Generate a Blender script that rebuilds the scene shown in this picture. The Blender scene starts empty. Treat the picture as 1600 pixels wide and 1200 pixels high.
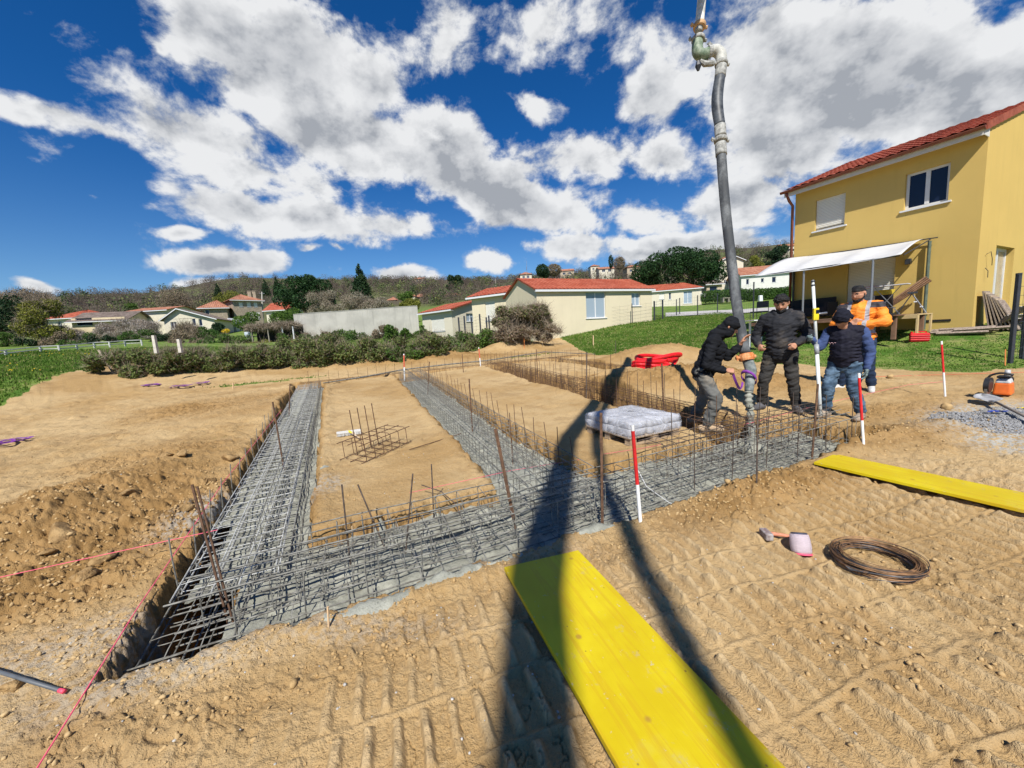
import bpy, math, random
import numpy as np
from mathutils import Vector, Matrix
random.seed(7); RNG=np.random.default_rng(7)
scene=bpy.context.scene
COL=scene.collection
pi=math.pi
# ---------------------------------------------------------------- camera
FPX=600.0
CAMZ=1.62
def _rot(yc,slope):
    n=np.array([slope,-1,(yc-600)/FPX]); n/=np.linalg.norm(n)
    f=np.array([0,0,1.])-n*n[2]; f/=np.linalg.norm(f)
    r=np.cross(f,n)
    if r[0]<0: r=-r
    return np.array([r,f,n])
R=_rot(525,-0.06)
cam_d=bpy.data.cameras.new('camera'); cam=bpy.data.objects.new('camera',cam_d); COL.objects.link(cam)
cam_d.sensor_width=36; cam_d.lens=36*FPX/1600; cam_d.clip_end=4000; cam_d.clip_start=0.05
M=Matrix.Identity(4)
for j,c in enumerate((R@np.array([1,0,0]),R@np.array([0,-1,0]),R@np.array([0,0,-1]))):
    for i in range(3): M[i][j]=float(c[i])
M[2][3]=CAMZ
cam.matrix_world=M
scene.camera=cam
# ---------------------------------------------------------------- light
SUN_AZ=266.0; SUN_EL=49.0
sd=bpy.data.lights.new('sun','SUN'); so=bpy.data.objects.new('sun',sd); COL.objects.link(so)
sd.energy=5.0; sd.angle=math.radians(0.55); sd.color=(1.0,0.955,0.88)
_a,_e=math.radians(SUN_AZ),math.radians(SUN_EL)
SUNV=Vector((math.cos(_a)*math.cos(_e),math.sin(_a)*math.cos(_e),math.sin(_e)))
so.rotation_euler=SUNV.to_track_quat('Z','Y').to_euler()
scene.view_settings.view_transform='Standard'; scene.view_settings.look='None'
scene.view_settings.exposure=0.35; scene.view_settings.gamma=1
scene.cycles.max_bounces=5; scene.cycles.diffuse_bounces=2; scene.cycles.glossy_bounces=2
scene.cycles.transparent_max_bounces=8; scene.cycles.transmission_bounces=4
scene.cycles.use_denoising=True
try: scene.cycles.use_adaptive_sampling=True; scene.cycles.adaptive_threshold=0.02
except Exception: pass
# ---------------------------------------------------------------- node helpers
class NT:
    def __init__(s,tree): s.t=tree; s.n=tree.nodes; s.l=tree.links
    def node(s,typ,**kw):
        n=s.n.new(typ)
        for k,v in kw.items():
            if k.startswith('i_'):
                key=k[2:]; key=int(key) if key.isdigit() else key.replace('_',' ')
                s.put(n.inputs[key],v)
            else: setattr(n,k,v)
        return n
    def put(s,sock,v):
        if isinstance(v,bpy.types.NodeSocket): s.l.new(v,sock)
        else: sock.default_value=v
    def math(s,op,a,b=0.0,c=None,clamp=False):
        n=s.n.new('ShaderNodeMath'); n.operation=op; n.use_clamp=clamp
        s.put(n.inputs[0],a); s.put(n.inputs[1],b)
        if c is not None: s.put(n.inputs[2],c)
        return n.outputs[0]
    def vmath(s,op,a,b=None):
        n=s.n.new('ShaderNodeVectorMath'); n.operation=op
        s.put(n.inputs[0],a)
        if b is not None:
            if op=='SCALE': s.put(n.inputs['Scale'],b)
            else: s.put(n.inputs[1],b)
        return n.outputs['Value'] if op in('DOT_PRODUCT','LENGTH') else n.outputs[0]
    def mix(s,f,a,b,blend='MIX'):
        n=s.n.new('ShaderNodeMix'); n.data_type='RGBA'; n.blend_type=blend
        s.put(n.inputs[0],f); s.put(n.inputs[6],a); s.put(n.inputs[7],b)
        return n.outputs[2]
    def noise(s,vec,scale,detail=3,rough=.5,dist=0,out=0):
        n=s.n.new('ShaderNodeTexNoise'); s.put(n.inputs['Vector'],vec)
        n.inputs['Scale'].default_value=scale; n.inputs['Detail'].default_value=detail
        n.inputs['Roughness'].default_value=rough; n.inputs['Distortion'].default_value=dist
        return n.outputs[out]
    def sstep(s,x,a,b,lo=0.0,hi=1.0):
        n=s.n.new('ShaderNodeMapRange'); n.interpolation_type='SMOOTHSTEP'
        s.put(n.inputs[0],x); s.put(n.inputs[1],a); s.put(n.inputs[2],b); s.put(n.inputs[3],lo); s.put(n.inputs[4],hi)
        return n.outputs[0]
def c4(c): return (c[0],c[1],c[2],1.0)
def scl(c,k): return (c[0]*k,c[1]*k,c[2]*k,1.0)
def rayw(px,py): return R@np.array([px-800.,py-600.,FPX])
# ---------------------------------------------------------------- world: sky and clouds on the sky's own directions
w=bpy.data.worlds.new('World'); scene.world=w; w.use_nodes=True
nt=NT(w.node_tree); w.node_tree.nodes.clear()
out=nt.node('ShaderNodeOutputWorld'); bg=nt.node('ShaderNodeBackground')
nt.l.new(bg.outputs[0],out.inputs[0])
sky=nt.node('ShaderNodeTexSky',sky_type='NISHITA'); sky.sun_disc=False
sky.sun_elevation=_e; sky.sun_rotation=math.radians(90-SUN_AZ); sky.altitude=300; sky.air_density=1.0; sky.dust_density=0.0; sky.ozone_density=2.5
hs=nt.node('ShaderNodeHueSaturation'); hs.inputs['Saturation'].default_value=1.12; hs.inputs['Value'].default_value=1.05
tc=nt.node('ShaderNodeTexCoord'); D=tc.outputs['Generated']
D=nt.vmath('NORMALIZE',D)
sepd=nt.node('ShaderNodeSeparateXYZ'); nt.l.new(D,sepd.inputs[0])
skyc=nt.mix(nt.sstep(sepd.outputs[2],0.0,0.45),nt.mix(1.0,sky.outputs[0],(0.95,1.12,1.30,1),'MULTIPLY'),nt.mix(1.0,sky.outputs[0],(0.55,0.86,1.28,1),'MULTIPLY'))
nt.l.new(skyc,hs.inputs['Color'])
# warped direction for ragged outlines
wn=nt.noise(D,3.2,5,.6,0,1); wn=nt.vmath('SUBTRACT',wn,(.5,.5,.5)); wn=nt.vmath('SCALE',wn,0.10)
DW=nt.vmath('ADD',D,wn)
def blob(px,py,rx,ry,rot=0,wt=1.0):
    """a cloud bank about a sky direction; radii in pixels of the survey photo turned into angles"""
    d=rayw(px,py); L=np.linalg.norm(d); d=d/L
    ex=rayw(px+math.cos(math.radians(rot))*10,py+math.sin(math.radians(rot))*10); ex/=np.linalg.norm(ex)
    ey=rayw(px-math.sin(math.radians(rot))*10,py+math.cos(math.radians(rot))*10); ey/=np.linalg.norm(ey)
    kx=np.linalg.norm(ex-d)/10; ky=np.linalg.norm(ey-d)/10
    e1=(ex-d)/np.linalg.norm(ex-d); e1-=d*(e1@d); e1/=np.linalg.norm(e1)
    e2=np.cross(d,e1); 
    if e2@(ey-d)<0: e2=-e2
    a=nt.math('DIVIDE',nt.vmath('DOT_PRODUCT',DW,tuple(e1)),kx*rx)
    b=nt.math('DIVIDE',nt.vmath('DOT_PRODUCT',DW,tuple(e2)),ky*ry)
    q=nt.math('ADD',nt.math('MULTIPLY',a,a),nt.math('MULTIPLY',b,b))
    front=nt.math('GREATER_THAN',nt.vmath('DOT_PRODUCT',D,tuple(d)),0.2)
    v=nt.math('SUBTRACT',1.0,nt.math('SQRT',q))
    v=nt.math('MULTIPLY',nt.math('MAXIMUM',v,-1.0),wt)
    return nt.math('SUBTRACT',nt.math('MULTIPLY',nt.math('ADD',v,1.0),front),1.0)
BL=[(470,105,190,90,8,.95),(590,130,85,80,20,.75),(560,215,150,70,15,1.0),(330,200,170,50,18,.85),(400,255,200,50,24,.8),(130,180,190,22,14,.6),(30,170,70,14,10,.5),
    (680,215,95,55,20,.9),(720,290,150,55,16,.85),(470,335,190,34,12,.85),(620,350,120,30,6,.7),
    (350,408,95,22,0,.8),(340,440,60,10,0,.5),(292,358,38,9,8,.5),(58,452,42,12,14,.8),(140,292,20,6,0,.4),(245,68,18,8,40,.35),
    (840,45,150,75,-5,.7),(720,20,60,60,30,.45),(838,155,48,26,20,.65),(700,55,30,40,30,.4),
    (1020,150,80,50,-10,.65),(1180,100,180,110,-8,.95),(1370,60,170,70,-5,.8),(1330,160,180,90,10,.95),(1520,190,120,120,-25,1.0),(1230,230,150,70,10,.8),(1480,90,120,60,0,.8),
    (930,240,110,45,-10,.8),(1040,245,90,50,10,.75),(1000,330,120,36,10,.75),(860,330,110,45,14,.75),(1150,320,110,50,0,.85),(900,385,120,22,4,.6),(1120,385,160,26,0,.75),
    (770,402,60,22,0,.75),(640,428,55,16,0,.9),(720,437,50,8,0,.5),(1700,120,240,200,0,1.0),(1010,400,120,16,0,.5),(485,385,22,8,0,.4),(530,385,14,5,20,.3)]
acc=None
for b in BL:
    v=blob(*b); acc=v if acc is None else nt.node('ShaderNodeMath',operation='SMOOTH_MAX',i_0=acc,i_1=v,i_2=0.06).outputs[0]
# clouds outside the picture too, so that the place is lit and seen alike from elsewhere
nb=nt.noise(D,2.2,3,.5); away=nt.sstep(sepd.outputs[1],0.25,-0.1)
acc=nt.math('MAXIMUM',acc,nt.math('SUBTRACT',nt.math('MULTIPLY',away,nt.math('MULTIPLY',nb,1.0)),0.85))
fl=nt.node('ShaderNodeMapping'); nt.l.new(D,fl.inputs[0]); fl.inputs['Scale'].default_value=(1,1,1.35)
n1=nt.noise(fl.outputs[0],7.0,12,.62,.15)
DU=nt.vmath('ADD',fl.outputs[0],(-0.006,-0.02,0.045)); n2=nt.noise(DU,7.0,6,.55,.0)
n3=nt.noise(fl.outputs[0],3.2,3,.5)
dens=nt.math('ADD',nt.math('ADD',nt.math('MULTIPLY',acc,0.80),0.055),nt.math('MULTIPLY',nt.math('SUBTRACT',n1,0.50),2.1))
dens=nt.math('ADD',dens,nt.math('MULTIPLY',nt.math('SUBTRACT',n3,0.5),1.0))
alpha=nt.sstep(dens,-0.02,0.33)
core=nt.sstep(dens,0.22,0.90)
lit=nt.math('MULTIPLY',nt.math('SUBTRACT',n1,n2),4.5)
shade=nt.math('SUBTRACT',nt.math('MULTIPLY',core,nt.sstep(n3,0.32,0.66,0.18,1.15)),lit)
shade=nt.math('MULTIPLY',nt.math('ADD',shade,0.10),nt.sstep(nt.noise(fl.outputs[0],15.0,4,.6),.34,.66,.55,1.25))
shade=nt.math('MINIMUM',nt.math('MAXIMUM',shade,0.0),1.0)
CB=10.0
cc=nt.mix(shade,scl((1.12,1.13,1.14),CB),scl((.50,.53,.58),CB))
thin=nt.mix(0.5,scl((.62,.72,.86),CB),cc)
cc=nt.mix(nt.sstep(alpha,.3,.9),thin,cc)
final=nt.mix(nt.math('MULTIPLY',alpha,0.97),hs.outputs[0],cc)
nt.l.new(final,bg.inputs[0]); bg.inputs[1].default_value=0.060
# ---------------------------------------------------------------- noise in numpy
_perm=RNG.permutation(4096); _perm=np.concatenate([_perm,_perm]); _gr=RNG.random(4096)*2*np.pi; _gx,_gy=np.cos(_gr),np.sin(_gr)
def perlin(x,y):
    xi=np.floor(x).astype(np.int64); yi=np.floor(y).astype(np.int64); xf=x-xi; yf=y-yi
    u=xf*xf*xf*(xf*(xf*6-15)+10); v=yf*yf*yf*(yf*(yf*6-15)+10)
    def g(a,b,dx,dy):
        h=_perm[(_perm[a&4095]+b)&4095]; return _gx[h]*dx+_gy[h]*dy
    n00=g(xi,yi,xf,yf); n10=g(xi+1,yi,xf-1,yf); n01=g(xi,yi+1,xf,yf-1); n11=g(xi+1,yi+1,xf-1,yf-1)
    return ((n00*(1-u)+n10*u)*(1-v)+(n01*(1-u)+n11*u)*v)*1.5
def fbm(x,y,o=4,g=.5):
    s=0;a=1;f=1
    for i in range(o): s=s+a*perlin(x*f+17.3*i,y*f-9.1*i); a*=g; f*=2.03
    return s
def worley(x,y,seed=0):
    xi=np.floor(x).astype(np.int64); yi=np.floor(y).astype(np.int64); f1=np.full(np.shape(x),9.0); f2=f1.copy(); idv=np.zeros(np.shape(x))
    for dx in(-1,0,1):
        for dy in(-1,0,1):
            cx=xi+dx; cy=yi+dy; h=_perm[(_perm[(cx+seed)&4095]+cy)&4095]; px=cx+_gr[h]/6.2832; py=cy+_gr[(h*7+13)&4095]/6.2832
            d=np.hypot(px-x,py-y); n=d<f1; f2=np.where(n,f1,np.minimum(f2,d)); idv=np.where(n,_gr[(h*3+5)&4095]/6.2832,idv); f1=np.where(n,d,f1)
    return f1,f2,idv
def sst(x,a,b):
    t=np.clip((x-a)/(b-a),0,1); return t*t*(3-2*t)
# ---------------------------------------------------------------- terrain
_pn=np.array([-0.058,-1,(503-600)/FPX]); _pn/=np.linalg.norm(_pn); PNW=R@_pn   # plane of the levelled pad
def pad(x,y): return CAMZ-(1.62+PNW[0]*x+PNW[1]*y)/PNW[2]
UA=np.array([math.cos(math.radians(113)),math.sin(math.radians(113))]); VA=np.array([UA[1],-UA[0]])
def uv(x,y): return x*UA[0]+y*UA[1], x*VA[0]+y*VA[1]
def xy(u,v): return u*UA[0]+v*VA[0], u*UA[1]+v*VA[1]
def L(u,v,w=0.0):
    x,y=xy(u,v); return Vector((x,y,float(pad(x,y))+w))
def ppad(px,py):
    r=rayw(px,py); t=-1.62/(PNW@r); return r*t+np.array([0,0,CAMZ])
def pr(px,py,rng):
    """point in the direction of a survey pixel at horizontal range rng from the camera"""
    r=rayw(px,py); t=rng/math.hypot(r[0],r[1]); return Vector((r[0]*t,r[1]*t,r[2]*t+CAMZ))
def pd(px,py,depth):
    r=rayw(px,py)*(depth/FPX); return Vector((r[0],r[1],r[2]+CAMZ))
def depth(P): return float(R[0][2]*P[0]+R[1][2]*P[1]+R[2][2]*(P[2]-CAMZ))
RT=[14,20,30,45,70,120,200,350,420,900]
TAB={-400:[None,592,574,560,555,543,512,480,476,520],0:[None,588,563,549,544,531,500,470,466,520],200:[None,580,558,541,534,521,494,463,459,500],
 400:[None,572,556,538,524,505,474,439,434,480],600:[None,566,549,526,510,486,458,440,436,480],800:[None,553,530,512,495,470,448,440,436,480],
 1000:[None,540,506,492,480,462,440,418,414,470],1100:[None,532,500,488,476,456,432,398,392,450],1200:[None,520,496,486,470,450,426,388,384,450],
 1400:[None,505,490,480,465,445,420,372,368,450],1600:[None,499,486,474,460,440,412,360,356,450],1900:[None,492,476,462,448,430,404,352,350,450]}
_cols=sorted(TAB); _caz=[]; _ct=[]
for c in _cols:
    r=rayw(c,500); _caz.append(math.atan2(r[0],r[1])); row=[]
    for rr,p in zip(RT,TAB[c]):
        if p is None:
            x,y=r[0],r[1]; k=rr/math.hypot(x,y); row.append((pad(x*k,y*k)-CAMZ)/rr)
        else:
            q=rayw(c,p); row.append(q[2]/math.hypot(q[0],q[1]))
    _ct.append(row)
_caz=np.array(_caz); _ct=np.array(_ct); _lr=np.log(np.array(RT,float))
def _cubic1(t): return t
def far(x,y):
    rr=np.maximum(np.hypot(x,y),1e-3); az=np.arctan2(x,y)
    az=np.where(y<0,np.where(x>0,_caz[-1],_caz[0]),az)
    ai=np.interp(az,_caz,np.arange(len(_caz))); ri=np.interp(np.log(rr),_lr,np.arange(len(RT)))
    a0=np.clip(np.floor(ai).astype(int),0,len(_caz)-2); r0=np.clip(np.floor(ri).astype(int),0,len(RT)-2)
    fa=ai-a0; fr=ri-r0; fa=fa*fa*(3-2*fa)
    t=(_ct[a0,r0]*(1-fa)+_ct[a0+1,r0]*fa)*(1-fr)+(_ct[a0,r0+1]*(1-fa)+_ct[a0+1,r0+1]*fa)*fr
    return CAMZ+t*rr
# dirt mounds: centre pixel, half length, half width, azimuth, height
MND=[]
def mound(px,py,a,b,az,h,p=2.0): 
    c=ppad(px,py); MND.append((c[0],c[1],a,b,math.radians(az),h,p))
mound(430,578,2.8,0.7,20,.34); mound(330,592,1.7,.7,25,.26); mound(560,573,2.4,.8,22,.40); mound(690,563,2.4,.9,20,.48); mound(800,548,2.0,.9,20,.72)
mound(1035,562,2.2,.9,5,.50); mound(985,560,1.0,.7,0,.20)
mound(1075,603,2.2,.95,-10,.42); mound(975,592,1.0,.6,10,.24)
mound(400,640,.9,1.8,-20,.16); mound(255,740,.7,1.3,-15,.13); mound(120,800,.8,.9,0,.14)
mound(1210,770,.9,.22,22,.10); mound(1370,690,1.2,.35,15,.10); mound(30,840,.5,.5,0,.12); mound(1500,670,.6,.3,0,.07)
def mounds(x,y):
    z=0
    for cx,cy,a,b,t,h,p in MND:
        c,s=math.cos(t),math.sin(t); X=(x-cx)*c+(y-cy)*s; Y=-(x-cx)*s+(y-cy)*c
        z=z+h*np.exp(-(np.abs(X/a)**p*1.2+np.abs(Y/b)**2*1.2))
    return z
_gl=None
def lawn_edge(x,y):
    """signed distance-like value: >0 outside the dirt (grass)"""
    az=np.arctan2(x,y); rr=np.hypot(x,y)
    e=np.interp(az,_ea,_er); az2=az
    return rr-np.where(y>0,e,np.where(x<0,_er[0],_er[-1])*1.0)
EDG=[(-900,700),(-300,668),(0,646),(80,625),(160,604),(200,592),(300,580),(400,574),(500,568),(600,561),(700,553),(800,543),(865,533),(905,548),(935,556),(1000,552),(1120,548),(1160,562),(1200,568),(1300,574),(1400,579),(1470,582),(1540,581),(1600,576),(1800,560),(2400,520)]
_ea=[];_er=[]
for p in EDG:
    q=ppad(*p); _ea.append(math.atan2(q[0],q[1])); _er.append(math.hypot(q[0],q[1]))
_ea=np.array(_ea); _er=np.array(_er)
def base_z(x,y):
    """smooth terrain: level pad, lawn rising to the right, meadow to the left, hills behind"""
    x=np.asarray(x,float); y=np.asarray(y,float)
    p=pad(x,y); f=far(x,y); rr=np.hypot(x,y); az=np.arctan2(x,y)
    e=np.interp(az,_ea,_er)
    r0=np.minimum(np.maximum(e,6.0),14.0)
    k=sst(rr,r0,np.where(az>.40,np.maximum(r0+6,17.3),np.maximum(r0+6,19.5)))
    fr=_ct  # beyond the pad's edge blend to the surveyed slopes
    back=sst(-y,0.0,6.0)
    # inside radius 14 the table is clamped at 14: use its slope in between
    z=p*(1-k)+f*k
    zb=pad(np.clip(x,-20,20),np.clip(y,-20,20))
    return z*(1-back)+zb*back
def TZ(x,y): return float(base_z(x,y)+mounds(np.asarray(float(x)),np.asarray(float(y))))
def at(px,py,rmin=1.0,rmax=400):
    """where the sight line of a survey pixel meets the terrain"""
    r=rayw(px,py); k=math.hypot(r[0],r[1]); r=r/k; rr=np.exp(np.linspace(math.log(rmin),math.log(rmax),1500))
    z=base_z(r[0]*rr,r[1]*rr)+mounds(r[0]*rr,r[1]*rr); g=CAMZ+r[2]*rr-z
    i=np.argmax(g<0)
    if g[i]>=0: i=len(rr)-1
    q=rr[i]; return Vector((r[0]*q,r[1]*q,float(z[i])))
def gz(x,y,o=0.0): return Vector((x,y,TZ(x,y)+o))
# ---------------------------------------------------------------- materials
def newmat(name):
    m=bpy.data.materials.new(name); m.use_nodes=True; m.node_tree.nodes.clear(); t=NT(m.node_tree)
    o=t.node('ShaderNodeOutputMaterial'); b=t.node('ShaderNodeBsdfPrincipled'); t.l.new(b.outputs[0],o.inputs[0])
    return m,t,b,o
def pm(name,col,rough=.8,var=.18,scale=6,bump=.0,metal=0,col2=None,stretch=None,spec=.4,bscale=None,coord='Object',trans=0):
    m,t,b,o=newmat(name)
    tc=t.node('ShaderNodeTexCoord'); v=tc.outputs[coord]
    if stretch:
        mp=t.node('ShaderNodeMapping'); t.l.new(v,mp.inputs[0]); mp.inputs['Scale'].default_value=stretch; v=mp.outputs[0]
    n=t.noise(v,scale,4,.6)
    f=t.sstep(n,.3,.7)
    a=scl(col,1-var); c=scl(col2,1) if col2 else scl(col,1+var)
    t.l.new(t.mix(f,a,c),b.inputs['Base Color'])
    b.inputs['Roughness'].default_value=rough; b.inputs['Metallic'].default_value=metal
    b.inputs['Specular IOR Level'].default_value=spec
    if bump>0:
        bn=t.node('ShaderNodeBump'); bn.inputs['Strength'].default_value=bump; bn.inputs['Distance'].default_value=.02
        t.l.new(t.noise(v,bscale or scale*6,4,.6),bn.inputs['Height']); t.l.new(bn.outputs[0],b.inputs['Normal'])
    return m
def leafmat(name,c1,c2,c3=None,scale=2.0,trans=.25):
    m,t,b,o=newmat(name)
    tc=t.node('ShaderNodeTexCoord'); n=t.noise(tc.outputs['Object'],scale,2,.6); n2=t.noise(tc.outputs['Object'],scale*9,1,.5)
    c=t.mix(t.sstep(t.math('ADD',t.math('MULTIPLY',n,.5),t.math('MULTIPLY',n2,.5)),.38,.62),c4(c1),c4(c2))
    if c3: c=t.mix(t.sstep(n2,.58,.66),c,c4(c3))
    t.l.new(c,b.inputs['Base Color']); b.inputs['Roughness'].default_value=.7; b.inputs['Specular IOR Level'].default_value=.2
    tr=t.node('ShaderNodeBsdfTranslucent'); t.l.new(c,tr.inputs[0]); mx=t.node('ShaderNodeMixShader'); mx.inputs[0].default_value=trans
    t.l.new(b.outputs[0],mx.inputs[1]); t.l.new(tr.outputs[0],mx.inputs[2]); t.l.new(mx.outputs[0],o.inputs[0])
    return m
def dirt_nodes(t,v):
    n1=t.noise(v,.45,4,.6); n2=t.noise(v,3.1,4,.65); n3=t.noise(v,24,3,.6); n4=t.noise(v,120,2,.6)
    c=t.mix(t.sstep(n1,.35,.62),c4((.39,.250,.105)),c4((.50,.355,.180)))
    c=t.mix(t.math('MULTIPLY',t.sstep(n2,.50,.72),.55),c,c4((.33,.205,.085)))
    c=t.mix(t.math('MULTIPLY',t.sstep(n3,.50,.75),.35),c,c4((.52,.39,.22)))
    c=t.mix(t.math('MULTIPLY',t.sstep(n4,.60,.72),.5),c,c4((.24,.145,.058)))
    return c,n2,n3,n4
def make_dirt():
    m,t,b,o=newmat('dirt'); tc=t.node('ShaderNodeTexCoord'); v=tc.outputs['Object']
    c,n2,n3,n4=dirt_nodes(t,v)
    c=t.mix(t.math('MULTIPLY',t.sstep(t.noise(v,1.15,5,.65),.52,.66),.50),c,c4((.285,.180,.080)))
    at_=t.node('ShaderNodeAttribute',attribute_name='zone'); sp=t.node('ShaderNodeSeparateColor'); t.l.new(at_.outputs['Color'],sp.inputs[0])
    G,Cm,K=sp.outputs[0],sp.outputs[1],sp.outputs[2]
    # K: freshly dug clay, deeper ochre; C: cement-dusted and gravelly
    c=t.mix(t.math('MULTIPLY',K,.85),c,t.mix(t.sstep(n2,.4,.65),c4((.24,.135,.045)),c4((.37,.225,.090))))
    c=t.mix(t.math('MULTIPLY',Cm,t.sstep(n3,.40,.56)),c,c4((.40,.39,.35)))
    c=t.mix(t.math('MULTIPLY',at_.outputs['Alpha'],.42),c,c4((.62,.48,.29)))
    # grass base: thin green over soil
    g=t.mix(t.sstep(t.noise(v,1.1,3,.6),.38,.62),c4((.070,.150,.020)),c4((.16,.23,.045)))
    g=t.mix(t.math('MULTIPLY',t.sstep(t.noise(v,1.9,4,.65),.48,.66),.65),g,c4((.27,.25,.10)))
    gg=t.sstep(t.math('ADD',G,t.math('MULTIPLY',t.math('SUBTRACT',n2,.5),.9)),.42,.60)
    geo=t.vmath('LENGTH',v); g=t.mix(t.sstep(geo,95,150),g,t.mix(t.sstep(t.noise(v,.03,4,.6),.4,.6),c4((.085,.072,.045)),c4((.10,.115,.045))))
    c=t.mix(gg,c,g)
    t.l.new(c,b.inputs['Base Color']); b.inputs['Roughness'].default_value=.95; b.inputs['Specular IOR Level'].default_value=.12
    bn=t.node('ShaderNodeBump'); bn.inputs['Strength'].default_value=.85; bn.inputs['Distance'].default_value=.025
    hh=t.math('ADD',t.math('MULTIPLY',t.noise(v,38,5,.68),1.0),t.math('MULTIPLY',n4,.35)); t.l.new(hh,bn.inputs['Height']); t.l.new(bn.outputs[0],b.inputs['Normal'])
    return m
M_={}
M_['dirt']=make_dirt()
def make_clod():
    m,t,b,o=newmat('clod'); tc=t.node('ShaderNodeTexCoord'); v=tc.outputs['Object']
    c,n2,n3,n4=dirt_nodes(t,v); t.l.new(c,b.inputs['Base Color']); b.inputs['Roughness'].default_value=.95; b.inputs['Specular IOR Level'].default_value=.1
    bn=t.node('ShaderNodeBump'); bn.inputs['Strength'].default_value=.4; bn.inputs['Distance'].default_value=.01
    t.l.new(t.noise(v,60,4,.65),bn.inputs['Height']); t.l.new(bn.outputs[0],b.inputs['Normal']); return m
M_['clod']=make_clod()
M_['bigclod']=None
def make_concrete():
    m,t,b,o=newmat('wet_concrete'); tc=t.node('ShaderNodeTexCoord'); v=tc.outputs['Object']
    n=t.noise(v,4,4,.6); n2=t.noise(v,60,4,.7)
    c=t.mix(t.sstep(n,.35,.65),c4((.235,.235,.19)),c4((.345,.345,.285))); c=t.mix(t.math('MULTIPLY',t.sstep(n2,.5,.68),.6),c,c4((.15,.15,.12)))
    t.l.new(c,b.inputs['Base Color']); b.inputs['Roughness'].default_value=.55
    bn=t.node('ShaderNodeBump'); bn.inputs['Strength'].default_value=.6; bn.inputs['Distance'].default_value=.02
    t.l.new(t.noise(v,45,5,.7),bn.inputs['Height']); t.l.new(bn.outputs[0],b.inputs['Normal']); return m
M_['concrete']=make_concrete()
# ---------------------------------------------------------------- object helpers
def tag(o,label=None,cat=None,group=None,kind=None):
    if label: o['label']=label
    if cat: o['category']=cat
    if group: o['group']=group
    if kind: o['kind']=kind
    return o
def mesh_obj(name,v,f,mat,parent=None,smooth=False,matidx=None):
    me=bpy.data.meshes.new(name)
    v=np.asarray(v,np.float32)
    if isinstance(f,np.ndarray):
        k=f.shape[1]; me.vertices.add(len(v)); me.vertices.foreach_set('co',v.ravel())
        me.loops.add(f.size); me.loops.foreach_set('vertex_index',f.astype(np.int32).ravel())
        me.polygons.add(len(f)); me.polygons.foreach_set('loop_start',np.arange(0,f.size,k,dtype=np.int32)); me.polygons.foreach_set('loop_total',np.full(len(f),k,np.int32))
        me.update(calc_edges=True)
    else: me.from_pydata([tuple(map(float,p)) for p in v],[],f)
    mats=mat if isinstance(mat,(list,tuple)) else [mat]
    for m in mats: me.materials.append(m)
    if matidx is not None: me.polygons.foreach_set('material_index',np.asarray(matidx,np.int32))
    if smooth: me.polygons.foreach_set('use_smooth',np.ones(len(me.polygons),bool))
    me.update(); me.validate()
    o=bpy.data.objects.new(name,me); COL.objects.link(o)
    if parent is not None: o.parent=parent
    return o
def thing(name,loc,label,cat,group=None,rz=0,kind=None):
    o=bpy.data.objects.new(name,None); COL.objects.link(o); o.location=loc; o.rotation_euler=(0,0,rz); o.empty_display_size=.1
    return tag(o,label,cat,group,kind)
class MB:
    """collects boxes, tubes and polygons into one mesh"""
    def __init__(s): s.v=[]; s.f=[]; s.mi=[]
    def add(s,v,f,mi=0):
        b=len(s.v); s.v+= [tuple(map(float,p)) for p in v]; s.f+=[tuple(b+i for i in q) for q in f]; s.mi+=[mi]*len(f); return s
    def box(s,c,d,rot=None,mi=0,taper=1.0):
        c=Vector(c); hx,hy,hz=d[0]/2,d[1]/2,d[2]/2; vs=[]
        for z,k in((-hz,1),(hz,taper)):
            for x,y in((-hx,-hy),(hx,-hy),(hx,hy),(-hx,hy)): vs.append(Vector((x*k,y*k,z)))
        if rot is not None:
            Rm=rot if isinstance(rot,Matrix) else Matrix.Rotation(rot,3,'Z'); vs=[Rm@q for q in vs]
        return s.add([q+c for q in vs],[(0,3,2,1),(4,5,6,7),(0,1,5,4),(1,2,6,5),(2,3,7,6),(3,0,4,7)],mi)
    def tube(s,pts,r,n=6,mi=0,cap=True):
        pts=[Vector(p) for p in pts]; rs=r if isinstance(r,(list,tuple)) else [r]*len(pts)
        vs=[];fs=[]; t0=None; nrm=None
        for i,p in enumerate(pts):
            t=(pts[min(i+1,len(pts)-1)]-pts[max(i-1,0)]); t=t.normalized() if t.length>1e-9 else Vector((0,0,1))
            if nrm is None:
                a=Vector((0,0,1)) if abs(t.z)<.9 else Vector((1,0,0)); nrm=t.cross(a).normalized()
            else:
                nrm=(nrm-t*nrm.dot(t)); nrm=nrm.normalized() if nrm.length>1e-6 else t.orthogonal().normalized()
            b=t.cross(nrm)
            for k in range(n):
                a=2*pi*k/n; vs.append(p+(nrm*math.cos(a)+b*math.sin(a))*rs[i])
        for i in range(len(pts)-1):
            for k in range(n): fs.append((i*n+k,i*n+(k+1)%n,(i+1)*n+(k+1)%n,(i+1)*n+k))
        if cap: fs.append(tuple(range(n-1,-1,-1))); fs.append(tuple((len(pts)-1)*n+k for k in range(n)))
        return s.add(vs,fs,mi)
    def poly(s,pts,mi=0): return s.add(pts,[tuple(range(len(pts)))],mi)
    def slab(s,pts,th,mi=0):
        """extrude polygon by vector th"""
        n=len(pts); th=Vector(th); a=[Vector(p) for p in pts]; b=[p+th for p in a]
        return s.add(a+b,[tuple(range(n-1,-1,-1)),tuple(range(n,2*n))]+[(i,(i+1)%n,n+(i+1)%n,n+i) for i in range(n)],mi)
    def build(s,name,mat,parent=None,smooth=False):
        o=mesh_obj(name,s.v,s.f,mat,parent,smooth,s.mi if isinstance(mat,(list,tuple)) else None); 
        return o
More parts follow.
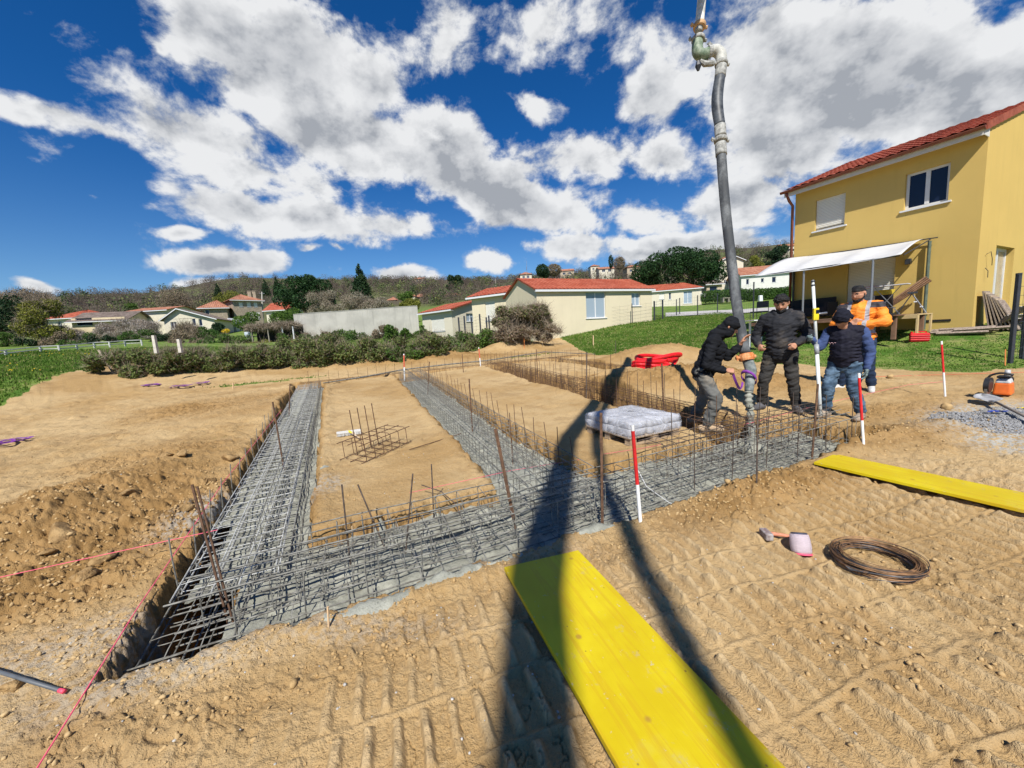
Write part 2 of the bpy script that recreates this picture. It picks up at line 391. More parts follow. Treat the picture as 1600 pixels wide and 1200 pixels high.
def bevel(o,w=.01,seg=2):
    m=o.modifiers.new('bevel','BEVEL'); m.width=w; m.segments=seg; m.limit_method='ANGLE'; return o
# ---------------------------------------------------------------- trenches in lot coordinates (u away, v to the right)
TR=[(2.38,3.40,-1.24,5.75,0,0),(2.38,14.4,-1.25,-.42,-.030,3),(3.0,14.2,1.26,2.24,.022,3),(3.0,14.6,4.18,5.12,.055,3),(13.75,14.5,-1.7,9.4,0,0),(7.9,14.6,7.35,7.95,0,0),(8.0,8.6,5.0,7.6,0,0)]
def trench_sd(u,v,only=None):
    d=np.full(np.shape(u),9.0)
    for i,(u0,u1,v0,v1,sk,ur) in enumerate(TR):
        if only is not None and i not in only: continue
        vv=v-sk*(u-ur); cu,cv=(u0+u1)/2,(v0+v1)/2
        qu=np.abs(u-cu)-(u1-u0)/2; qv=np.abs(vv-cv)-(v1-v0)/2
        dd=np.minimum(np.maximum(qu,qv),0)+np.hypot(np.maximum(qu,0),np.maximum(qv,0)); d=np.minimum(d,dd)
    return d
def zone(x,y,px,py,a,b,az):
    c=ppad(px,py); t=math.radians(az); cs,sn=math.cos(t),math.sin(t); X=(x-c[0])*cs+(y-c[1])*sn; Y=-(x-c[0])*sn+(y-c[1])*cs
    return np.exp(-((X/a)**2+(Y/b)**2)**1.5)
def cloddy(x,y):
    z=0
    for q in ((120,830,1.6,1.3,10,1.0),(60,920,.8,.5,0,1.0),(310,640,1.9,1.0,-20,.8),(230,720,1.2,.7,0,.7),(400,622,2,1,0,.6),(1200,775,1.3,.28,22,.9),(1390,690,1.2,.5,10,.55),(1330,1000,.35,.4,60,.5),(1400,640,1.0,.45,10,.6),(1500,660,.8,.3,10,.6),
              (1075,603,2.2,1,-10,.9),(420,578,3,.8,20,.9),(700,563,5,1,20,.7),(1035,560,2.4,1,5,.5),(600,1020,.5,.2,20,.25),(950,870,.35,.15,20,.5),(1560,950,.5,.8,0,.5),(100,990,.8,.3,10,.35),(260,1130,.5,.2,10,.4)):
        z=np.maximum(z,q[5]*zone(x,y,*q[:5]))
    return z
def tread_mask(x,y):
    m=0
    for q in ((1330,960,2.8,1.0,17,1),(1120,1010,1.0,.8,0,1),(1560,830,2.2,.9,17,1),(1500,770,2.6,.7,17,.9),(870,1130,.45,.5,0,.9),(1400,1150,1.6,.5,17,.9),(640,1080,.5,.3,17,.12)): m=np.maximum(m,q[5]*zone(x,y,*q[:5]))
    return np.clip(m*1.35,0,1)*(1-.8*cloddy(x,y))
def micro(x,y,want=None):
    """dirt relief: heaps, clods, caterpillar tread marks"""
    rr=np.hypot(x,y); cl=cloddy(x,y)
    near=sst(rr,26,13); lw=sst(rr,3,6)*sst(rr,22,15)
    z0_=.035*fbm(x*.55,y*.55,3); z=z0_+.012*fbm(x*2.3+5,y*2.3,3)
    b=1-np.abs(fbm(x*5.5+2,y*5.5,3,.55)); b2=1-np.abs(fbm(x*13+9,y*13,2,.5))
    wx=x+.05*fbm(x*6,y*6,2); wy=y+.05*fbm(x*6+9,y*6,2)
    f1,f2,i1=worley(wx*8.5,wy*8.5); g1,g2,i2=worley(wx*17+3,wy*17,5)
    z=z+cl*(.030*(b**2-.45)+.060*i1*i1*sst(f2-f1,.0,.30)*(1-.35*f1)+.030*i2*sst(g2-g1,.0,.3)+.012*fbm(x*24,y*24,3,.6))
    z=z+near*(.0060*fbm(x*15,y*15,4,.6)+.0030*fbm(x*60+3,y*60,2,.6)+.010*sst(fbm(x*1.7+3,y*1.7,3),-.05,.25)*i2*i2*sst(g2-g1,.0,.25))
    h1,h2,i3=worley(x*3.1+.25*fbm(x*3,y*3,2),y*3.1,9); z=z+lw*(.034*i3*i3*sst(h2-h1,.0,.35)*sst(fbm(x*.7+11,y*.7,3),-.15,.25)+.016*fbm(x*4+2,y*4,4,.6))
    # treads: parallel machine passes
    mk=tread_mask(x,y); t=math.radians(17); s=x*math.cos(t)+y*math.sin(t); q=-x*math.sin(t)+y*math.cos(t)
    s=s+.02*fbm(x*2.1,y*2.1,2)+.05*fbm(x*.5,y*.5,2); q=q+.03*fbm(x*1.6+4,y*1.6,2)+.08*fbm(x*.4,y*.4+7,2)
    lid=np.floor(q/.31); lane=(q/.31)%1.0; ph=((s+lid*.043)/.118)%1.0
    bar=sst(ph,.0,.16)*sst(ph,.52,.30); win=sst(lane,.04,.14)*sst(lane,.96,.86)
    am=.62+.5*sst(fbm(x*2.3+3,y*2.3,3),-.30,.20); edge=np.exp(-((np.minimum(lane,1-lane))/.045)**2)
    tr=bar*win*am*(.8+.4*fbm(x*12,y*12,2))+.45*edge*(.6+.6*fbm(x*5,y*5,2))
    z=z0_+(z-z0_)*(1-.68*mk)+mk*tr*.046
    if want=='tread': return mk*np.clip(tr,0,1)
    # crumbling cracks
    cr=np.abs(fbm(x*3.3+40,y*3.3,4,.6)); z=z-near*.016*(1-sst(cr,0,.03))*sst(fbm(x*1.1+8,y*1.1,2),-.05,.25)
    return z
def ground_z(x,y,detail=True):
    z=base_z(x,y)+mounds(x,y)
    if detail:
        ed=lawn_edge(x,y); k=1-sst(ed,-.4,.8)*.75
        m=micro(x,y)*k; u,v=uv(x,y)
        d=trench_sd(u,v)+.05*fbm(x*4.5,y*4.5,4,.6)+.012*fbm(x*22,y*22,2)
        flat=sst(d,-.05,.25)
        # inside the building plot the soil is trimmed flatter
        inn=((u>3.3)&(u<13.8)&(v>-.5)&(v<4.4)); m=np.where(inn,m*.55,m)
        z=z+m
        lip=.03*np.exp(-((d-.10)/.10)**2)
        d=d+.022*fbm(x*5+3,y*5,3,.5); t=sst(d,.05,-.085)
        z=z+lip-t*(.56+.04*fbm(x*3,y*3,3)+.02*fbm(x*12,y*12,3))
    return z
def build_ground():
    A=np.radians(np.concatenate([np.linspace(-62,62,1000),np.linspace(62,298,60)[1:-1]]))
    rad=np.concatenate([[.02,.15,.35,.6,.85],np.geomspace(1.05,17,640),np.geomspace(17,850,150)[1:]])
    na,nr=len(A),len(rad); AA,RR=np.meshgrid(A,rad); x=RR*np.sin(AA); y=RR*np.cos(AA)
    z=ground_z(x,y)
    u,v=uv(x,y); ed=lawn_edge(x,y)
    G=sst(ed+.35*fbm(x*1.3,y*1.3,3),-.15,.35)
    # tufts left on the dirt
    for q in ((400,600,1.6,.35,20,1.0),(470,592,1.2,.3,20,.9),(620,572,.5,.2,20,.8),(345,688,.25,.18,0,.7),(590,575,.5,.15,0,.6),(820,556,2.2,.35,22,.9),(700,567,1,.12,22,.5)):
        G=np.maximum(G,q[5]*.62*zone(x,y,*q[:5]))
    # bare soil path inside the meadow on the berm tops, a road strip far right
    K=np.clip(cloddy(x,y)*1.1+sst(trench_sd(u,v),.12,-.02)*.9+.25*(mounds(x,y)>.05),0,1)
    Cm=np.zeros_like(x)
    for q in ((150,1010,.8,.25,20,.45),(330,800,.3,.5,0,.8),(500,760,.25,.3,0,.6),(240,1060,.5,.15,20,.5),(1560,650,1.3,.5,20,1.4),(1600,690,.6,.4,20,1.3),(700,870,.9,.12,-5,.4),(500,980,.8,.12,-5,.35)):
        Cm=np.maximum(Cm,q[5]*zone(x,y,*q[:5]))
    vtx=np.stack([x,y,z],-1).reshape(-1,3)
    i=np.arange(nr-1)[:,None]*na; j=np.arange(na)[None,:]; j2=(j+1)%na
    F=np.stack([i+j,i+j2,i+na+j2,i+na+j],-1).reshape(-1,4)[:,::-1]
    o=mesh_obj('ground',vtx,F,M_['dirt'],smooth=True)
    ca=o.data.color_attributes.new('zone','FLOAT_COLOR','POINT')
    cc=np.stack([np.clip(G,0,1),np.clip(Cm,0,1),K,micro(x,y,'tread')],-1).reshape(-1).astype(np.float32); ca.data.foreach_set('color',cc)
    tag(o,'ochre building plot, lawn, meadow and hills as one ground sheet',None,None,'structure')
    return o
ground=build_ground()
# ---------------------------------------------------------------- concrete
def build_concrete():
    us=np.arange(2.2,14.6,.022); vs=np.arange(-1.7,6.3,.022); U,V=np.meshgrid(us,vs,indexing='ij'); X,Y=xy(U,V)
    n=fbm(U*2.2,V*2.2,4,.55)
    m=np.full(U.shape,-1.0)
    dn=trench_sd(U,V,(0,)); dl=trench_sd(U,V,(1,)); dm=trench_sd(U,V,(2,))
    near=(dn<.16)&(V>-.85+.25*(U-2.4)-.15*n)&(V<5.7+.3*n)
    left=(dl<.16)&((V>-1.17+.05*n)|(U>4.2))&(U<13.9)&((U>3.1)|(V>-.85))
    mid=(dm<.16)&(U<13.6)
    lev=-.125+.028*n+.018*fbm(U*9,V*9,3,.6)+.010*np.abs(fbm(U*26,V*26,3,.6))
    z=pad(X,Y)+lev
    z=z-np.where(near&(V>3.3),.04*sst(V,3.3,4.2),0)-np.where(mid&~near&(U>4),.10*sst(U,3.6,5.5),0)-np.where(left&(U>6),.03,0)
    # concrete pulled over the edges
    sp=np.zeros_like(U)
    for px,py,a,b,az,h in ((575,950,.30,.08,20,.018),(700,905,.26,.07,20,.012),(800,872,.22,.06,20,.010),(598,812,.16,.07,20,.008),(678,805,.15,.07,20,.010),(790,795,.2,.08,20,.012),(505,735,.10,.12,0,.010),(930,830,.25,.07,20,.010),(1090,770,.25,.07,20,.010),(630,825,.45,.07,20,.015)):
        sp=np.maximum(sp,(h+.035)*zone(X,Y,px,py,a,b,az))
    gz_=ground_z(X,Y); pz=base_z(X,Y)
    zs=gz_-.030+sp*(.9+.7*n)+.010*fbm(U*20,V*20,3)
    keep=near|left|mid
    z=np.where(keep,np.maximum(z,np.where(sp>.02,zs,-9)),zs)
    keep2=keep|(sp>.012)
    idx=-np.ones(U.shape,int); idx[keep2]=np.arange(keep2.sum())
    vt=np.stack([X[keep2],Y[keep2],z[keep2]],-1)
    q=np.stack([idx[:-1,:-1],idx[1:,:-1],idx[1:,1:],idx[:-1,1:]],-1).reshape(-1,4); q=q[(q>=0).all(1)][:,::-1]
    o=mesh_obj('concrete_footing',vt,q,M_['concrete'],smooth=True)
    if o.data.polygons[0].normal.z<0: o.data.flip_normals()
    tag(o,'fresh grey concrete poured round the bars in the foundation trenches','concrete')
build_concrete()
if ground.data.polygons[5000].normal.z<0: ground.data.flip_normals()
# ---------------------------------------------------------------- loose clods and stones
def ico(sub=1):
    import bmesh
    bm=bmesh.new(); bmesh.ops.create_icosphere(bm,subdivisions=sub,radius=1); v=np.array([p.co[:] for p in bm.verts]); f=np.array([[q.index for q in t.verts] for t in bm.faces]); bm.free(); return v,f
IC1=ico(1); IC2=ico(2); IC3=ico(3)
def rocks(P,r,base,seed=1,flat=.9,name='dirt_clods',mat=None,rough=.25,sink=.25,cut=False):
    rg=np.random.default_rng(seed); v0,f0=base; n=len(P); nv=len(v0)
    ang=rg.random(n)*6.28; s=rg.uniform(.65,1.25,(n,3)); s[:,2]*=flat
    V=v0[None]*(1+rough*rg.standard_normal((n,nv,1))*.6)
    if cut:
        for q in range(7):
            pn=rg.standard_normal((n,1,3)); pn/=np.linalg.norm(pn,axis=2,keepdims=True); dd=rg.uniform(.5,.9,(n,1)); ex=np.maximum((V*pn).sum(2)-dd,0); V=V-pn*ex[...,None]
    V=V*s[:,None,:]*r[:,None,None]; c,sn=np.cos(ang)[:,None],np.sin(ang)[:,None]
    tl=rg.uniform(-.5,.5,n)[:,None]; y2=V[...,1]*np.cos(tl)-V[...,2]*np.sin(tl); z2=V[...,1]*np.sin(tl)+V[...,2]*np.cos(tl); V=np.stack([V[...,0],y2,z2],-1)
    X=V[...,0]*c-V[...,1]*sn; Y=V[...,0]*sn+V[...,1]*c
    V=np.stack([X+P[:,0:1],Y+P[:,1:2],V[...,2]+P[:,2:3]+r[:,None]*(flat-sink*1.2)*.5],-1).reshape(-1,3)
    F=(f0[None]+np.arange(n)[:,None,None]*nv).reshape(-1,3)
    return V,F
def scatter_rocks():
    rg=np.random.default_rng(3); N=80000
    az=rg.uniform(-58,58,N); rr=np.exp(rg.uniform(math.log(1.1),math.log(15),N)); x=rr*np.sin(np.radians(az)); y=rr*np.cos(np.radians(az))
    cl=cloddy(x,y); u,v=uv(x,y); d=trench_sd(u,v); ed=lawn_edge(x,y)
    inn=(u>3.3)&(u<13.8)&(v>-.5)&(v<4.3)
    pr_=(.030+.45*cl+.25*np.exp(-((d-.12)/.13)**2))*np.where(inn,.35,1)*(ed<-.1)*(d>.03)*(1-.7*tread_mask(x,y))
    k=rg.random(N)<pr_; x,y,cl,rr=x[k],y[k],cl[k],rr[k]
    r=np.exp(rg.normal(-5.35,.50,len(x)))*(1+.9*cl)*(1+.07*rr); r=np.clip(r,.0025,np.where(rg.random(len(x))<.05,.032,.016))
    P=np.stack([x,y,ground_z(x,y)],-1); V,F=rocks(P,r,IC1,5,cut=True)
    o=mesh_obj('dirt_clods',V,F,M_['clod']); tag(o,'loose ochre clods and crumbs of earth strewn over the site','soil',None,'stuff')
    # pale pebbles
    N=2600; az=rg.uniform(-56,50,N); rr=np.exp(rg.uniform(math.log(1.1),math.log(7),N)); x=rr*np.sin(np.radians(az)); y=rr*np.cos(np.radians(az)); u,v=uv(x,y)
    k=(rg.random(N)<.10+.55*zone(x,y,200,1010,.9,.5,20)+.5*zone(x,y,330,810,.3,.6,0))&(trench_sd(u,v)>.05); x,y=x[k],y[k]
    r=rg.uniform(.003,.008,len(x)); P=np.stack([x,y,ground_z(x,y)],-1); V,F=rocks(P,r,IC1,6,flat=.8)
    o=mesh_obj('pebbles',V,F,pm('pebble',(.42,.40,.36),.7,.25,30)); tag(o,'small pale pebbles scattered over the dry soil','pebble',None,'stuff')
    # gravel patch on the right
    N=16000; x0=ppad(1570,655); x=x0[0]+rg.normal(0,.75,N); y=x0[1]+rg.normal(-.15,.42,N); 
    e=((x-x0[0]-.25)/1.35)**2+((y-x0[1]+.15)/.72)**2+.25*fbm(x*2,y*2,3); k=e<.85; x,y=x[k],y[k]
    r=rg.uniform(.005,.015,len(x)); P=np.stack([x,y,ground_z(x,y)],-1); V,F=rocks(P,r,IC1,8,flat=.8)
    o=mesh_obj('gravel',V,F,pm('gravel_grey',(.25,.25,.25),.85,.35,40)); tag(o,'patch of light grey crushed gravel by the cut-off saw','gravel',None,'stuff')
scatter_rocks()
# ten large single clods that read as objects of their own
BIGC=[(100,835,.20),(290,805,.10),(330,760,.17),(360,722,.13),(285,716,.14),(262,718,.11),(160,880,.10),(128,905,.11),(205,775,.09),(75,865,.10),(20,1082,.08),(1438,838,.05),(715,745,.045)]
def big_clods():
    M_['bigclod']=pm('ochre_clod',(.33,.20,.085),.95,.3,9,col2=(.42,.28,.13),bump=1.0,bscale=30,spec=.1)
    for i,(px,py,r) in enumerate(BIGC[:11]):
        p=at(px,py); rg=np.random.default_rng(50+i); v,f=IC3; 
        nn=fbm(v[:,0]*1.7+i,v[:,1]*1.7+v[:,2]*1.3,3); V=v*(1+.35*nn[:,None])
        for q in range(9):
            pn=rg.standard_normal(3); pn/=np.linalg.norm(pn); V=V-pn*np.maximum(V@pn-rg.uniform(.35,.75),0)[:,None]
        V=V*np.array([1.1,.8,.62])*r*.8
        z=float(ground_z(np.array([p.x]),np.array([p.y]))[0])
        o=mesh_obj('earth_clod',V,f,M_['bigclod']); o.location=(p.x,p.y,z+r*.12); o.rotation_euler=(0,0,i*1.3)
        where=['the largest, on the left in the churned soil','beside the left trench near the stakes','behind the left trench among churned soil','closest to the middle of the left trench','right of its twin in the heap left of the trench','left of its twin in the heap left of the trench','just above the pink string at the left','below the pink string at the left','small, in the furrow behind the churned soil','small, at the far left of the churned soil','at the left edge next to the grey pipe'][i]
        tag(o,'lump of dry ochre earth '+where,'clod','lumps of earth left of the trenches')
big_clods()
# ---------------------------------------------------------------- reinforcement
M_['rust']=pm('rusty_steel',(.115,.062,.035),.8,.4,30)
M_['steel_dark']=pm('dark_steel_bar',(.10,.075,.06),.65,.4,25,metal=.2)
M_['cemented']=pm('cement_coated_bar',(.13,.12,.10),.8,.3,18,col2=(.26,.255,.225))
M_['whitened']=pm('cement_whitened_bar',(.30,.30,.28),.8,.2,18,col2=(.56,.56,.53))
def inst(name,me,parent,loc,rot=None):
    o=bpy.data.objects.new(name,me); COL.objects.link(o); o.parent=parent; o.location=loc
    if rot is not None: o.rotation_euler=rot
    return o
def ring(mb,c,a,b,hw,hh,r,n=5):
    """closed stirrup: centre c, half-width along a, half-height along b"""
    c=Vector(c); a=Vector(a); b=Vector(b); k=.82
    pts=[c+a*hw*sx+b*hh*sy for sx,sy in((-1,-k),(-1,k),(-k,1),(k,1),(1,k),(1,-k),(k,-1),(-k,-1),(-1,-k))]
    mb.tube(pts,r,n)
UV3=Vector((UA[0],UA[1],-(PNW[0]*UA[0]+PNW[1]*UA[1])/PNW[2])); VV3=Vector((VA[0],VA[1],-(PNW[0]*VA[0]+PNW[1]*VA[1])/PNW[2])); ZZ=Vector((0,0,1))
def wob(i,a=.01): return a*math.sin(i*12.9898)*math.cos(i*4.1)
def cage(label,axis,c0,c1,across,w0,w1,mat,step,name='rebar_cage',r=.0052,rs=.0036,skew=0,jit=.012,nlong=3,extra=0,stir='stirrup',phase=0,seed=0,inner=True):
    """axis 'u' or 'v'; runs from c0 to c1; across=(lo,hi); w0..w1 heights over the pad"""
    rg=random.Random(seed)
    mid=(across[0]+across[1])/2; o0=L(c0,mid) if axis=='u' else L(mid,c0)
    A=(UV3 if axis=='u' else VV3); B=(VV3 if axis=='u' else UV3)
    t=thing(name,o0,label,'rebar cage','reinforcement cages lying in the foundation trenches')
    ln=c1-c0; hw=(across[1]-across[0])/2; hh=(w1-w0)/2; cz=(w0+w1)/2
    nk=0
    for lv,w_ in enumerate((w0,w1)):
        for i in range(nlong):
            s=-hw+2*hw*i/(nlong-1); j=rg.uniform(-jit,jit); e=rg.uniform(-.12,.12)
            pts=[A*(ln*q+(e if q in(0,1) else 0))+B*(s+j*1.2*math.sin(q*7+i)+skew*ln*q)+ZZ*(w_+rg.uniform(-jit,jit)*.7) for q in np.linspace(0,1,9)]
            MB().tube(pts,r,5).build('longitudinal_bar',mat,t)
    n=int(ln/step); mb=MB(); ring(mb,(0,0,0),B,ZZ,hw,max(hh,.012),rs,4); me=mb.build(stir,mat,t); me0=me.data
    me.location=A*step*.5+B*skew*step*.5+ZZ*cz
    for k in range(1,min(n,99)):
        q=(k+.5)*step+rg.uniform(-jit,jit)*1.5
        inst(stir,me0,t,A*q+B*(skew*q+rg.uniform(-jit,jit)*.6)+ZZ*(cz+rg.uniform(-jit,jit)*.6),(rg.uniform(-.03,.03),rg.uniform(-.03,.03),rg.uniform(-.05,.05)))
    return t
Cg,Wg,Rg,Dg=M_['cemented'],M_['whitened'],M_['rust'],M_['steel_dark']
cage('wide cement-grey bar mat low in the near trench, closest to the camera','v',-1.15,5.2,(2.50,3.26),-.13,-.06,Cg,.155,'rebar_mat',nlong=5,seed=1)
cage('cement-grey cage on top of the near trench mat, left of the crossing','v',-1.0,2.0,(2.62,2.98),-.05,.16,Cg,.165,nlong=4,seed=2,r=.0062)
cage('cement-grey cage along the back side of the near trench, left half','v',-.5,2.1,(3.02,3.30),-.07,.13,Cg,.20,nlong=3,seed=12)
cage('tall grey-brown cage in the near trench between crossing and workers','v',1.5,5.9,(2.60,2.92),-.09,.22,Cg,.17,nlong=3,seed=3)
cage('dark rusty cage at the right end of the near trench below the workers','v',2.9,6.0,(2.98,3.30),-.14,.24,Dg,.17,nlong=3,seed=4)
cage('cement-whitened bar mat filling the left trench, upper layer','u',3.0,14.0,(-1.16,-.60),-.03,.03,Wg,.16,'rebar_mat',nlong=4,skew=-.030,seed=5)
cage('grey lower bar mat in the left trench, near its open corner','u',2.45,9.5,(-1.2,-.55),-.14,-.09,Cg,.2,'rebar_mat',nlong=4,skew=-.030,seed=6)
cage('grey cage standing along the right side of the left trench','u',3.3,14.0,(-.80,-.52),-.10,.09,Cg,.24,nlong=3,skew=-.030,seed=7)
cage('grey cage along the left side of the middle trench','u',3.1,13.9,(1.36,1.68),-.12,.19,Cg,.155,nlong=3,skew=.022,seed=8)
cage('brownish cage along the right side of the middle trench','u',3.1,13.9,(1.82,2.12),-.14,.16,pm('cement_and_rust_bar',(.14,.115,.09),.8,.3,25,col2=(.25,.235,.20)),.165,nlong=3,skew=.022,seed=9)
cage('rusty cage along the left side of the right trench behind the pallet','u',3.2,14.3,(4.30,4.58),-.22,.14,Rg,.17,nlong=3,skew=.055,seed=10)
cage('rusty cage along the right side of the right trench by the earth heap','u',3.2,14.3,(4.74,5.02),-.22,.14,Rg,.19,nlong=3,skew=.055,seed=11)
cage('rusty cage in the rear trench at the back of the plot','v',-1.4,9.2,(13.9,14.3),-.18,.06,Rg,.3,nlong=3,seed=13)
cage('rusty cage in the short rear trench beyond the right one','u',8.0,13.8,(7.5,7.8),-.2,.1,Rg,.25,nlong=3,seed=14)
cage('rusty cage linking the right trench to the short rear trench','v',5.3,7.4,(8.15,8.45),-.2,.1,Rg,.25,nlong=3,seed=15)
# starter bars
def starter_proto(mat,h,r=.0048):
    return MB().tube([(0,0,-.25),(0,0,h*.5),(.004,.002,h)],r,5).build('starter_bar',mat)
def starters(rows,group,fmt,mat,h):
    n=0
    proto=None
    for (u,v,hh,lx,ly) in rows:
        if proto is None: proto=starter_proto(mat,h); o=proto
        else: o=proto.copy(); COL.objects.link(o)
        o.location=L(u,v,0); o.scale=(1,1,hh/h); o.rotation_euler=(lx,ly,0); tag(o,fmt,'rebar',group); n+=1
rr_=random.Random(4)
row=[(3.55+.34*i,2.20+.022*(.55+.34*i)+rr_.uniform(-.02,.02),rr_.uniform(.32,.44),rr_.uniform(-.10,.02),rr_.uniform(-.14,.0)) for i in range(30)]
starters(row,'starter bars beside the middle trench','thin upright bar in the row on the right edge of the middle trench',Rg,.4)
row=[(3.4+.36*i,4.24+.055*(.4+.36*i)+rr_.uniform(-.02,.02),rr_.uniform(.5,.62),rr_.uniform(-.03,.03),rr_.uniform(-.03,.03)) for i in range(30)]
starters(row,'starter bars on the left edge of the right trench','thin rusty upright bar in the row on the left edge of the right trench',Rg,.5)
row=[(3.4+.36*i,5.05+.055*(.4+.36*i)+rr_.uniform(-.02,.02),rr_.uniform(.5,.62),rr_.uniform(-.03,.03),rr_.uniform(-.03,.03)) for i in range(30)]
starters(row,'starter bars on the right edge of the right trench','thin rusty upright bar in the row on the right edge of the right trench',Dg,.5)
row=[(14.0+rr_.uniform(-.05,.05),-1.2+.30*i,rr_.uniform(.32,.45),rr_.uniform(-.04,.04),rr_.uniform(-.04,.04)) for i in range(34)]
starters(row,'starter bars of the rear trench','thin rusty upright bar in the row of the rear trench',Rg,.4)
row=[(8.2+.4*i,7.45+rr_.uniform(-.05,.4),rr_.uniform(.4,.5),0,0) for i in range(14)]
starters(row,'starter bars of the short rear trench','thin rusty upright bar in the short trench behind the earth heap',Rg,.4)
row=[(2.66 if i%2 else 3.2,2.75+.27*i,rr_.uniform(.44,.58),rr_.uniform(-.02,.02),rr_.uniform(-.03,.03)) for i in range(12)]
starters(row,'starter bars of the near trench right of the crossing','thin dark upright bar in the near trench between crossing and workers',Dg,.5)
row=[(2.55,-.75+.36*i,rr_.uniform(.16,.24),rr_.uniform(-.05,.05),rr_.uniform(-.05,.05)) for i in range(8)]
starters(row,'starter bars on the left part of the near trench','short grey upright bar in the near edge of the near trench',Cg,.2)
row=[(3.2+.42*i,-1.22-.03*(.2+.42*i),rr_.uniform(.22,.34),rr_.uniform(-.1,.05),rr_.uniform(-.1,.1)) for i in range(14)]
starters(row,'starter bars on the left edge of the left trench','short upright bar in the row on the left edge of the left trench',Cg,.3)
# thick leaning stakes: pixel of top and bottom
def stake(name,top,bot,r,mat,label,cat,group=None,sink=.25,n=6,base=None):
    b=ppad(*bot) if base is None else np.array(base); b=Vector(b); dp=depth(b); tpt=pd(top[0],top[1],dp)
    d=tpt-b
    o=MB().tube([-d.normalized()*sink,d*.5,d],r,n).build(name,mat); o.location=b; tag(o,label,cat,group); return o
for top,bot,r,lab in (((300,757),(348,940),.0075,'thick rusty stake, left of a leaning pair at the near end of the left trench'),((308,760),(357,945),.0065,'thick rusty stake, right of a leaning pair at the near end of the left trench'),
    ((426,628),(442,722),.010,'rusty stake leaning over the middle of the left trench'),((774,670),(801,802),.016,'thick rusty leaning stake where middle and near trench meet'),
    ((939,645),(941,810),.012,'rusty stake upright in front of the cement pallet'),((733,592),(737,655),.012,'rusty stake upright in the middle of the middle trench'),
    ((671,565),(669,605),.012,'rusty stake upright at the far end of the middle trench'),((917,550),(916,625),.012,'dark stake upright in the right trench by the boom shadow'),
    ((1034,568),(1037,640),.014,'thick rusty stake upright in front of the red pipe coil'),((1278,600),(1270,700),.011,'rusty stake behind the levelling staff'),
    ((722,553),(724,582),.014,'rusty stake beside the rear trench left of the small stripe pole'),((962,532),(962,562),.010,'thin dark stake in front of the right earth heap'),
    ((838,546),(840,585),.013,'rusty stake upright behind the rear corner of the right trench'),((453,600),(452,640),.012,'rusty stake in the rear half of the left trench'),
    ((1184,642),(1182,770),.007,'thin dark bar upright in the near trench straight below the hose'),((796,645),(800,705),.006,'thin bar upright on the right edge of the middle trench')):
    stake('rebar_stake',top,bot,r,M_['rust'] if 'dark' not in lab else Dg,lab,'stake','rusty steel stakes')
for top,bot,lab in (((534,757),(545,860),'bent upright bar left in the near trench far side'),((559,757),(590,830),'bar leaning left at the far edge of the near trench'),((645,740),(636,840),'bar leaning right at the far edge of the near trench'),((674,725),(677,790),'short plumb bar on the soil between left and middle trench')):
    stake('leaning_bar',top,bot,.006,Dg,lab,'rebar','odd bars leaning at the far edge of the near trench')
# bent bar arching over the mound of concrete
p=[ppad(660,773),ppad(690,782),ppad(712,795),ppad(722,808)]; p=[Vector(q)+Vector((0,0,z)) for q,z in zip(p,(.10,.09,.05,-.02))]
tag(MB().tube(p,.005,5).build('bent_bar',Dg),'thin bar bent over toward the concrete heap by the crossing','rebar')
# small square cage standing on the soil inside the plot
def small_cage():
    c=at(590,706); t=thing('column_cage',c,'small rusty box cage with four tall bars standing on the soil','rebar cage',rz=math.radians(23))
    a,b,h=.70,.42,.24
    for j,z in enumerate((0.02,h)):
        for i in range(3):
            y=-b/2+b*i/2; MB().tube([(-a/2-.08,y,z),(a/2+.08,y,z)],.0055,5).build('longitudinal_bar',Rg,t)
    mb=MB(); ring(mb,(0,0,0),(0,1,0),(0,0,1),b/2,h/2,.0045,5); s=mb.build('stirrup',Rg,t); s.location=(-a/2,0,h/2+.01)
    for i in range(1,6): inst('stirrup',s.data,t,(-a/2+a*i/5,0,h/2+.01))
    for i,(x,y) in enumerate(((-.18,.18),(-.06,.18),(.06,.18),(.18,.18))): MB().tube([(x,y,0),(x-.01,y,.62)],.006,5).build('starter_bar',Rg,t)
    return t
sc=small_cage(); sc.rotation_euler=(0,-.06,math.radians(60))
MB_=MB().tube([at(640,706)+ZZ*.03,at(720,681)+ZZ*.03],.006,5).build('loose_bar',Rg); tag(MB_,'single rusty bar lying from the box cage to the middle trench','rebar')
# ---------------------------------------------------------------- red and white poles
M_['red']=pm('red_paint',(.62,.02,.02),.5,.12,12); M_['white']=pm('white_paint',(.78,.78,.76),.5,.06,12)
def stripe_pole(top,bot,lab,r=.013,split=.52,cap=.06,redmat=None):
    b=Vector(ppad(*bot)) if bot[1]>590 else at(*bot); tp=pd(top[0],top[1],depth(b)); d=tp-b
    t=thing('ranging_pole',b,lab,'pole','red and white marking poles')
    MB().tube([-d.normalized()*.15,d*(1-split)],r,10).build('white_section',M_['white'],t)
    MB().tube([d*(1-split),d*(1-cap)],r*1.02,10).build('red_section',redmat or M_['red'],t)
    MB().tube([d*(1-cap),d],r*.98,10).build('pole_tip',M_['white'],t); return t
stripe_pole((988,664),(1001,819),'red-over-white pole stuck in the near trench edge, nearest of the poles',.014,.60)
stripe_pole((1342,583),(1350,706),'red-over-white pole in front of the worker with the blue sleeves',.013,.60)
stripe_pole((1471,533),(1477,622),'red-over-white pole alone on bare soil before the lawn',.013,.55)
orm=pm('faded_red',(.60,.12,.06),.6,.12,12)
stripe_pole((631,553),(632,588),'faded pole at the far end of the middle trench',.022,.60,redmat=orm)
stripe_pole((748,543),(751,573),'faded pole at the rear trench left of the right trench',.020,.55,redmat=orm)
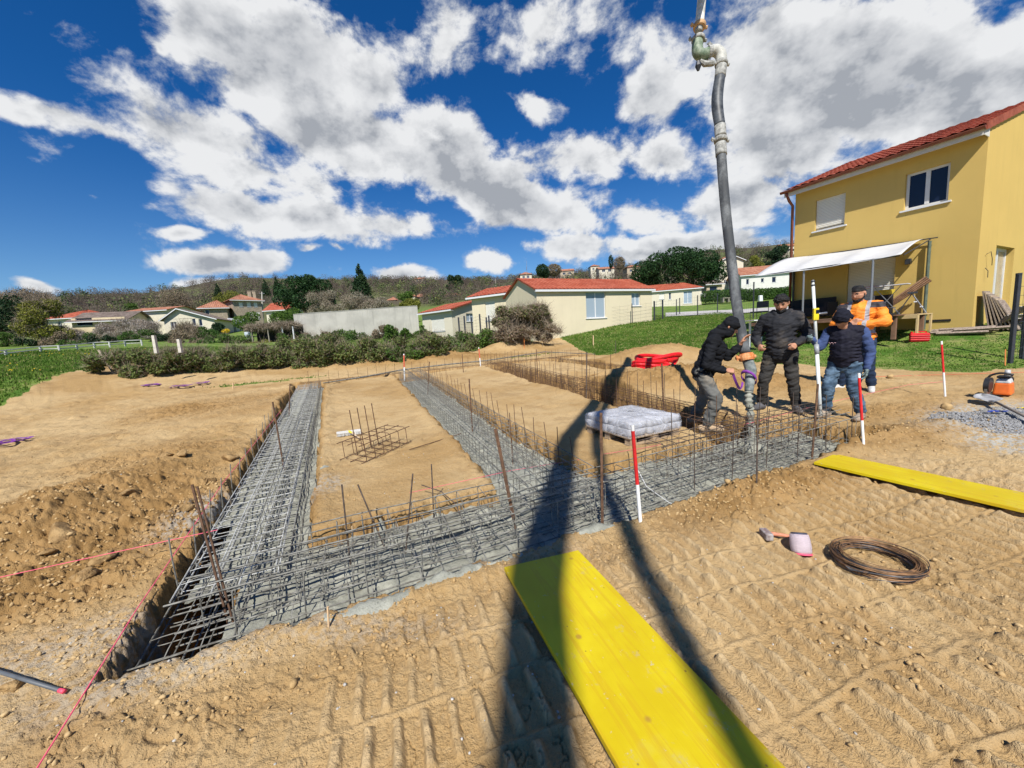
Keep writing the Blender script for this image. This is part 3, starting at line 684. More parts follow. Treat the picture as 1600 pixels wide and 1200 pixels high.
# ---------------------------------------------------------------- string lines
M_['pink']=pm('pink_string',(.80,.10,.18),.6,.05,10); M_['string_red']=pm('red_string',(.75,.06,.05),.6,.05,10); M_['white_string']=pm('white_string',(.7,.7,.68),.7,.05,10)
def string(pts,lab,mat,r=.0028,h=None,name='string_line'):
    q=[]
    for i,p in enumerate(pts):
        b=Vector(ppad(p[0],p[1])); q.append(b*(1-(p[2] if len(p)>2 else 0))+Vector((0,0,CAMZ))*(p[2] if len(p)>2 else 0))
    tag(MB().tube(q,r,5).build(name,mat),lab,'string','mason string lines'); 
string([(-60,915,.06),(340,828,.10)],'pink string from the left edge to the leaning stakes',M_['pink'])
string([(55,1205,.03),(215,950,.04),(348,755,.08),(440,640,.04)],'pink string running along the left trench edge',M_['pink'],.0032)
string([(640,770,.06),(800,735,.06),(905,718,.04)],'pink string crossing the leaning stake by the middle trench',M_['pink'],.0022)
string([(1145,668,.05),(1290,630,.06),(1420,601,.03),(1478,596,.02)],'pink string in front of the workers toward the pole on the bare soil',M_['pink'],.0026)
string([(1320,590,.01),(1450,586,.01),(1620,581,.01)],'thin red string on the bare soil below the lawn',M_['string_red'],.003)
string([(940,710,.02),(1005,700,.03),(1080,685,.01)],'pink string across the front of the cement pallet',M_['pink'],.0022)
string([(997,735,.06),(1010,760,.01),(1045,785,0.004),(1090,803,.004),(1125,808,.003),(1150,806,.003)],'white cord trailing from the nearest pole over the soil',M_['white_string'],.003,name='string_line')
q=[Vector(ppad(a,b))+ZZ*.07 for a,b in ((505,602),(570,592),(632,580),(700,572),(760,566),(850,552),(930,556))]
tag(MB().tube(q,[.018,.03,.025,.03,.028,.025,.015],6).build('concrete_lip',Cg),'narrow pale concrete ridge along the rear trench','concrete')
# ---------------------------------------------------------------- building materials
def tilemat(name,c1,c2,pitch=.30,row=.36,bump=.6):
    m,t,b,o=newmat(name); tc=t.node('ShaderNodeTexCoord'); v=tc.outputs['Object']; sp=t.node('ShaderNodeSeparateXYZ'); t.l.new(v,sp.inputs[0])
    n=t.noise(v,1.3,3,.6); n2=t.noise(v,9,2,.6)
    c=t.mix(t.sstep(n,.35,.65),c4(c1),c4(c2)); c=t.mix(t.math('MULTIPLY',t.sstep(n2,.5,.7),.5),c,scl(c1,.62))
    t.l.new(c,b.inputs['Base Color']); b.inputs['Roughness'].default_value=.75; b.inputs['Specular IOR Level'].default_value=.25
    s=t.math('SINE',t.math('MULTIPLY',sp.outputs[0],2*pi/pitch)); r=t.math('FRACT',t.math('DIVIDE',sp.outputs[2],row*.35))
    h=t.math('ADD',s,t.math('MULTIPLY',r,.8)); bn=t.node('ShaderNodeBump'); bn.inputs['Strength'].default_value=bump; bn.inputs['Distance'].default_value=.05
    t.l.new(h,bn.inputs['Height']); t.l.new(bn.outputs[0],b.inputs['Normal']); return m
def plaster(name,c,var=.05,streak=.10):
    m,t,b,o=newmat(name); tc=t.node('ShaderNodeTexCoord'); v=tc.outputs['Object']
    n=t.noise(v,.7,4,.6); mp=t.node('ShaderNodeMapping'); t.l.new(v,mp.inputs[0]); mp.inputs['Scale'].default_value=(3,3,.25); n2=t.noise(mp.outputs[0],1.4,4,.65)
    cc=t.mix(t.sstep(n,.3,.7),scl(c,1-var),scl(c,1+var)); cc=t.mix(t.math('MULTIPLY',t.sstep(n2,.52,.75),streak),cc,scl(c,.55))
    t.l.new(cc,b.inputs['Base Color']); b.inputs['Roughness'].default_value=.9; b.inputs['Specular IOR Level'].default_value=.15
    bn=t.node('ShaderNodeBump'); bn.inputs['Strength'].default_value=.25; bn.inputs['Distance'].default_value=.01; t.l.new(t.noise(v,70,3,.7),bn.inputs['Height']); t.l.new(bn.outputs[0],b.inputs['Normal']); return m
def stonemat(name,c):
    m,t,b,o=newmat(name); tc=t.node('ShaderNodeTexCoord'); v=tc.outputs['Object']; vo=t.node('ShaderNodeTexVoronoi'); t.l.new(v,vo.inputs['Vector']); vo.inputs['Scale'].default_value=3.2
    n=t.noise(v,6,4,.6); c_=t.mix(t.sstep(n,.35,.65),scl(c,.7),scl(c,1.25)); sp=t.node('ShaderNodeSeparateColor'); t.l.new(vo.outputs['Color'],sp.inputs[0])
    t.l.new(t.mix(t.math('MULTIPLY',sp.outputs[0],.5),c_,scl(c,.55)),b.inputs['Base Color']); b.inputs['Roughness'].default_value=.95; return m
M_['yellow']=plaster('yellow_render',(.58,.41,.130),.03,.12)
M_['cream']=plaster('cream_render',(.66,.585,.42),.03,.10)
M_['cream2']=plaster('pale_cream_render',(.62,.57,.45),.03,.08)
M_['tan']=plaster('tan_render',(.45,.37,.27),.08,.2)
M_['stone']=stonemat('rubble_stone',(.34,.28,.21))
M_['pvc']=pm('white_pvc',(.66,.67,.68),.35,.03,8)
M_['tile']=tilemat('terracotta_tile',(.33,.085,.052),(.42,.12,.075))
M_['tile2']=tilemat('red_tile',(.37,.085,.045),(.45,.13,.075),.3)
M_['tileold']=tilemat('old_clay_tile',(.33,.13,.075),(.45,.22,.14),.35)
M_['tilegrey']=tilemat('weathered_grey_tile',(.15,.115,.095),(.24,.19,.16),.35)
M_['gutter']=pm('brown_gutter',(.20,.06,.035),.45,.1,6)
M_['alu']=pm('grey_metal',(.30,.31,.33),.4,.08,10,metal=.6)
M_['darkmetal']=pm('anthracite_metal',(.035,.04,.05),.45,.15,10)
M_['shadow']=pm('opening_shade',(.02,.018,.015),.9,.1,4)  # near-black colour standing in for the shade inside openings
def glassmat(name,c,rough=.06):
    m,t,b,o=newmat(name); b.inputs['Base Color'].default_value=c4(c); b.inputs['Roughness'].default_value=rough; b.inputs['Specular IOR Level'].default_value=.35; return m
M_['glass']=glassmat('dark_glass',(.010,.016,.04),.12); M_['curtained']=glassmat('curtained_glass',(.30,.37,.44),.15)
def shutmat():
    m,t,b,o=newmat('roller_slats'); tc=t.node('ShaderNodeTexCoord'); sp=t.node('ShaderNodeSeparateXYZ'); t.l.new(tc.outputs['Object'],sp.inputs[0])
    f=t.math('FRACT',t.math('MULTIPLY',sp.outputs[2],1/.055)); t.l.new(t.mix(t.sstep(f,.80,.98),c4((.72,.70,.62)),c4((.42,.41,.36))),b.inputs['Base Color']); b.inputs['Roughness'].default_value=.5
    bn=t.node('ShaderNodeBump'); bn.inputs['Distance'].default_value=.01; t.l.new(t.math('SINE',t.math('MULTIPLY',f,pi)),bn.inputs['Height']); t.l.new(bn.outputs[0],b.inputs['Normal']); return m
M_['shutter']=shutmat()
def facade(mb,x0,x1,z0,z1,holes,tf,d=.18,mi=0):
    """wall sheet with real openings; tf maps (x,depth,z) to local coordinates"""
    xs=sorted({x0,x1,*[h[0] for h in holes],*[h[1] for h in holes]}); zs=sorted({z0,z1,*[h[2] for h in holes],*[h[3] for h in holes]})
    for i in range(len(xs)-1):
        for j in range(len(zs)-1):
            cx,cz=(xs[i]+xs[i+1])/2,(zs[j]+zs[j+1])/2
            if any(h[0]<cx<h[1] and h[2]<cz<h[3] for h in holes): continue
            mb.poly([tf(xs[i],0,zs[j]),tf(xs[i+1],0,zs[j]),tf(xs[i+1],0,zs[j+1]),tf(xs[i],0,zs[j+1])],mi)
    for a,b,c,e in [h[:4] for h in holes]:
        for p,q in (((a,c),(b,c)),((b,c),(b,e)),((b,e),(a,e)),((a,e),(a,c))):
            mb.poly([tf(p[0],0,p[1]),tf(p[0],d,p[1]),tf(q[0],d,q[1]),tf(q[0],0,q[1])],mi)
def tbox(mb,tf,x0,x1,y0,y1,z0,z1,mi=0):
    vs=[tf(x,y,z) for z in(z0,z1) for x,y in((x0,y0),(x1,y0),(x1,y1),(x0,y1))]
    mb.add(vs,[(0,3,2,1),(4,5,6,7),(0,1,5,4),(1,2,6,5),(2,3,7,6),(3,0,4,7)],mi)
def window(t,tf,x0,x1,z0,z1,kind='two',d=.13,mat=None,glass=None,fr=.06,sill=True,lab=None,name='window'):
    mat=mat or M_['pvc']; g=glass or M_['glass']; mb=MB()
    for a,b,c,e in ((x0,x1,z0,z0+fr),(x0,x1,z1-fr,z1),(x0,x0+fr,z0+fr,z1-fr),(x1-fr,x1,z0+fr,z1-fr)): tbox(mb,tf,a,b,d-.03,d+.03,c,e)
    if kind in('two','french'): m=(x0+x1)/2; tbox(mb,tf,m-fr*.7,m+fr*.7,d-.035,d+.03,z0+fr,z1-fr)
    w_=mb.build(name,mat,t); 
    if lab: w_['label']=lab
    if kind=='shutter' or kind=='half':
        s=MB(); lo=z0+fr if kind=='shutter' else z0+(z1-z0)*.08; tbox(s,tf,x0+.01,x1-.01,d-.075,d-.05,lo,z1); s.build('roller_shutter',M_['shutter'],w_)
    if kind!='shutter':
        s=MB(); tbox(s,tf,x0+fr*.5,x1-fr*.5,d-.008,d+.008,z0+fr*.5,z1-fr*.5); s.build('pane',g,w_)
    if sill:
        s=MB(); tbox(s,tf,x0-.08,x1+.08,-.06,d,z0-.05,z0-.002); s.build('sill',mat,w_)
    return w_
def tiled_slope(p0,p1,up0,up1,cols,rows,amp=.035,step=.025,th=.05):
    """corrugated tile slope: p0-p1 along the eave, up0-up1 along the ridge"""
    p0,p1,up0,up1=map(Vector,(p0,p1,up0,up1)); n=(p1-p0).cross(up0-p0).normalized(); 
    if n.z<0: n=-n
    vs=[];fs=[]; nc=cols*4
    for r in range(rows):
        for k,off in((r/rows,step),((r+1)/rows,0.0)):
            for c in range(nc+1):
                s=c/nc; a=p0.lerp(p1,s).lerp(up0.lerp(up1,s),k); ph=(c%4)/4; h=amp*(math.sin(ph*2*pi)*.5+.5)
                vs.append(a+n*(h+off))
    for r in range(rows):
        b=r*2*(nc+1)
        for c in range(nc): fs.append((b+c,b+c+1,b+nc+1+c+1,b+nc+1+c))
        if r<rows-1:
            b2=b+nc+1
            for c in range(nc): fs.append((b2+c,b2+c+1,b2+nc+1+c+1,b2+nc+1+c))
    m=MB(); m.add(vs,fs); m.slab([p0-n*.01,p1-n*.01,up1-n*.01,up0-n*.01],-n*th); return m
def gen_house(name,label,A,B,H,Dp,roof,rise,wins,wall,tile,over=.35,hipk=.95,apx=.5,group=None,cat='house',chim=(),hipR=False,hipL=False,wins_r=(),fascia=True,detail=1,low=1.5,wins_l=()):
    A=Vector(A);B=Vector(B); z=(A.z+B.z)/2; dx=B.x-A.x; dy=B.y-A.y; W=math.hypot(dx,dy); rz=math.atan2(dy,dx)
    t=thing(name,(A.x,A.y,z),label,cat,group,rz); o=over
    mb=MB(); tf=lambda x,d,z_: Vector((x,d,z_))
    holes=[(w[0]*W,w[1]*W,w[2],w[3]) for w in wins]; facade(mb,0,W,-low,H,holes,tf)
    mb.poly([(W,Dp,-low),(0,Dp,-low),(0,Dp,H),(W,Dp,H)])
    tr=lambda y,d,z_: Vector((W-d,y,z_)); tl=lambda y,d,z_: Vector((d,y,z_))
    hr=[(w[0]*Dp,w[1]*Dp,w[2],w[3]) for w in wins_r]; hl=[(w[0]*Dp,w[1]*Dp,w[2],w[3]) for w in wins_l]
    facade(mb,0,Dp,-low,H,hr,tr); facade(mb,0,Dp,-low,H,hl,tl)
    if roof=='par':
        if not hipL: mb.poly([(0,0,H),(0,Dp,H),(0,Dp/2,H+rise)])
        if not hipR: mb.poly([(W,0,H),(W,Dp,H),(W,Dp/2,H+rise)])
    elif roof=='perp':
        mb.poly([(0,0,H),(W,0,H),(W*apx,0,H+rise)]); mb.poly([(0,Dp,H),(W,Dp,H),(W*apx,Dp,H+rise)])
    mb.build('wall',wall,t)
    k=rise/(Dp/2) if roof!='perp' else rise/(W/2)
    rb=None; cols=max(3,int(W/.30)) if detail else 3
    def merge(ms):
        a=MB()
        for q in ms: a.add(q.v,q.f)
        return a
    ze=H-k*o+.06
    if roof=='par':
        xl=Dp/2*hipk if hipL else -o; xr=W-Dp/2*hipk if hipR else W+o; zr=H+rise+.06
        ms=[tiled_slope((-o,-o,ze),(W+o,-o,ze),(xl,Dp/2,zr),(xr,Dp/2,zr),cols,8 if detail else 2),tiled_slope((-o,Dp+o,ze),(W+o,Dp+o,ze),(xl,Dp/2,zr),(xr,Dp/2,zr),cols,2)]
        if hipR: ms.append(tiled_slope((W+o,-o,ze),(W+o,Dp+o,ze),(xr,Dp/2,zr),(xr,Dp/2,zr),10,4))
        if hipL: ms.append(tiled_slope((-o,-o,ze),(-o,Dp+o,ze),(xl,Dp/2,zr),(xl,Dp/2,zr),10,4))
    elif roof=='perp':
        zr=H+rise+.06; ms=[tiled_slope((-o,-o,ze),(-o,Dp+o,ze),(W*apx,-o,zr),(W*apx,Dp+o,zr),max(4,int(Dp/.3)),6),tiled_slope((W+o,-o,ze),(W+o,Dp+o,ze),(W*apx,-o,zr),(W*apx,Dp+o,zr),max(4,int(Dp/.3)),6)]
    else: # hip
        zr=H+rise+.06; q=min(W,Dp)/2; a=Vector((min(q,W/2),Dp/2,zr)); b=Vector((max(W-q,W/2),Dp/2,zr))
        ms=[tiled_slope((-o,-o,ze),(W+o,-o,ze),a,b,cols,6),tiled_slope((-o,Dp+o,ze),(W+o,Dp+o,ze),a,b,cols,2),tiled_slope((-o,-o,ze),(-o,Dp+o,ze),a,a,8,4),tiled_slope((W+o,-o,ze),(W+o,Dp+o,ze),b,b,8,4)]
    rb=merge(ms).build('roof',tile,t)
    if fascia:
        f=MB(); zf=ze-.04
        if roof=='perp':
            for sx,x in((-1,-o),(1,W+o)): f.slab([(x,-o-.012,ze-.16),(W*apx,-o-.012,zr-.16),(W*apx,-o-.012,zr-.01),(x,-o-.012,ze-.01)],(0,-.03,0))
        else:
            tbox(f,tf,-o,W+o,-o-.05,-o-.005,zf-.12,zf+.02); tbox(f,tf,-o+.02,W+o-.02,-o,-.003,zf-.10,zf-.075)
        f.build('gutter',M_['pvc'],t)
    for (cx,cy,ch) in chim:
        c=MB(); c.box((cx*W,cy*Dp,H+rise*.7+ch/2),(.5,.6,ch+rise*.6)); c.box((cx*W,cy*Dp,H+rise+ch+.0),(.62,.72,.1)); c.build('chimney',M_['tan'],rb)
    for w_ in wins: window(t,tf,w_[0]*W,w_[1]*W,w_[2],w_[3],w_[4] if len(w_)>4 else 'two',glass=w_[5] if len(w_)>5 else None,name='door' if len(w_)>6 else 'window')
    for w_ in wins_r: window(t,tr,w_[0]*Dp,w_[1]*Dp,w_[2],w_[3],w_[4] if len(w_)>4 else 'two',glass=w_[5] if len(w_)>5 else None)
    for w_ in wins_l: window(t,tl,w_[0]*Dp,w_[1]*Dp,w_[2],w_[3],w_[4] if len(w_)>4 else 'two',glass=w_[5] if len(w_)>5 else None)
    return t
# ---------------------------------------------------------------- the yellow house
HC=Vector((18.4*math.cos(math.radians(39.75)),18.4*math.sin(math.radians(39.75)),0)); FD=math.radians(117)
YH=thing('yellow_house',(HC.x,HC.y,1.28),'tall two-storey yellow house with red tile roof beside the plot','house',rz=FD)
def yl(s,off,z): return Matrix.Rotation(FD,3,'Z')@Vector((s,off,z))+Vector((HC.x,HC.y,1.28))
def build_yellow():
    t=YH; W=5.0; Dg=9.4; H=5.50
    front=lambda x,d,z: Vector((x,-d,z)); gab=lambda y,d,z: Vector((d,-y,z))
    mb=MB(); fh=[(.72,1.73,3.69,4.84),(3.34,4.29,3.69,4.84),(1.85,3.18,.12,2.62)]; gh=[(1.62,3.55,.15,2.28)]
    facade(mb,0,W,-2.0,H,fh,front,.2); facade(mb,0,Dg,-2.0,H,gh,gab,.25)
    mb.poly([(W,0,-2),(W,-Dg,-2),(W,-Dg,H),(W,0,H)]); mb.poly([(0,-Dg,-2),(W,-Dg,-2),(W,-Dg,H),(0,-Dg,H)])
    R_=H+.353*Dg/2
    for x in (0,W): mb.poly([(x,0,H),(x,-Dg,H),(x,-Dg/2,R_)])
    mb.build('wall',M_['yellow'],t)
    o=.46; ze=H-.353*o+.10; zr=R_+.10
    a=tiled_slope((-.03,o,ze),(W+.25,o,ze),(-.03,-Dg/2,zr),(W+.25,-Dg/2,zr),19,16,.036,.03,.06); b=tiled_slope((-.03,-Dg-o,ze),(W+.25,-Dg-o,ze),(-.03,-Dg/2,zr),(W+.25,-Dg/2,zr),19,6,.036,.03,.06)
    a.add(b.v,b.f)
    # verge tiles folded down over the gable edge
    for sgn in (0,1):
        for i in range(16):
            k0,k1=i/16,(i+1)/16; y0=(o+(-Dg/2-o)*k0) if sgn==0 else (-Dg-o+(Dg/2+o)*k0); y1=(o+(-Dg/2-o)*k1) if sgn==0 else (-Dg-o+(Dg/2+o)*k1)
            z0_,z1_=ze+(zr-ze)*k0,ze+(zr-ze)*k1; a.slab([(-.045,y0,z0_-.13),(-.045,y1,z1_-.15),(-.045,y1,z1_+.06),(-.045,y0,z0_+.09)],(-.03,0,0))
    rf=a.build('roof',M_['tile'],t)
    mb=MB(); mb.slab([(-.02,.02,H+.0),(-.02,o-.04,H-.10),(-.02,o-.04,H-.30),(-.02,.02,H-.30)],(.02,0,0)); tbox(mb,lambda x,y,z:Vector((x,y,z)),0,W+.2,.004,o-.06,H-.19,H-.16); tbox(mb,lambda x,y,z:Vector((x,y,z)),0,W+.2,o-.06,o-.03,H-.30,H-.06)
    mb.build('soffit',pm('grey_white_fascia',(.62,.60,.55),.6,.05,4),t)
    mb=MB()
    vs=[];n=10
    for x in (-.05,W+.3):
        for k in range(n+1): an=pi+pi*k/n; vs.append((x,o+.05+.07*math.cos(an),ze-.02+.085*math.sin(an)))
    mb.add(vs,[(k,k+1,n+2+k,n+1+k) for k in range(n)]); mb.add(vs[:n+1],[tuple(range(n+1))]); mb.add(vs[n+1:],[tuple(range(n+1))])
    mb.build('gutter',M_['gutter'],t)
    MB().tube([(W+.1,o+.03,ze-.10),(W+.08,.30,H-.45),(W+.06,.08,H-.62),(W+.06,.08,.1)],.05,8).build('downpipe',M_['gutter'],t,True)
    window(t,front,.72,1.73,3.69,4.84,'two',.15,lab='upper window with dark panes and white frame',fr=.075)
    window(t,front,3.34,4.29,3.69,4.84,'half',.15,lab='upper window with its roller shutter almost down',fr=.07)
    window(t,front,1.85,3.18,.12,2.62,'shutter',.16,sill=False,lab='wide ground floor opening closed by a roller shutter',name='shutter_door')
    w_=window(t,gab,1.62,3.55,.15,2.28,'french',.2,glass=pm('sheeted_door_glass',(.42,.36,.27),.2,.25,2),sill=False,fr=.10,lab='white french door in the gable wall',name='door')
    mb=MB(); mb.box((1.5,.06,2.05),(.10,.12,.10)); mb.box((1.5,.10,2.0),(.13,.13,.16)); mb.build('wall_lamp',M_['darkmetal'],t)
    MB().tube([(-.02,-.62,1.95),(-.10,-.66,2.02),(-.12,-.75,1.8),(-.10,-.86,1.62)],.009,5).build('cable',M_['darkmetal'],t)
    MB().tube([(-.02,-.62,1.55),(-.08,-.64,1.45),(-.08,-.66,1.25)],.009,5).build('cable',M_['darkmetal'],t)
    mb=MB(); tbox(mb,lambda x,y,z:Vector((x,y,z)),.45,1.25,.0,.02,-.02,.05); mb.build('vent_slot',M_['shadow'],t)
    return t
build_yellow()
def build_awning():
    t=thing('awning',yl(1.2,0,0),'white fabric awning on grey posts along the yellow house','awning',rz=FD)
    # local: x along facade from s=1.2, y outwards
    vs=[];fs=[];nx,ny=26,14
    for j in range(ny+1):
        for i in range(nx+1):
            a=i/nx; b=j/ny; x=(-.02+(3.95)*a) if True else 0; x=x+(.22*b*(1-a)*-1); x+=.05*a*b
            z=2.66+.20*a-( .62+.15*a)*b**1.35-.10*math.sin(pi*b)*math.sin(pi*((a*3)%1)) -.05*math.sin(pi*a)
            y=.05+2.30*b-.12*b*math.sin(pi*((a*3)%1)); vs.append((x,y,z-.0))
    for j in range(ny):
        for i in range(nx): q=j*(nx+1)+i; fs.append((q,q+1,q+nx+2,q+nx+1))
    fab=pm('awning_fabric',(.52,.52,.52),.8,.05,3,bump=.15,bscale=5); m=MB(); m.add(vs,fs); o=m.build('fabric',fab,t,True); sm=o.modifiers.new('thick','SOLIDIFY'); sm.thickness=.006
    gm=M_['alu']; dm=M_['darkmetal']
    for x,y,h,mm in ((2.35,2.2,2.05,gm),(.45,2.2,2.05,gm)): MB().tube([(x,y,-.35),(x,y,h)],.032,8).build('post',mm,t)
    MB().tube([(-.18,.12,-.25),(-.18,.12,2.55)],.045,8).build('post',pm('green_grey_post',(.10,.13,.10),.6,.2,8),t)
    MB().tube([(3.72,.12,-.25),(3.72,.12,2.7)],.045,8).build('post',dm,t)
    for pts in ([(-.15,2.18,2.02),(3.9,2.18,2.10)],[(-.35,.1,2.62),(3.9,.1,2.80)],[(-.18,.1,2.60),(-.25,2.2,2.02)],[(1.3,.1,2.62),(1.3,2.2,2.0)],[(2.6,.1,2.7),(2.6,2.2,2.05)]): MB().tube(pts,.018,6).build('rail',dm,t)
build_awning()
# ---------------------------------------------------------------- houses farther off, each placed by the surveyed depth
gf='french'; cu=M_['curtained']
gen_house('bungalow','long cream bungalow with red roof behind the plot, nearest of its row',pd(841,517,26.2),pd(1019,501,30.5),2.62,5.0,'par',1.05,
   [(.39,.56,.55,2.45,gf,cu),(.80,.885,1.35,2.35,'two',cu)],M_['cream'],M_['tile2'],.18,group='cream bungalows',low=2.5)
gen_house('bungalow','cream bungalow with low stepped roof left of the long one',pd(740,514,33),pd(800,502,31),2.5,6,'par',.9,[(.35,.6,.4,2.0,'shutter')],M_['cream'],M_['tile2'],.35,group='cream bungalows',low=2.5)
gen_house('bungalow','white bungalow with red roof at the right end of the grey wall',pd(662,524,40),pd(708,521,37),2.3,7.5,'par',.95,[(.3,.75,.3,1.6,'shutter')],M_['cream2'],M_['tile2'],.35,group='cream bungalows',wins_r=[(.25,.4,1.1,1.9,'two',cu),(.55,.7,.2,1.9,gf,cu)],low=2.5)
gen_house('bungalow','small pale bungalow with glazed door in front of the umbrella pine',pd(1008,482,64),pd(1096,476,62),2.75,8,'par',1.3,
   [(.26,.35,1.3,2.3,'shutter'),(.43,.47,1.2,2.3,'one'),(.69,.84,.35,2.3,gf,cu)],M_['cream2'],M_['tile2'],.3,hipk=.5,group='cream bungalows',hipR=True,low=2.5)
gen_house('village_house','upright pale house with orange roof just left of the hose',pd(1124,452,88),pd(1161,449,88),6.2,7,'perp',1.2,[(.2,.35,1,2,'two'),(.6,.75,4,5,'two')],M_['cream2'],M_['tileold'],.4,group='village houses',chim=((.85,.5,.8),),low=4)
gen_house('village_house','white village house with orange roof behind the laurel hedge',pd(1158,454,80),pd(1236,449,78),3.2,8,'par',1.9,[(.1,.16,1.2,2.3,'one'),(.40,.46,1.4,2.2,'one'),(.62,.7,1.2,2.3,'one')],pm('white_render',(.64,.63,.59),.9,.05,2),M_['tileold'],.4,group='village houses',low=3)
gen_house('village_house','low house with carport roof behind the pine trunk',pd(1104,462,76),pd(1128,460,76),2.2,6,'par',1.0,[(.2,.7,.2,1.8,'one')],M_['tan'],M_['tilegrey'],.4,group='village houses',low=3)
gen_house('village_house','cream house with orange hipped roof at the far left',pd(76,519,74),pd(133,516,74),2.6,9,'hip',1.7,[(.3,.4,1,2,'two')],M_['cream2'],M_['tile2'],.6,group='village houses',low=3)
gen_house('barn','long low barn with weathered grey roof and open front',pd(116,525,64),pd(199,520,66),2.4,8,'par',1.6,[(.08,.38,1.6,2.8,'one'),(.72,.84,1.3,2.3,'one')],plaster('straw_render',(.60,.50,.33),.1,.2),M_['tilegrey'],.6,low=3)
gen_house('village_house','pale house with low orange roof left of the white gable',pd(202,512,72),pd(264,508,72),2.9,8,'par',.9,[(.1,.5,1.4,2.6,'shutter')],M_['cream2'],M_['tileold'],.5,group='village houses',low=3)
gen_house('gabled_house','white gabled cottage with a broad brown roof and blue window',pd(260,525,60),pd(338,521,62),2.5,8,'perp',1.6,[(.12,.24,1.0,2.1,'two'),(.55,.62,1.4,2.6,'one'),(.68,.75,1.3,2.4,'one')],M_['cream2'],M_['tilegrey'],.5,apx=.3,low=3)
gen_house('stone_house','stone house with hipped clay roof behind the gabled cottage',pd(318,510,80),pd(358,508,82),3.9,8,'hip',1.8,[(.15,.3,2.4,3.4,'one')],M_['stone'],M_['tileold'],.6,group='stone houses',low=3)
gen_house('stone_house','large stone house with pale shutters on two floors',pd(368,504,84),pd(412,502,88),4.9,9,'hip',1.6,[(.20,.34,3.3,4.3,'shutter'),(.48,.62,3.3,4.3,'shutter'),(.72,.86,3.3,4.3,'shutter'),(.5,.66,.6,2.2,'shutter'),(.74,.9,.6,2.2,'shutter')],M_['stone'],M_['tileold'],.6,group='stone houses',chim=((.92,.3,.7),(.75,.3,.6)),low=4)
gen_house('village_house','small house with bright red roof right of the large stone house',pd(418,504,80),pd(452,502,80),2.6,6,'par',1.6,[(.3,.5,1,2,'two')],M_['cream2'],M_['tile2'],.5,group='village houses',low=4)
gen_house('shed','small white gabled shed beside the yellow bush',pd(351,519,70),pd(370,518,70),1.3,4,'perp',1.1,[],M_['cream2'],pm('pale_sheet_roof',(.5,.52,.55),.6,.1,5),.2,low=3)
HV=[(655,439,14,270,2.6,'tileold','left of the square tower house on the hill'),(640,470,18,150,2.4,'tileold','above the grey wall beside the bright green tree'),(668,470,30,160,2.6,'tileold','pale pink, just above the white bungalow roof'),(706,470,36,165,2.8,'tileold','terracotta, between the white bungalow and the twin pines'),
    (748,468,16,150,2.4,'tileold','white, just above the stepped bungalow roof'),(822,435,18,170,2.6,'tileold','white, above the ridge of the long bungalow at its left'),(886,428,22,220,2.8,'tileold','brown, on the hill above the long bungalow'),(930,421,14,230,3.0,'tileold','white, on the hill crest above the long bungalow'),(948,424,24,210,2.4,'tileold','wide tan, right of the white one on the crest'),
    (990,424,20,190,3.0,'tileold','pink, at the left foot of the umbrella pine'),(1236,392,26,200,3.5,'tileold','pale, on the hill beside the yellow house eave'),(612,475,14,150,2.2,'tileold','tiny orange, above the middle of the grey wall'),(760,462,18,180,2.4,'tileold','small, behind the stepped roof by the utility pole')]
for i,(px,py,wd,dp,h,tm,where) in enumerate(HV):
    a=pd(px-wd/2,py+3,dp); b=pd(px+wd/2,py+2.5,dp); g=base_z(a.x,a.y); 
    gen_house('hill_villa','distant hillside house '+where,a,b,h,7,'hip' if i%2 else 'par',1.4,[(.2,.4,.8,1.9,'two'),(.6,.8,.8,1.9,'two')],M_['cream2'] if i%3 else M_['tan'],M_[tm],.4,group='houses on the hillside',low=6,detail=0,fascia=False)
gen_house('tower_house','square cream tower house on the hill below the skyline',pd(673,452,270),pd(683,452,270),4.6,5,'hip',.5,[(.2,.4,2.5,3.6,'one'),(.6,.8,2.5,3.6,'one')],M_['cream'],M_['cream2'],.1,low=6,fascia=False)
# grey rendered boundary wall
def grey_wall():
    a=pd(462,522,42); b=pd(655,513,44.5); dv=(b-a); n=12; t=thing('rendered_wall',a,'long grey rendered wall behind the brambles','wall')
    m=MB(); up=[2.10,2.16,2.2,2.24,2.26,2.3,2.34,2.38,2.42,2.46,2.50,2.52,2.55]; perp=Vector((-dv.y,dv.x,0)).normalized()*.22
    tops=[dv*(i/n)+Vector((0,0,up[i]*1.0)) for i in range(n+1)]; bots=[dv*(i/n)+Vector((0,0,-2.2)) for i in range(n+1)]
    for i in range(n): m.slab([bots[i],bots[i+1],tops[i+1],tops[i]],perp)
    m.build('wall_panel',plaster('weathered_render',(.42,.405,.36),.12,.5),t)
    c=MB(); 
    for i in range(n): c.slab([tops[i]-perp*.15,tops[i+1]-perp*.15,tops[i+1]+perp*1.15,tops[i]+perp*1.15],(0,0,.05))
    c.build('coping',pm('coping',(.40,.385,.35),.9,.15,3),t)
grey_wall()
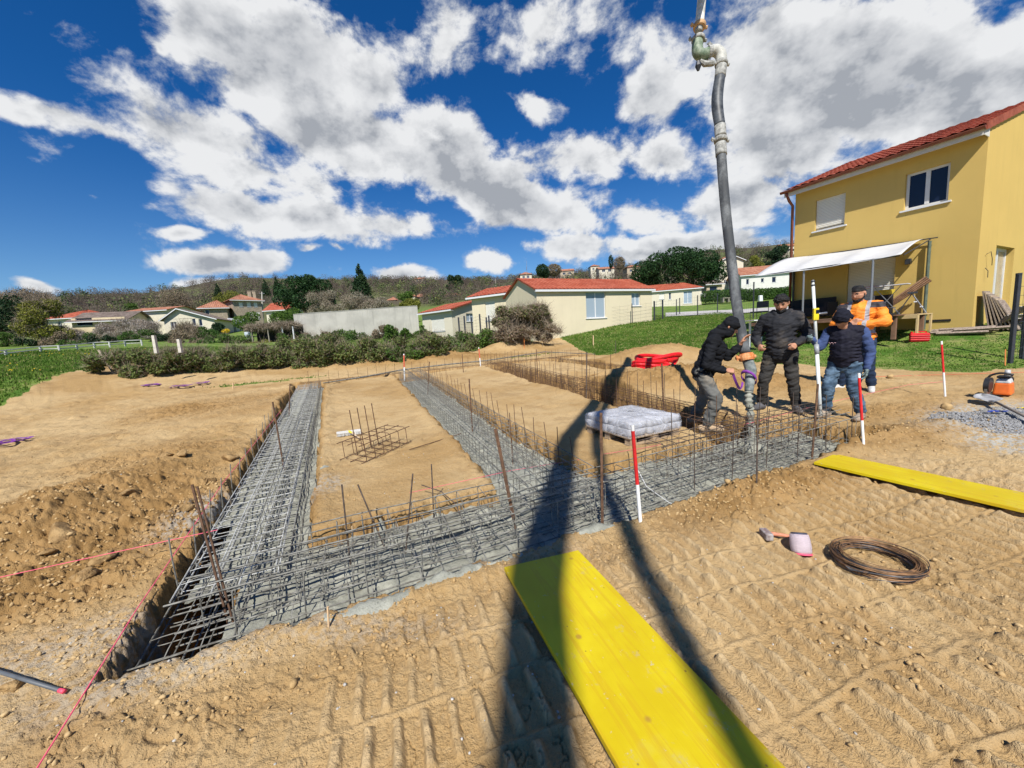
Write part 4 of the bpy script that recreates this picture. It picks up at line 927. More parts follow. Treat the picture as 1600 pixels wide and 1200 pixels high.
# ---------------------------------------------------------------- vegetation
def leaf_cloud(clumps,n,size,seed=0,shell=.55,stretch=1.0,droop=0):
    """triangles spread in ellipsoid clumps [(cx,cy,cz,rx,ry,rz)]"""
    rg=np.random.default_rng(seed); C=np.array(clumps,float); vol=(C[:,3]*C[:,4]*C[:,5])**.67; idx=rg.choice(len(C),n,p=vol/vol.sum())
    d=rg.standard_normal((n,3)); d/=np.linalg.norm(d,axis=1)[:,None]; r=shell+(1-shell)*rg.random(n)**.5; r=np.where(rg.random(n)<.12,r*rg.uniform(.9,1.18,n),r)
    P=C[idx,:3]+d*C[idx,3:6]*r[:,None]
    a=rg.standard_normal((n,3)); a/=np.linalg.norm(a,axis=1)[:,None]; b=np.cross(a,rg.standard_normal((n,3))); b/=np.linalg.norm(b,axis=1)[:,None]
    s=(size*rg.uniform(.6,1.4,n))[:,None]
    V=np.stack([P-a*s*.5*stretch,P+b*s*.42,P+a*s*.5*stretch,P-b*s*.42],1).reshape(-1,3); F=np.arange(4*n).reshape(-1,4)
    return V,F
def twig_cloud(clumps,n,ln,rad,seed=0,up=.6):
    rg=np.random.default_rng(seed); C=np.array(clumps,float); idx=rg.integers(0,len(C),n); d=rg.standard_normal((n,3)); d/=np.linalg.norm(d,axis=1)[:,None]
    P=C[idx,:3]+d*C[idx,3:6]*rg.random(n)[:,None]**.4; dr=rg.standard_normal((n,3))*.6+(P-C[idx,:3])/C[idx,3:6]*.6; dr[:,2]+=up; dr/=np.linalg.norm(dr,axis=1)[:,None]
    s=(ln*rg.uniform(.5,1.3,n))[:,None]; sd=np.cross(dr,rg.standard_normal((n,3))); sd/=np.linalg.norm(sd,axis=1)[:,None]
    V=np.stack([P-sd*rad,P+sd*rad,P+dr*s],1).reshape(-1,3); return V,np.arange(3*n).reshape(-1,3)
def branches(mb,base,h,spread,seed,r,n=7,lean=(0,0)):
    rg=random.Random(seed); b=Vector(base); top=b+Vector((lean[0],lean[1],h*.55)); mb.tube([b,b.lerp(top,.5)+Vector((rg.uniform(-.05,.05)*h,rg.uniform(-.05,.05)*h,0)),top],[r,r*.8,r*.6],7)
    for i in range(n):
        a=i*2.4+rg.random(); s=b.lerp(top,rg.uniform(.45,1)); e=s+Vector((math.cos(a)*spread*rg.uniform(.5,1),math.sin(a)*spread*rg.uniform(.5,1),h*rg.uniform(.2,.45)))
        m=s.lerp(e,.5)+Vector((0,0,h*.05)); mb.tube([s,m,e],[r*.5,r*.3,r*.1],5)
M_['bark']=pm('bark',(.13,.10,.075),.9,.3,12); M_['barklight']=pm('grey_bark',(.26,.23,.19),.9,.3,12)
M_['pine']=leafmat('pine_needles',(.008,.026,.010),(.035,.085,.022),scale=.8,trans=.15)
M_['conifer']=leafmat('conifer_needles',(.010,.030,.014),(.040,.075,.025),scale=.6,trans=.1)
M_['darkleaf']=leafmat('dark_leaf',(.010,.028,.012),(.028,.06,.02),scale=.7,trans=.1)
M_['willow']=leafmat('spring_yellow_leaf',(.14,.15,.025),(.28,.28,.05),(.07,.09,.02),scale=.7)
M_['green']=leafmat('fresh_leaf',(.045,.10,.018),(.12,.20,.035),scale=.8)
M_['bramble']=leafmat('bramble_leaf',(.075,.11,.030),(.17,.22,.06),(.23,.18,.09),scale=1.2)
M_['twig']=leafmat('dry_twig',(.19,.145,.105),(.34,.28,.21),scale=1.5,trans=.05)
M_['brush']=leafmat('brown_brush',(.17,.125,.085),(.29,.22,.15),(.14,.16,.06),scale=1.2,trans=.1)
M_['blossom']=leafmat('blossom',(.55,.50,.47),(.36,.32,.27),(.20,.18,.13),scale=2,trans=.3)
M_['laurel']=leafmat('laurel',(.035,.085,.018),(.09,.17,.035),scale=1.5)
M_['yellowbush']=leafmat('forsythia',(.60,.42,.02),(.75,.58,.04),scale=2)
M_['wood_far']=leafmat('bare_wood',(.13,.098,.078),(.24,.19,.155),(.12,.11,.06),scale=.03,trans=.45)
M_['wood_green']=leafmat('hill_green',(.045,.075,.025),(.13,.155,.06),(.19,.20,.06),scale=.03,trans=.05)
def tree(name,label,base,h,clumps,nleaf,size,mat,trunk_r=.15,cat='tree',group=None,bark='bark',seed=1,spread=None,trunk_h=None,shell=.5,twigs=0,lean=(0,0),stretch=1.0,nb=7):
    """clumps relative to the base"""
    t=thing(name,base,label,cat,group)
    m=MB(); branches(m,(0,0,-.3),(trunk_h or h),spread or h*.25,seed,trunk_r,nb,lean); m.build('trunk',M_[bark],t)
    V,F=leaf_cloud(clumps,nleaf,size,seed,shell,stretch); mesh_obj('crown',V,F,M_[mat] if isinstance(mat,str) else mat,t)
    if twigs:
        V,F=twig_cloud(clumps,twigs,size*5,size*.10,seed+1); mesh_obj('twigs',V,F,M_['twig'],t)
    return t
def dome(cx,cy,cz,rx,ry,rz,n,r,seed,low=-.15):
    rg=random.Random(seed); out=[]
    for i in range(n):
        z=low+(1-low)*(i+.5)/n; a=i*2.39996+rg.uniform(-.3,.3); q=math.sqrt(max(0,1-max(z,0)**2))*(1.0 if z>0 else .9); k=r*rg.uniform(.7,1.25)
        out.append((cx+rx*q*math.cos(a),cy+ry*q*math.sin(a),cz+rz*z,k,k,k*.75))
    out.append((cx,cy,cz,rx*.75,ry*.75,rz*.6)); return out
def base_at(px,py,dp):
    p=pd(px,py,dp); return Vector((p.x,p.y,p.z))
def spread_clumps(n,rx,ry,z0,z1,r,seed,taper=0.0):
    rg=random.Random(seed); out=[]
    for i in range(n):
        f=rg.random(); k=1-taper*f; a=rg.random()*2*pi; q=math.sqrt(rg.random())*k; s=r*rg.uniform(.6,1.3)
        out.append((rx*q*math.cos(a),ry*q*math.sin(a),z0+(z1-z0)*f,s,s,s*.8))
    return out
def m_px(dp,px): return px*dp/FPX
# umbrella pines
b=base_at(1092,462,70); tree('umbrella_pine','huge dark umbrella pine behind the small pale bungalow',b,7.0,dome(-3.6,0,3.6,7.0,5,3.6,34,1.75,3,-.12),24000,.26,'pine',.42,'tree','umbrella pines',spread=5,trunk_h=6,shell=.72,lean=(-1,0),seed=3)
b=base_at(478,498,62); tree('umbrella_pine','dark umbrella pine behind the left end of the grey wall',b,6.2,dome(.3,0,3.1,3.9,3,3.1,22,1.2,5,-.3),13000,.22,'pine',.3,'tree','umbrella pines',trunk_h=5,shell=.7,seed=5)
# conical conifer
def conifer(label,px,pyb,dp,h,w,seed,n=9000,grp='dark conifers',size=.22):
    b=base_at(px,pyb,dp); cl=[]; rg=random.Random(seed)
    for i in range(26):
        f=i/25; rr=w*(1-f)**.8*.72+.12
        for k in range(5 if f<.7 else 3):
            a=k*1.256+i*.9; cl.append((rr*.75*math.cos(a),rr*.75*math.sin(a),h*.08+h*.9*f-rr*.15,rr*.5+.08,rr*.5+.08,h*.035+.05))
    return tree('conifer',label,b,h,cl,n,size,'conifer',.16,'tree',grp,spread=.4,trunk_h=h*.8,shell=.4,seed=seed)
conifer('tall dark conifer rising above the grey wall',568,488,58,7.0,2.2,8)
conifer('slim dark cypress on the skyline left of the umbrella pine',434,462,110,5.2,1.2,9,3000)
conifer('small dark fir over the white cottage roofs',342,468,130,5.4,1.6,10,2500)
conifer('small dark conifer behind the large stone house',416,462,130,5.5,1.8,12,2500)
for i,(px,dx) in enumerate(((706,0),(717,0))):
    b=base_at(px,458,200); tree('round_pine','dark round-headed pine, %s of the pair on the hill'%('left' if i==0 else 'right'),b,9,[(0,0,7.4,1.9,1.9,1.9),(.8,0,5,2.2,2,1.7),(-.7,0,3,2.2,2,1.7)],2500,.5,'conifer',.3,'tree','pair of round pines',trunk_h=8,seed=20+i)
b=base_at(848,438,120); tree('round_pine','small dark round tree on the crest above the long bungalow',b,5,[(0,0,3,2,2,2),(1,0,2,1.4,1.4,1.4)],2500,.35,'conifer',.2,'tree',seed=23)
b=base_at(866,437,125); tree('leafless_tree','brown leafless round tree right of the dark one on the crest',b,5,[(0,0,3,2.6,2,2)],2600,.3,'brush',.2,'tree',seed=24)
b=base_at(955,422,190); tree('dark_fir','pair of dark pointed trees beside the crest houses',b,7,[(0,0,4,1.3,1.3,3.4),(4.5,0,3,1.6,1.6,3)],1800,.4,'conifer',.2,'tree',seed=25)
b=base_at(968,425,180); tree('leafless_tree','rounded leafless tree on the crest left of the umbrella pine',b,6,[(0,0,4,2.8,2.8,3)],2600,.3,'brush',.2,'tree',seed=26)
b=base_at(1212,430,120); tree('dark_tree','dark spreading cedar on the hill next to the yellow house',b,8,spread_clumps(14,3.4,3,1.5,8,1.6,27,.4),7000,.35,'conifer',.3,'tree',seed=27)
b=base_at(1180,432,110); tree('yellow_green_tree','loose yellow-green tree behind the white village house',b,6,spread_clumps(10,2.6,2.4,1.5,5.5,1.3,28,.3),4200,.28,'willow',.2,'tree',seed=28)
# left edge trees
b=base_at(6,534,56); tree('evergreen_oak','large dark evergreen tree cut by the left edge of the view',b,6,dome(0,0,3.0,3.1,3,3.0,18,1.3,30,-.6),10000,.22,'darkleaf',.3,'tree',shell=.6,seed=30)
b=base_at(72,537,54); tree('willow','yellow-green spring tree beside the large dark one',b,6,spread_clumps(22,3.0,2.6,.8,5.4,1.05,31,.35),11000,.20,'willow',.2,'tree',shell=.3,twigs=2500,seed=31)
b=base_at(45,500,90); tree('leafless_tree','big leafless treetop above the dark tree at the far left',b,8,[(0,0,4,5.5,4,3.2),(4,0,3,3,3,2.4)],5200,.28,'brush',.3,'tree',shell=.2,twigs=7000,seed=32)
for i,(px,py,w_,h,lab) in enumerate(((200,538,5.0,3.3,'wide pale blossoming tree in front of the barn'),(232,534,3.4,2.8,'pale blossoming tree left of the white gabled cottage'),(122,539,2.6,2.0,'small pale blossoming tree beside the willow'),(170,534,2.6,2.4,'pinkish blossoming tree at the barn corner'))):
    b=base_at(px,py,56); tree('blossom_tree',lab,b,h,spread_clumps(16,w_*.5,w_*.4,h*.35,h*.95,.75,40+i,.2),6500,.13,'blossom',.12,'tree','blossoming fruit trees',shell=.2,twigs=2600,seed=40+i)
for i,(px,py,w_,h,lab) in enumerate(((512,498,5.2,3.6,'grey blossoming tree right of the left umbrella pine'),(556,496,5.0,2.9,'grey blossoming shrub at the foot of the tall conifer'),(590,494,3,2.2,'grey blossoming shrub right of the tall conifer'))):
    b=base_at(px,py,54); tree('blossom_tree',lab,b,h,spread_clumps(16,w_*.5,w_*.4,h*.3,h*.95,.8,45+i,.2),6500,.13,leafmat('grey_blossom',(.33,.29,.22),(.22,.21,.13),(.42,.38,.33),scale=2) if i==0 else bpy.data.materials['grey_blossom'],.12,'tree','blossoming fruit trees',shell=.2,twigs=3000,seed=45+i)
SH=[(300,533,52,2.6,2.4,'leafless_tree','twiggy leafless tree before the white gabled cottage','brush',2000,3500),(326,529,52,1.8,1.5,'laurel_bush','rounded blue-green bush below the gabled cottage','laurel',3500,0),(340,526,56,1.6,1.9,'laurel_bush','dark green bush left of the yellow one','darkleaf',3000,0),(353,528,50,.62,1.1,'forsythia_bush','bright yellow flowering bush','yellowbush',1500,0),
    (390,527,54,2.2,3.9,'garden_tree','fresh green tree in front of the large stone house','green',5500,0),(452,520,56,3.0,3.6,'garden_tree','dense green tree behind the vine-covered pergola','green',7000,0),(462,531,44,1.6,1.8,'garden_bush','green bush at the left end of the grey wall','laurel',3500,0),(418,531,42,1.0,1.2,'garden_bush','green bush beside the pergola','green',2500,0),
    (268,532,54,1.1,1.2,'garden_bush','dark green bush below the blue window','darkleaf',2000,0),(640,490,56,1.9,2.4,'garden_tree','bright yellow-green tree above the right half of the grey wall','willow',3500,0),(636,482,70,1.8,2.9,'garden_tree','bright green round tree by the hillside houses','green',3500,0),(603,490,80,3,1.6,'garden_bush','low olive shrubs above the grey wall','bramble',2500,0),
    (612,530,36,.9,1.3,'ivy_bush','green ivy tuft against the grey wall, left one','green',1600,0),(632,531,36,.8,1.0,'ivy_bush','green ivy tuft against the grey wall, right one','green',1400,0),(664,530,35,.9,1.5,'ivy_bush','green shrub at the right end of the grey wall','green',1500,0),(108,498,120,3,3.5,'garden_tree','green tree over the far hipped roof','bramble',2200,0),(205,489,130,2.5,3.5,'garden_tree','bright green tree on the slope above the barn','green',2000,0),
    (280,487,105,5.5,5.0,'leafless_tree','red-brown leafless tree behind the gabled cottage','brush',5200,3000),(355,478,130,5,4.2,'garden_tree','light green tree left of the large stone house','willow',3500,0)]
for i,(px,py,dp,w_,h,nm,lab,mt,n,tw) in enumerate(SH):
    b=base_at(px,py,dp); tree(nm,lab,b,h,spread_clumps(9,w_*.62,w_*.5,h*(.28 if 'tree' in nm else .02),h*.85,w_*.42,60+i,.25),n,.11+dp*.0011,mt,.06+w_*.02,'tree' if 'tree' in nm else 'bush',shell=.35,twigs=tw,seed=60+i)
# shrubs of the gardens behind the paddock fence
GS=[(-30,540,'darkleaf'),(12,541,'green'),(52,541,'darkleaf'),(92,540,'brush'),(130,538,'laurel'),(165,537,'darkleaf'),(215,536,'laurel'),(250,535,'darkleaf'),(290,537,'brush'),(330,537,'laurel'),(370,536,'green'),(402,540,'yellowbush'),(450,541,'green'),(478,536,'laurel'),(505,534,'brush'),(535,533,'green'),(565,533,'laurel'),(596,532,'brush'),(648,531,'green')]
GN=['cut by the left edge','below the large dark tree','below the willow','under the small blossoming tree','left of the wide blossoming tree','below the wide blossoming tree','under its right side','below the white gabled cottage','behind the concrete posts','below the yellow bush','below the green tree, before the barrel','low and yellowish before the pergola','right of the pergola','at the left foot of the grey wall','brown, before the left third of the grey wall','green, before the middle of the grey wall','dark green, right of the wall middle','brown, left of the ivy tufts','green, right of the ivy tufts']
for i,(px,py,mt) in enumerate(GS):
    b=base_at(px,py,46 if px<270 else 40); w_=1.9 if mt!='yellowbush' else 1.6; h=1.25+.35*math.sin(i*2.3) if mt!='yellowbush' else .5
    t=thing('garden_shrub',(b.x,b.y,b.z-.25),'garden shrub behind the meadow, '+GN[i],'bush','garden shrubs behind the meadow'); cl=spread_clumps(10,w_,w_*.6,.0,h,.5,300+i,.2); V,F=leaf_cloud(cl,3200,.13,300+i,.3); mesh_obj('crown',V,F,M_[mt] if mt!='yellowbush' else M_['willow'],t); V,F=twig_cloud(cl,500,.5,.01,340+i); mesh_obj('twigs',V,F,M_['twig'],t)
# bramble hedge behind the berm, one thing per bush
HD=[(198,588,544,9.9,1.35,.9),(250,585,541,10.6,1.5,1.0),(305,583,538,11.8,1.7,1.1),(362,580,535,13.2,1.8,1.15),(418,576,531,14.8,1.8,1.2),(474,573,524,16.4,1.9,1.3),(530,569,516,18.2,1.9,1.4),(588,565,519,20,2.0,1.3),(642,561,527,21,1.9,1.1),(700,554,512,22,2.0,1.3),(752,546,507,22.5,1.5,1.4)]
NMH=['at its left end by the leaning post','second from its left end','behind the purple straps','in front of the gabled cottage','in front of the yellow bush','in front of the pergola','before the left end of the grey wall','before the middle of the grey wall','before the right end of the grey wall','below the white bungalow','touching the big brown bush']
for i,(px,yb,yt,dp,wx,h) in enumerate(HD):
    g=at(px,yb); q=depth(g); top=pd(px,yt,q+.6); hh=max(.8,top.z-g.z); k=q/15; b=Vector((g.x,g.y,g.z-.1)); wx=m_px(q,46); dirv=VV3
    cl=[]; rg=random.Random(i+5)
    for j in range(22):
        s=rg.uniform(-1,1); a=rg.uniform(-.1,1.0); z=rg.uniform(.06,.82)*(1-.30*s*s*rg.random()); r=hh*rg.uniform(.16,.27); p=Vector((VA[0],VA[1],0))*s*wx+Vector((UA[0],UA[1],0))*(a*1.0); cl.append((p.x,p.y,hh*z,r*1.3,r*1.2,r))
    mt=M_['bramble'] if i not in(8,10) else M_['green']
    t=thing('bramble_bush',b,'bush of the bramble hedge, '+NMH[i],'bush','bramble hedge behind the dug earth')
    V,F=leaf_cloud(cl,9000,.055+.002*q,i,.15); mesh_obj('crown',V,F,mt,t)
    V,F=twig_cloud(cl,1500,.45,.006,i+50,.8); mesh_obj('twigs',V,F,M_['twig'],t)
# big brushy bush and its neighbours
g=at(820,532); hh=pd(820,474,depth(g)).z-g.z; q=depth(g); wd=m_px(q,50)
cl=spread_clumps(64,wd*1.35,wd*.6,-hh*.05,hh*.84,hh*.16,91,.5)
t=thing('brushy_bush',g,'big brown and green brushy bush in front of the long bungalow','bush'); V,F=leaf_cloud(cl,20000,.085,91,.2); mesh_obj('crown',V,F,M_['brush'],t); V,F=leaf_cloud([c for c in cl if c[2]>hh*.35],9000,.10,92,.4); mesh_obj('leaves',V,F,M_['bramble'],t); V,F=twig_cloud(cl,9000,.55,.009,93,.3); mesh_obj('twigs',V,F,M_['twig'],t)
# sapling
g=at(823,524); t=thing('bare_sapling',g,'thin leafless sapling standing in the brushy bush','tree'); m=MB(); top=pd(823,407,depth(g))-g; m.tube([(0,0,0),top*.5,top],[.05,.035,.008],6)
for i in range(16):
    a=i*2.4; s=top*(.3+.6*i/16); m.tube([s,s+Vector((math.cos(a)*.5,math.sin(a)*.5,.55))*(1-.5*i/16)],[.012,.003],4)
m.build('trunk',M_['barklight'],t)
# laurel hedge on the right
a=pd(1100,470,60); bb=pd(1236,462,60); 
for i in range(5):
    p=a.lerp(bb,(i+.5)/5); t=thing('laurel_hedge',(p.x,p.y,p.z-.2),['left end of the clipped laurel hedge, behind the pine trunk side','clipped laurel hedge length just left of the hose','clipped laurel hedge length just right of the hose','clipped laurel hedge length below the white village house','right end of the clipped laurel hedge, beside the awning'][i],'hedge','clipped laurel hedge')
    V,F=leaf_cloud([(j*.7-1.05,0,.75+.1*math.sin(j+i),.75,.6,.95) for j in range(4)],3600,.16,100+i,.5); mesh_obj('crown',V,F,M_['laurel'],t)
# woods on the hills: nobody could count these
def woods():
    rg=np.random.default_rng(11); VV=[];FF=[];VG=[];FG=[]; nb=0;ng=0
    N=4200; az=rg.uniform(-62,62,N); rr=np.exp(rg.uniform(math.log(125),math.log(362),N))
    # denser toward the crest
    for i in range(N):
        a=math.radians(az[i]); x=rr[i]*math.sin(a); y=rr[i]*math.cos(a); z=float(base_z(x,y)); el=(z-CAMZ)/rr[i]
        if rr[i]<175 and az[i]<-12: continue
        if rr[i]<240 and rg.random()<.5 and az[i]>-10: continue
        h=rg.uniform(4,7.5)*(.8 if rr[i]<200 else 1); n=150; w_=h*rg.uniform(.34,.5)
        d=rg.standard_normal((n,3)); d/=np.linalg.norm(d,axis=1)[:,None]; P=d*rg.random((n,1))**.4*np.array([w_,w_,h*.45])+np.array([x,y,z+h*.5])
        ax=rg.standard_normal((n,3))*np.array([.5,.5,1.0]); ax/=np.linalg.norm(ax,axis=1)[:,None]; bx=np.cross(ax,rg.standard_normal((n,3))); bx/=np.linalg.norm(bx,axis=1)[:,None]
        s=rg.uniform(.5,1.1,(n,1))*h*.088
        gr=rg.random()<(.22 if rr[i]<220 else .10)
        kk=.26 if not gr else .5
        V=np.stack([P-bx*s*kk,P+bx*s*kk,P+ax*s*1.3],1).reshape(-1,3)
        if gr: VG.append(V)
        else: VV.append(V)
    V=np.concatenate(VV); tag(mesh_obj('bare_woods',V,np.arange(len(V)).reshape(-1,3),M_['wood_far']),'mass of leafless grey-brown woods covering the hills','woods',None,'stuff')
    V=np.concatenate(VG); tag(mesh_obj('green_woods',V,np.arange(len(V)).reshape(-1,3),M_['wood_green']),'scattered green growth among the woods on the hills','woods',None,'stuff')
woods()
# grass blades
def grass():
    rg=np.random.default_rng(21); N=420000; az=rg.uniform(-57,57,N); rr=np.exp(rg.uniform(math.log(6.5),math.log(42),N)); x=rr*np.sin(np.radians(az)); y=rr*np.cos(np.radians(az))
    ed=lawn_edge(x,y)+.35*fbm(x*1.3,y*1.3,3); k=(ed>.05+rg.random(N)*.3)&((rg.random(N)<.35+.65*sst(fbm(x*.9,y*.9,3),-.25,.15))|(az<30))
    tuft=np.zeros(N)
    for q in ((400,600,1.6,.35,20,1.0),(470,592,1.2,.3,20,.9),(620,572,.5,.2,20,.8),(345,688,.25,.18,0,.6),(590,575,.5,.15,0,.6),(820,556,2.2,.35,22,.9),(700,567,1,.12,22,.5)): tuft=np.maximum(tuft,q[5]*zone(x,y,*q[:5]))
    k=k|(rg.random(N)<tuft*.5-.1); x,y,rr=x[k],y[k],rr[k]; az=az[k]; n=len(x); z=ground_z(x,y,False)
    tall=np.where(np.degrees(np.arctan2(x,y))<30,.8,.22)*(1+.5*fbm(x*.8,y*.8,2))
    h=rg.uniform(.05,.13,n)*tall*.72*(1+.012*rr)*np.where(ed[k]<.05,.55,1); w_=.006+.0009*rr; a=rg.random(n)*6.28; l=rg.uniform(.1,.6,n)*h; b=rg.random(n)*6.28
    P=np.stack([x,y,z-.01],-1); sd=np.stack([np.cos(a)*w_,np.sin(a)*w_,0*a],-1); tp=P+np.stack([np.cos(b)*l,np.sin(b)*l,h+.02],-1)
    V=np.stack([P-sd,P+sd,tp],1).reshape(-1,3)
    m=leafmat('grass_blade',(.060,.135,.014),(.135,.215,.032),(.30,.27,.11),scale=.6,trans=.3)
    tag(mesh_obj('grass',V,np.arange(3*n).reshape(-1,3),m),'green grass of the meadow and the lawn around the dug plot','grass',None,'stuff')
    # dandelions in the left meadow
    N=300; az=rg.uniform(-57,-42,N); rr=rg.uniform(11,40,N); x=rr*np.sin(np.radians(az)); y=rr*np.cos(np.radians(az)); k=(lawn_edge(x,y)>.6)&(fbm(x*.25,y*.25,2)>0); x,y=x[k],y[k]
    P=np.stack([x,y,ground_z(x,y,False)+.13],-1); V,F=rocks(P,np.full(len(x),.026),IC1,9,flat=.5); tag(mesh_obj('dandelions',V,F,pm('dandelion_yellow',(.75,.50,.02),.8,.1,5)),'yellow dandelions dotted over the left meadow','flowers',None,'stuff')
grass()
# ---------------------------------------------------------------- concrete pump boom with its hanging hose
def catmull(P,n=6):
    P=[Vector(p) for p in P]; out=[]
    for i in range(len(P)-1):
        a=P[max(i-1,0)];b=P[i];c=P[i+1];d=P[min(i+2,len(P)-1)]
        for k in range(n):
            t=k/n; out.append(.5*((2*b)+(c-a)*t+(2*a-5*b+4*c-d)*t*t+(3*b-a-3*c+d)*t**3))
    out.append(P[-1]); return out
def shadow_up(gx,gy,z):
    """point at height z whose sun shadow falls on the pad at gx,gy"""
    g=float(pad(gx,gy)); k=(z-g)/SUNV.z; return Vector((gx+SUNV.x*k,gy+SUNV.y*k,z))
HB=Vector(ppad(1170,662)); dB=depth(HB); TIP=pd(1097,-8,1); 
_r=rayw(1097,-8); _k=5.45/_r[2]; TIP=Vector((_r[0]*_k,_r[1]*_k,5.45+CAMZ)); dT=depth(TIP)
def hp(px,py): 
    f=(662-py)/(662+8.0); return pd(px,py,dB+(dT-dB)*max(0,f)**1.0)
def rubber():
    m,t,b,o=newmat('cement_dusted_rubber'); tc=t.node('ShaderNodeTexCoord'); v=tc.outputs['Object']; mp=t.node('ShaderNodeMapping'); t.l.new(v,mp.inputs[0]); mp.inputs['Scale'].default_value=(1,1,.5)
    n=t.noise(mp.outputs[0],3.5,5,.65); n2=t.noise(v,30,3,.6); c=t.mix(t.sstep(n,.40,.60),c4((.045,.05,.055)),c4((.15,.16,.165))); c=t.mix(t.math('MULTIPLY',t.sstep(n2,.52,.66),.5),c,c4((.05,.05,.055)))
    t.l.new(c,b.inputs['Base Color']); b.inputs['Roughness'].default_value=.75; bn=t.node('ShaderNodeBump'); bn.inputs['Strength'].default_value=.4; bn.inputs['Distance'].default_value=.01; t.l.new(t.noise(v,60,3,.6),bn.inputs['Height']); t.l.new(bn.outputs[0],b.inputs['Normal']); return m
def boom():
    t=thing('concrete_pump_boom',HB,'concrete pump boom tip with long grey hose hanging over the near trench','pump boom')
    o=HB; rb=rubber(); cm=pm('cement_splashed_steel',(.26,.26,.24),.7,.3,20,col2=(.42,.42,.39)); gr=pm('green_cast_elbow',(.13,.20,.12),.55,.3,14,col2=(.28,.33,.24))
    def T(name,pix,r,mat,n=16,sm=5,smooth=True,off=0):
        P=catmull([hp(*p)-o for p in pix],sm); rs=r if not isinstance(r,list) else [float(np.interp(i/(len(P)-1),np.linspace(0,1,len(r)),r)) for i in range(len(P))]
        return MB().tube(P,rs,n).build(name,mat,t,smooth)
    T('hose',[(1164,552),(1158,518),(1151,475),(1143,410),(1135,340),(1130,285),(1127,243)],[.074,.071,.070,.071,.071],rb)
    T('hose_end',[(1170,612),(1172,592),(1173,578),(1168,563)],[.056,.066,.076,.070],pm('wet_hose_end',(.12,.15,.15),.5,.3,12,col2=(.28,.30,.28)))
    T('hose',[(1125,197),(1121,170),(1121,148),(1125,120)],[.078,.084,.084,.078],pm('dark_rubber',(.045,.05,.058),.5,.3,10,col2=(.10,.11,.12)))
    T('hose_ferrule',[(1127,243),(1126,225)],.082,cm); T('hose_ferrule',[(1126,214),(1125,197)],.084,cm); T('hose_ferrule',[(1125,121),(1127,104)],.083,cm)
    T('reducer',[(1091,50),(1093,41)],[.055,.062],cm)
    def clamp(px,py,dx,dy,r,mat,w=.035):
        a=hp(px,py)-o; d=(hp(px+dx,py+dy)-hp(px,py)).normalized(); m=MB(); m.tube([a-d*w,a-d*w*.4,a+d*w*.4,a+d*w],[r*.93,r,r,r*.93],18); q=d.cross(Vector((0,1,0))).normalized()
        m.tube([a+q*r*.8,a+q*(r+.05)],.022,8); m.tube([a-q*r*.8,a-q*(r+.03)],.026,8); m.tube([a+q*(r+.03)-d*.04,a+q*(r+.03)+d*.04],.012,6); return m.build('pipe_clamp',mat,t)
    clamp(1126,219,0,-10,.100,cm,.03); clamp(1166,558,-2,-10,.103,pm('orange_clamp',(.62,.17,.03),.6,.2,14,col2=(.72,.36,.16)),.05); clamp(1127,100,0,-10,.098,cm,.03); clamp(1108,82,10,0,.098,cm,.03); clamp(1091,62,0,-10,.105,cm,.03); clamp(1093,41,1,-10,.100,pm('rusty_clamp',(.50,.32,.17),.7,.25,14),.035)
    T('elbow',[(1127,100),(1126,86),(1118,79),(1108,81)],[.078,.085,.085,.078],pm('whitened_elbow',(.46,.46,.42),.6,.15,18),n=18)
    T('elbow',[(1108,82),(1097,86),(1090,80),(1090,62)],[.078,.088,.088,.080],gr,n=18)
    T('delivery_pipe',[(1093,38),(1095,15),(1097,-8)],.068,pm('dirty_white_pipe',(.55,.54,.49),.6,.22,9,col2=(.68,.67,.62),bump=.2),n=16)
    m=MB(); a=hp(1101,100)-o; b=hp(1113,99)-o; m.tube([hp(1094,95)-o,a,b,hp(1114,96)-o],[.03,.045,.045,.03],8); m.build('support_bracket',cm,t)
    m=MB(); q=hp(1091,103)-o; m.tube([q+Vector((0,0,.07)),q,q-Vector((0,0,.07))],[.03,.05,.02],8); m.build('rubber_bung',M_['darkmetal'],t)
    # arm overhead: box section climbing back toward the pump truck behind the viewer
    J=TIP+Vector((0,0,.25)); _q1=ppad(888,684); _q2=ppad(838,905); K1=shadow_up(_q1[0],_q1[1],8.2); K2=shadow_up(_q2[0],_q2[1],8.4); K3=shadow_up(_q2[0]-.62,_q2[1]-8,8.8)
    def arm(a,b,w0,w1,h0,h1):
        d=(b-a).normalized(); s=d.cross(ZZ).normalized(); u=s.cross(d); vs=[]
        for p,w_,h_ in((a,w0,h0),(b,w1,h1)):
            for i,j in((-1,-1),(1,-1),(1,1),(-1,1)): vs.append(p+s*w_*i/2+u*h_*j/2-o)
        m=MB(); m.add(vs,[(0,3,2,1),(4,5,6,7),(0,1,5,4),(1,2,6,5),(2,3,7,6),(3,0,4,7)]); return m
    am=pm('boom_white',(.65,.66,.66),.5,.1,3)
    arm(J,K1,.13,.22,.13,.24).build('boom_arm',am,t); arm(K1,K2,.22,.34,.24,.34).build('boom_arm',am,t); arm(K2,K3,.34,.46,.34,.46).build('boom_arm',am,t)
    Q=[TIP-o,shadow_up(2.45,8.9,7.4)-o,shadow_up(1.15,5.3,8.1)-o,shadow_up(.80,2.59,8.4)-o,shadow_up(.76,1.5,8.5)-o,shadow_up(.6,-5.5,8.8)-o]
    MB().tube([TIP-o,TIP-o+Vector((0,0,.05))],.068,12).build('pipe_joint',cm,t)
    MB().tube(catmull(Q,4),.075,12).build('delivery_pipe',am,t,True)
    # poured concrete falling out of the hose end
    P=[hp(1170,612),hp(1170,630),hp(1173,650)]; g=Vector(ppad(1177,690)); g.z-=.18; P.append(g); P=catmull(P,10); rg=random.Random(2)
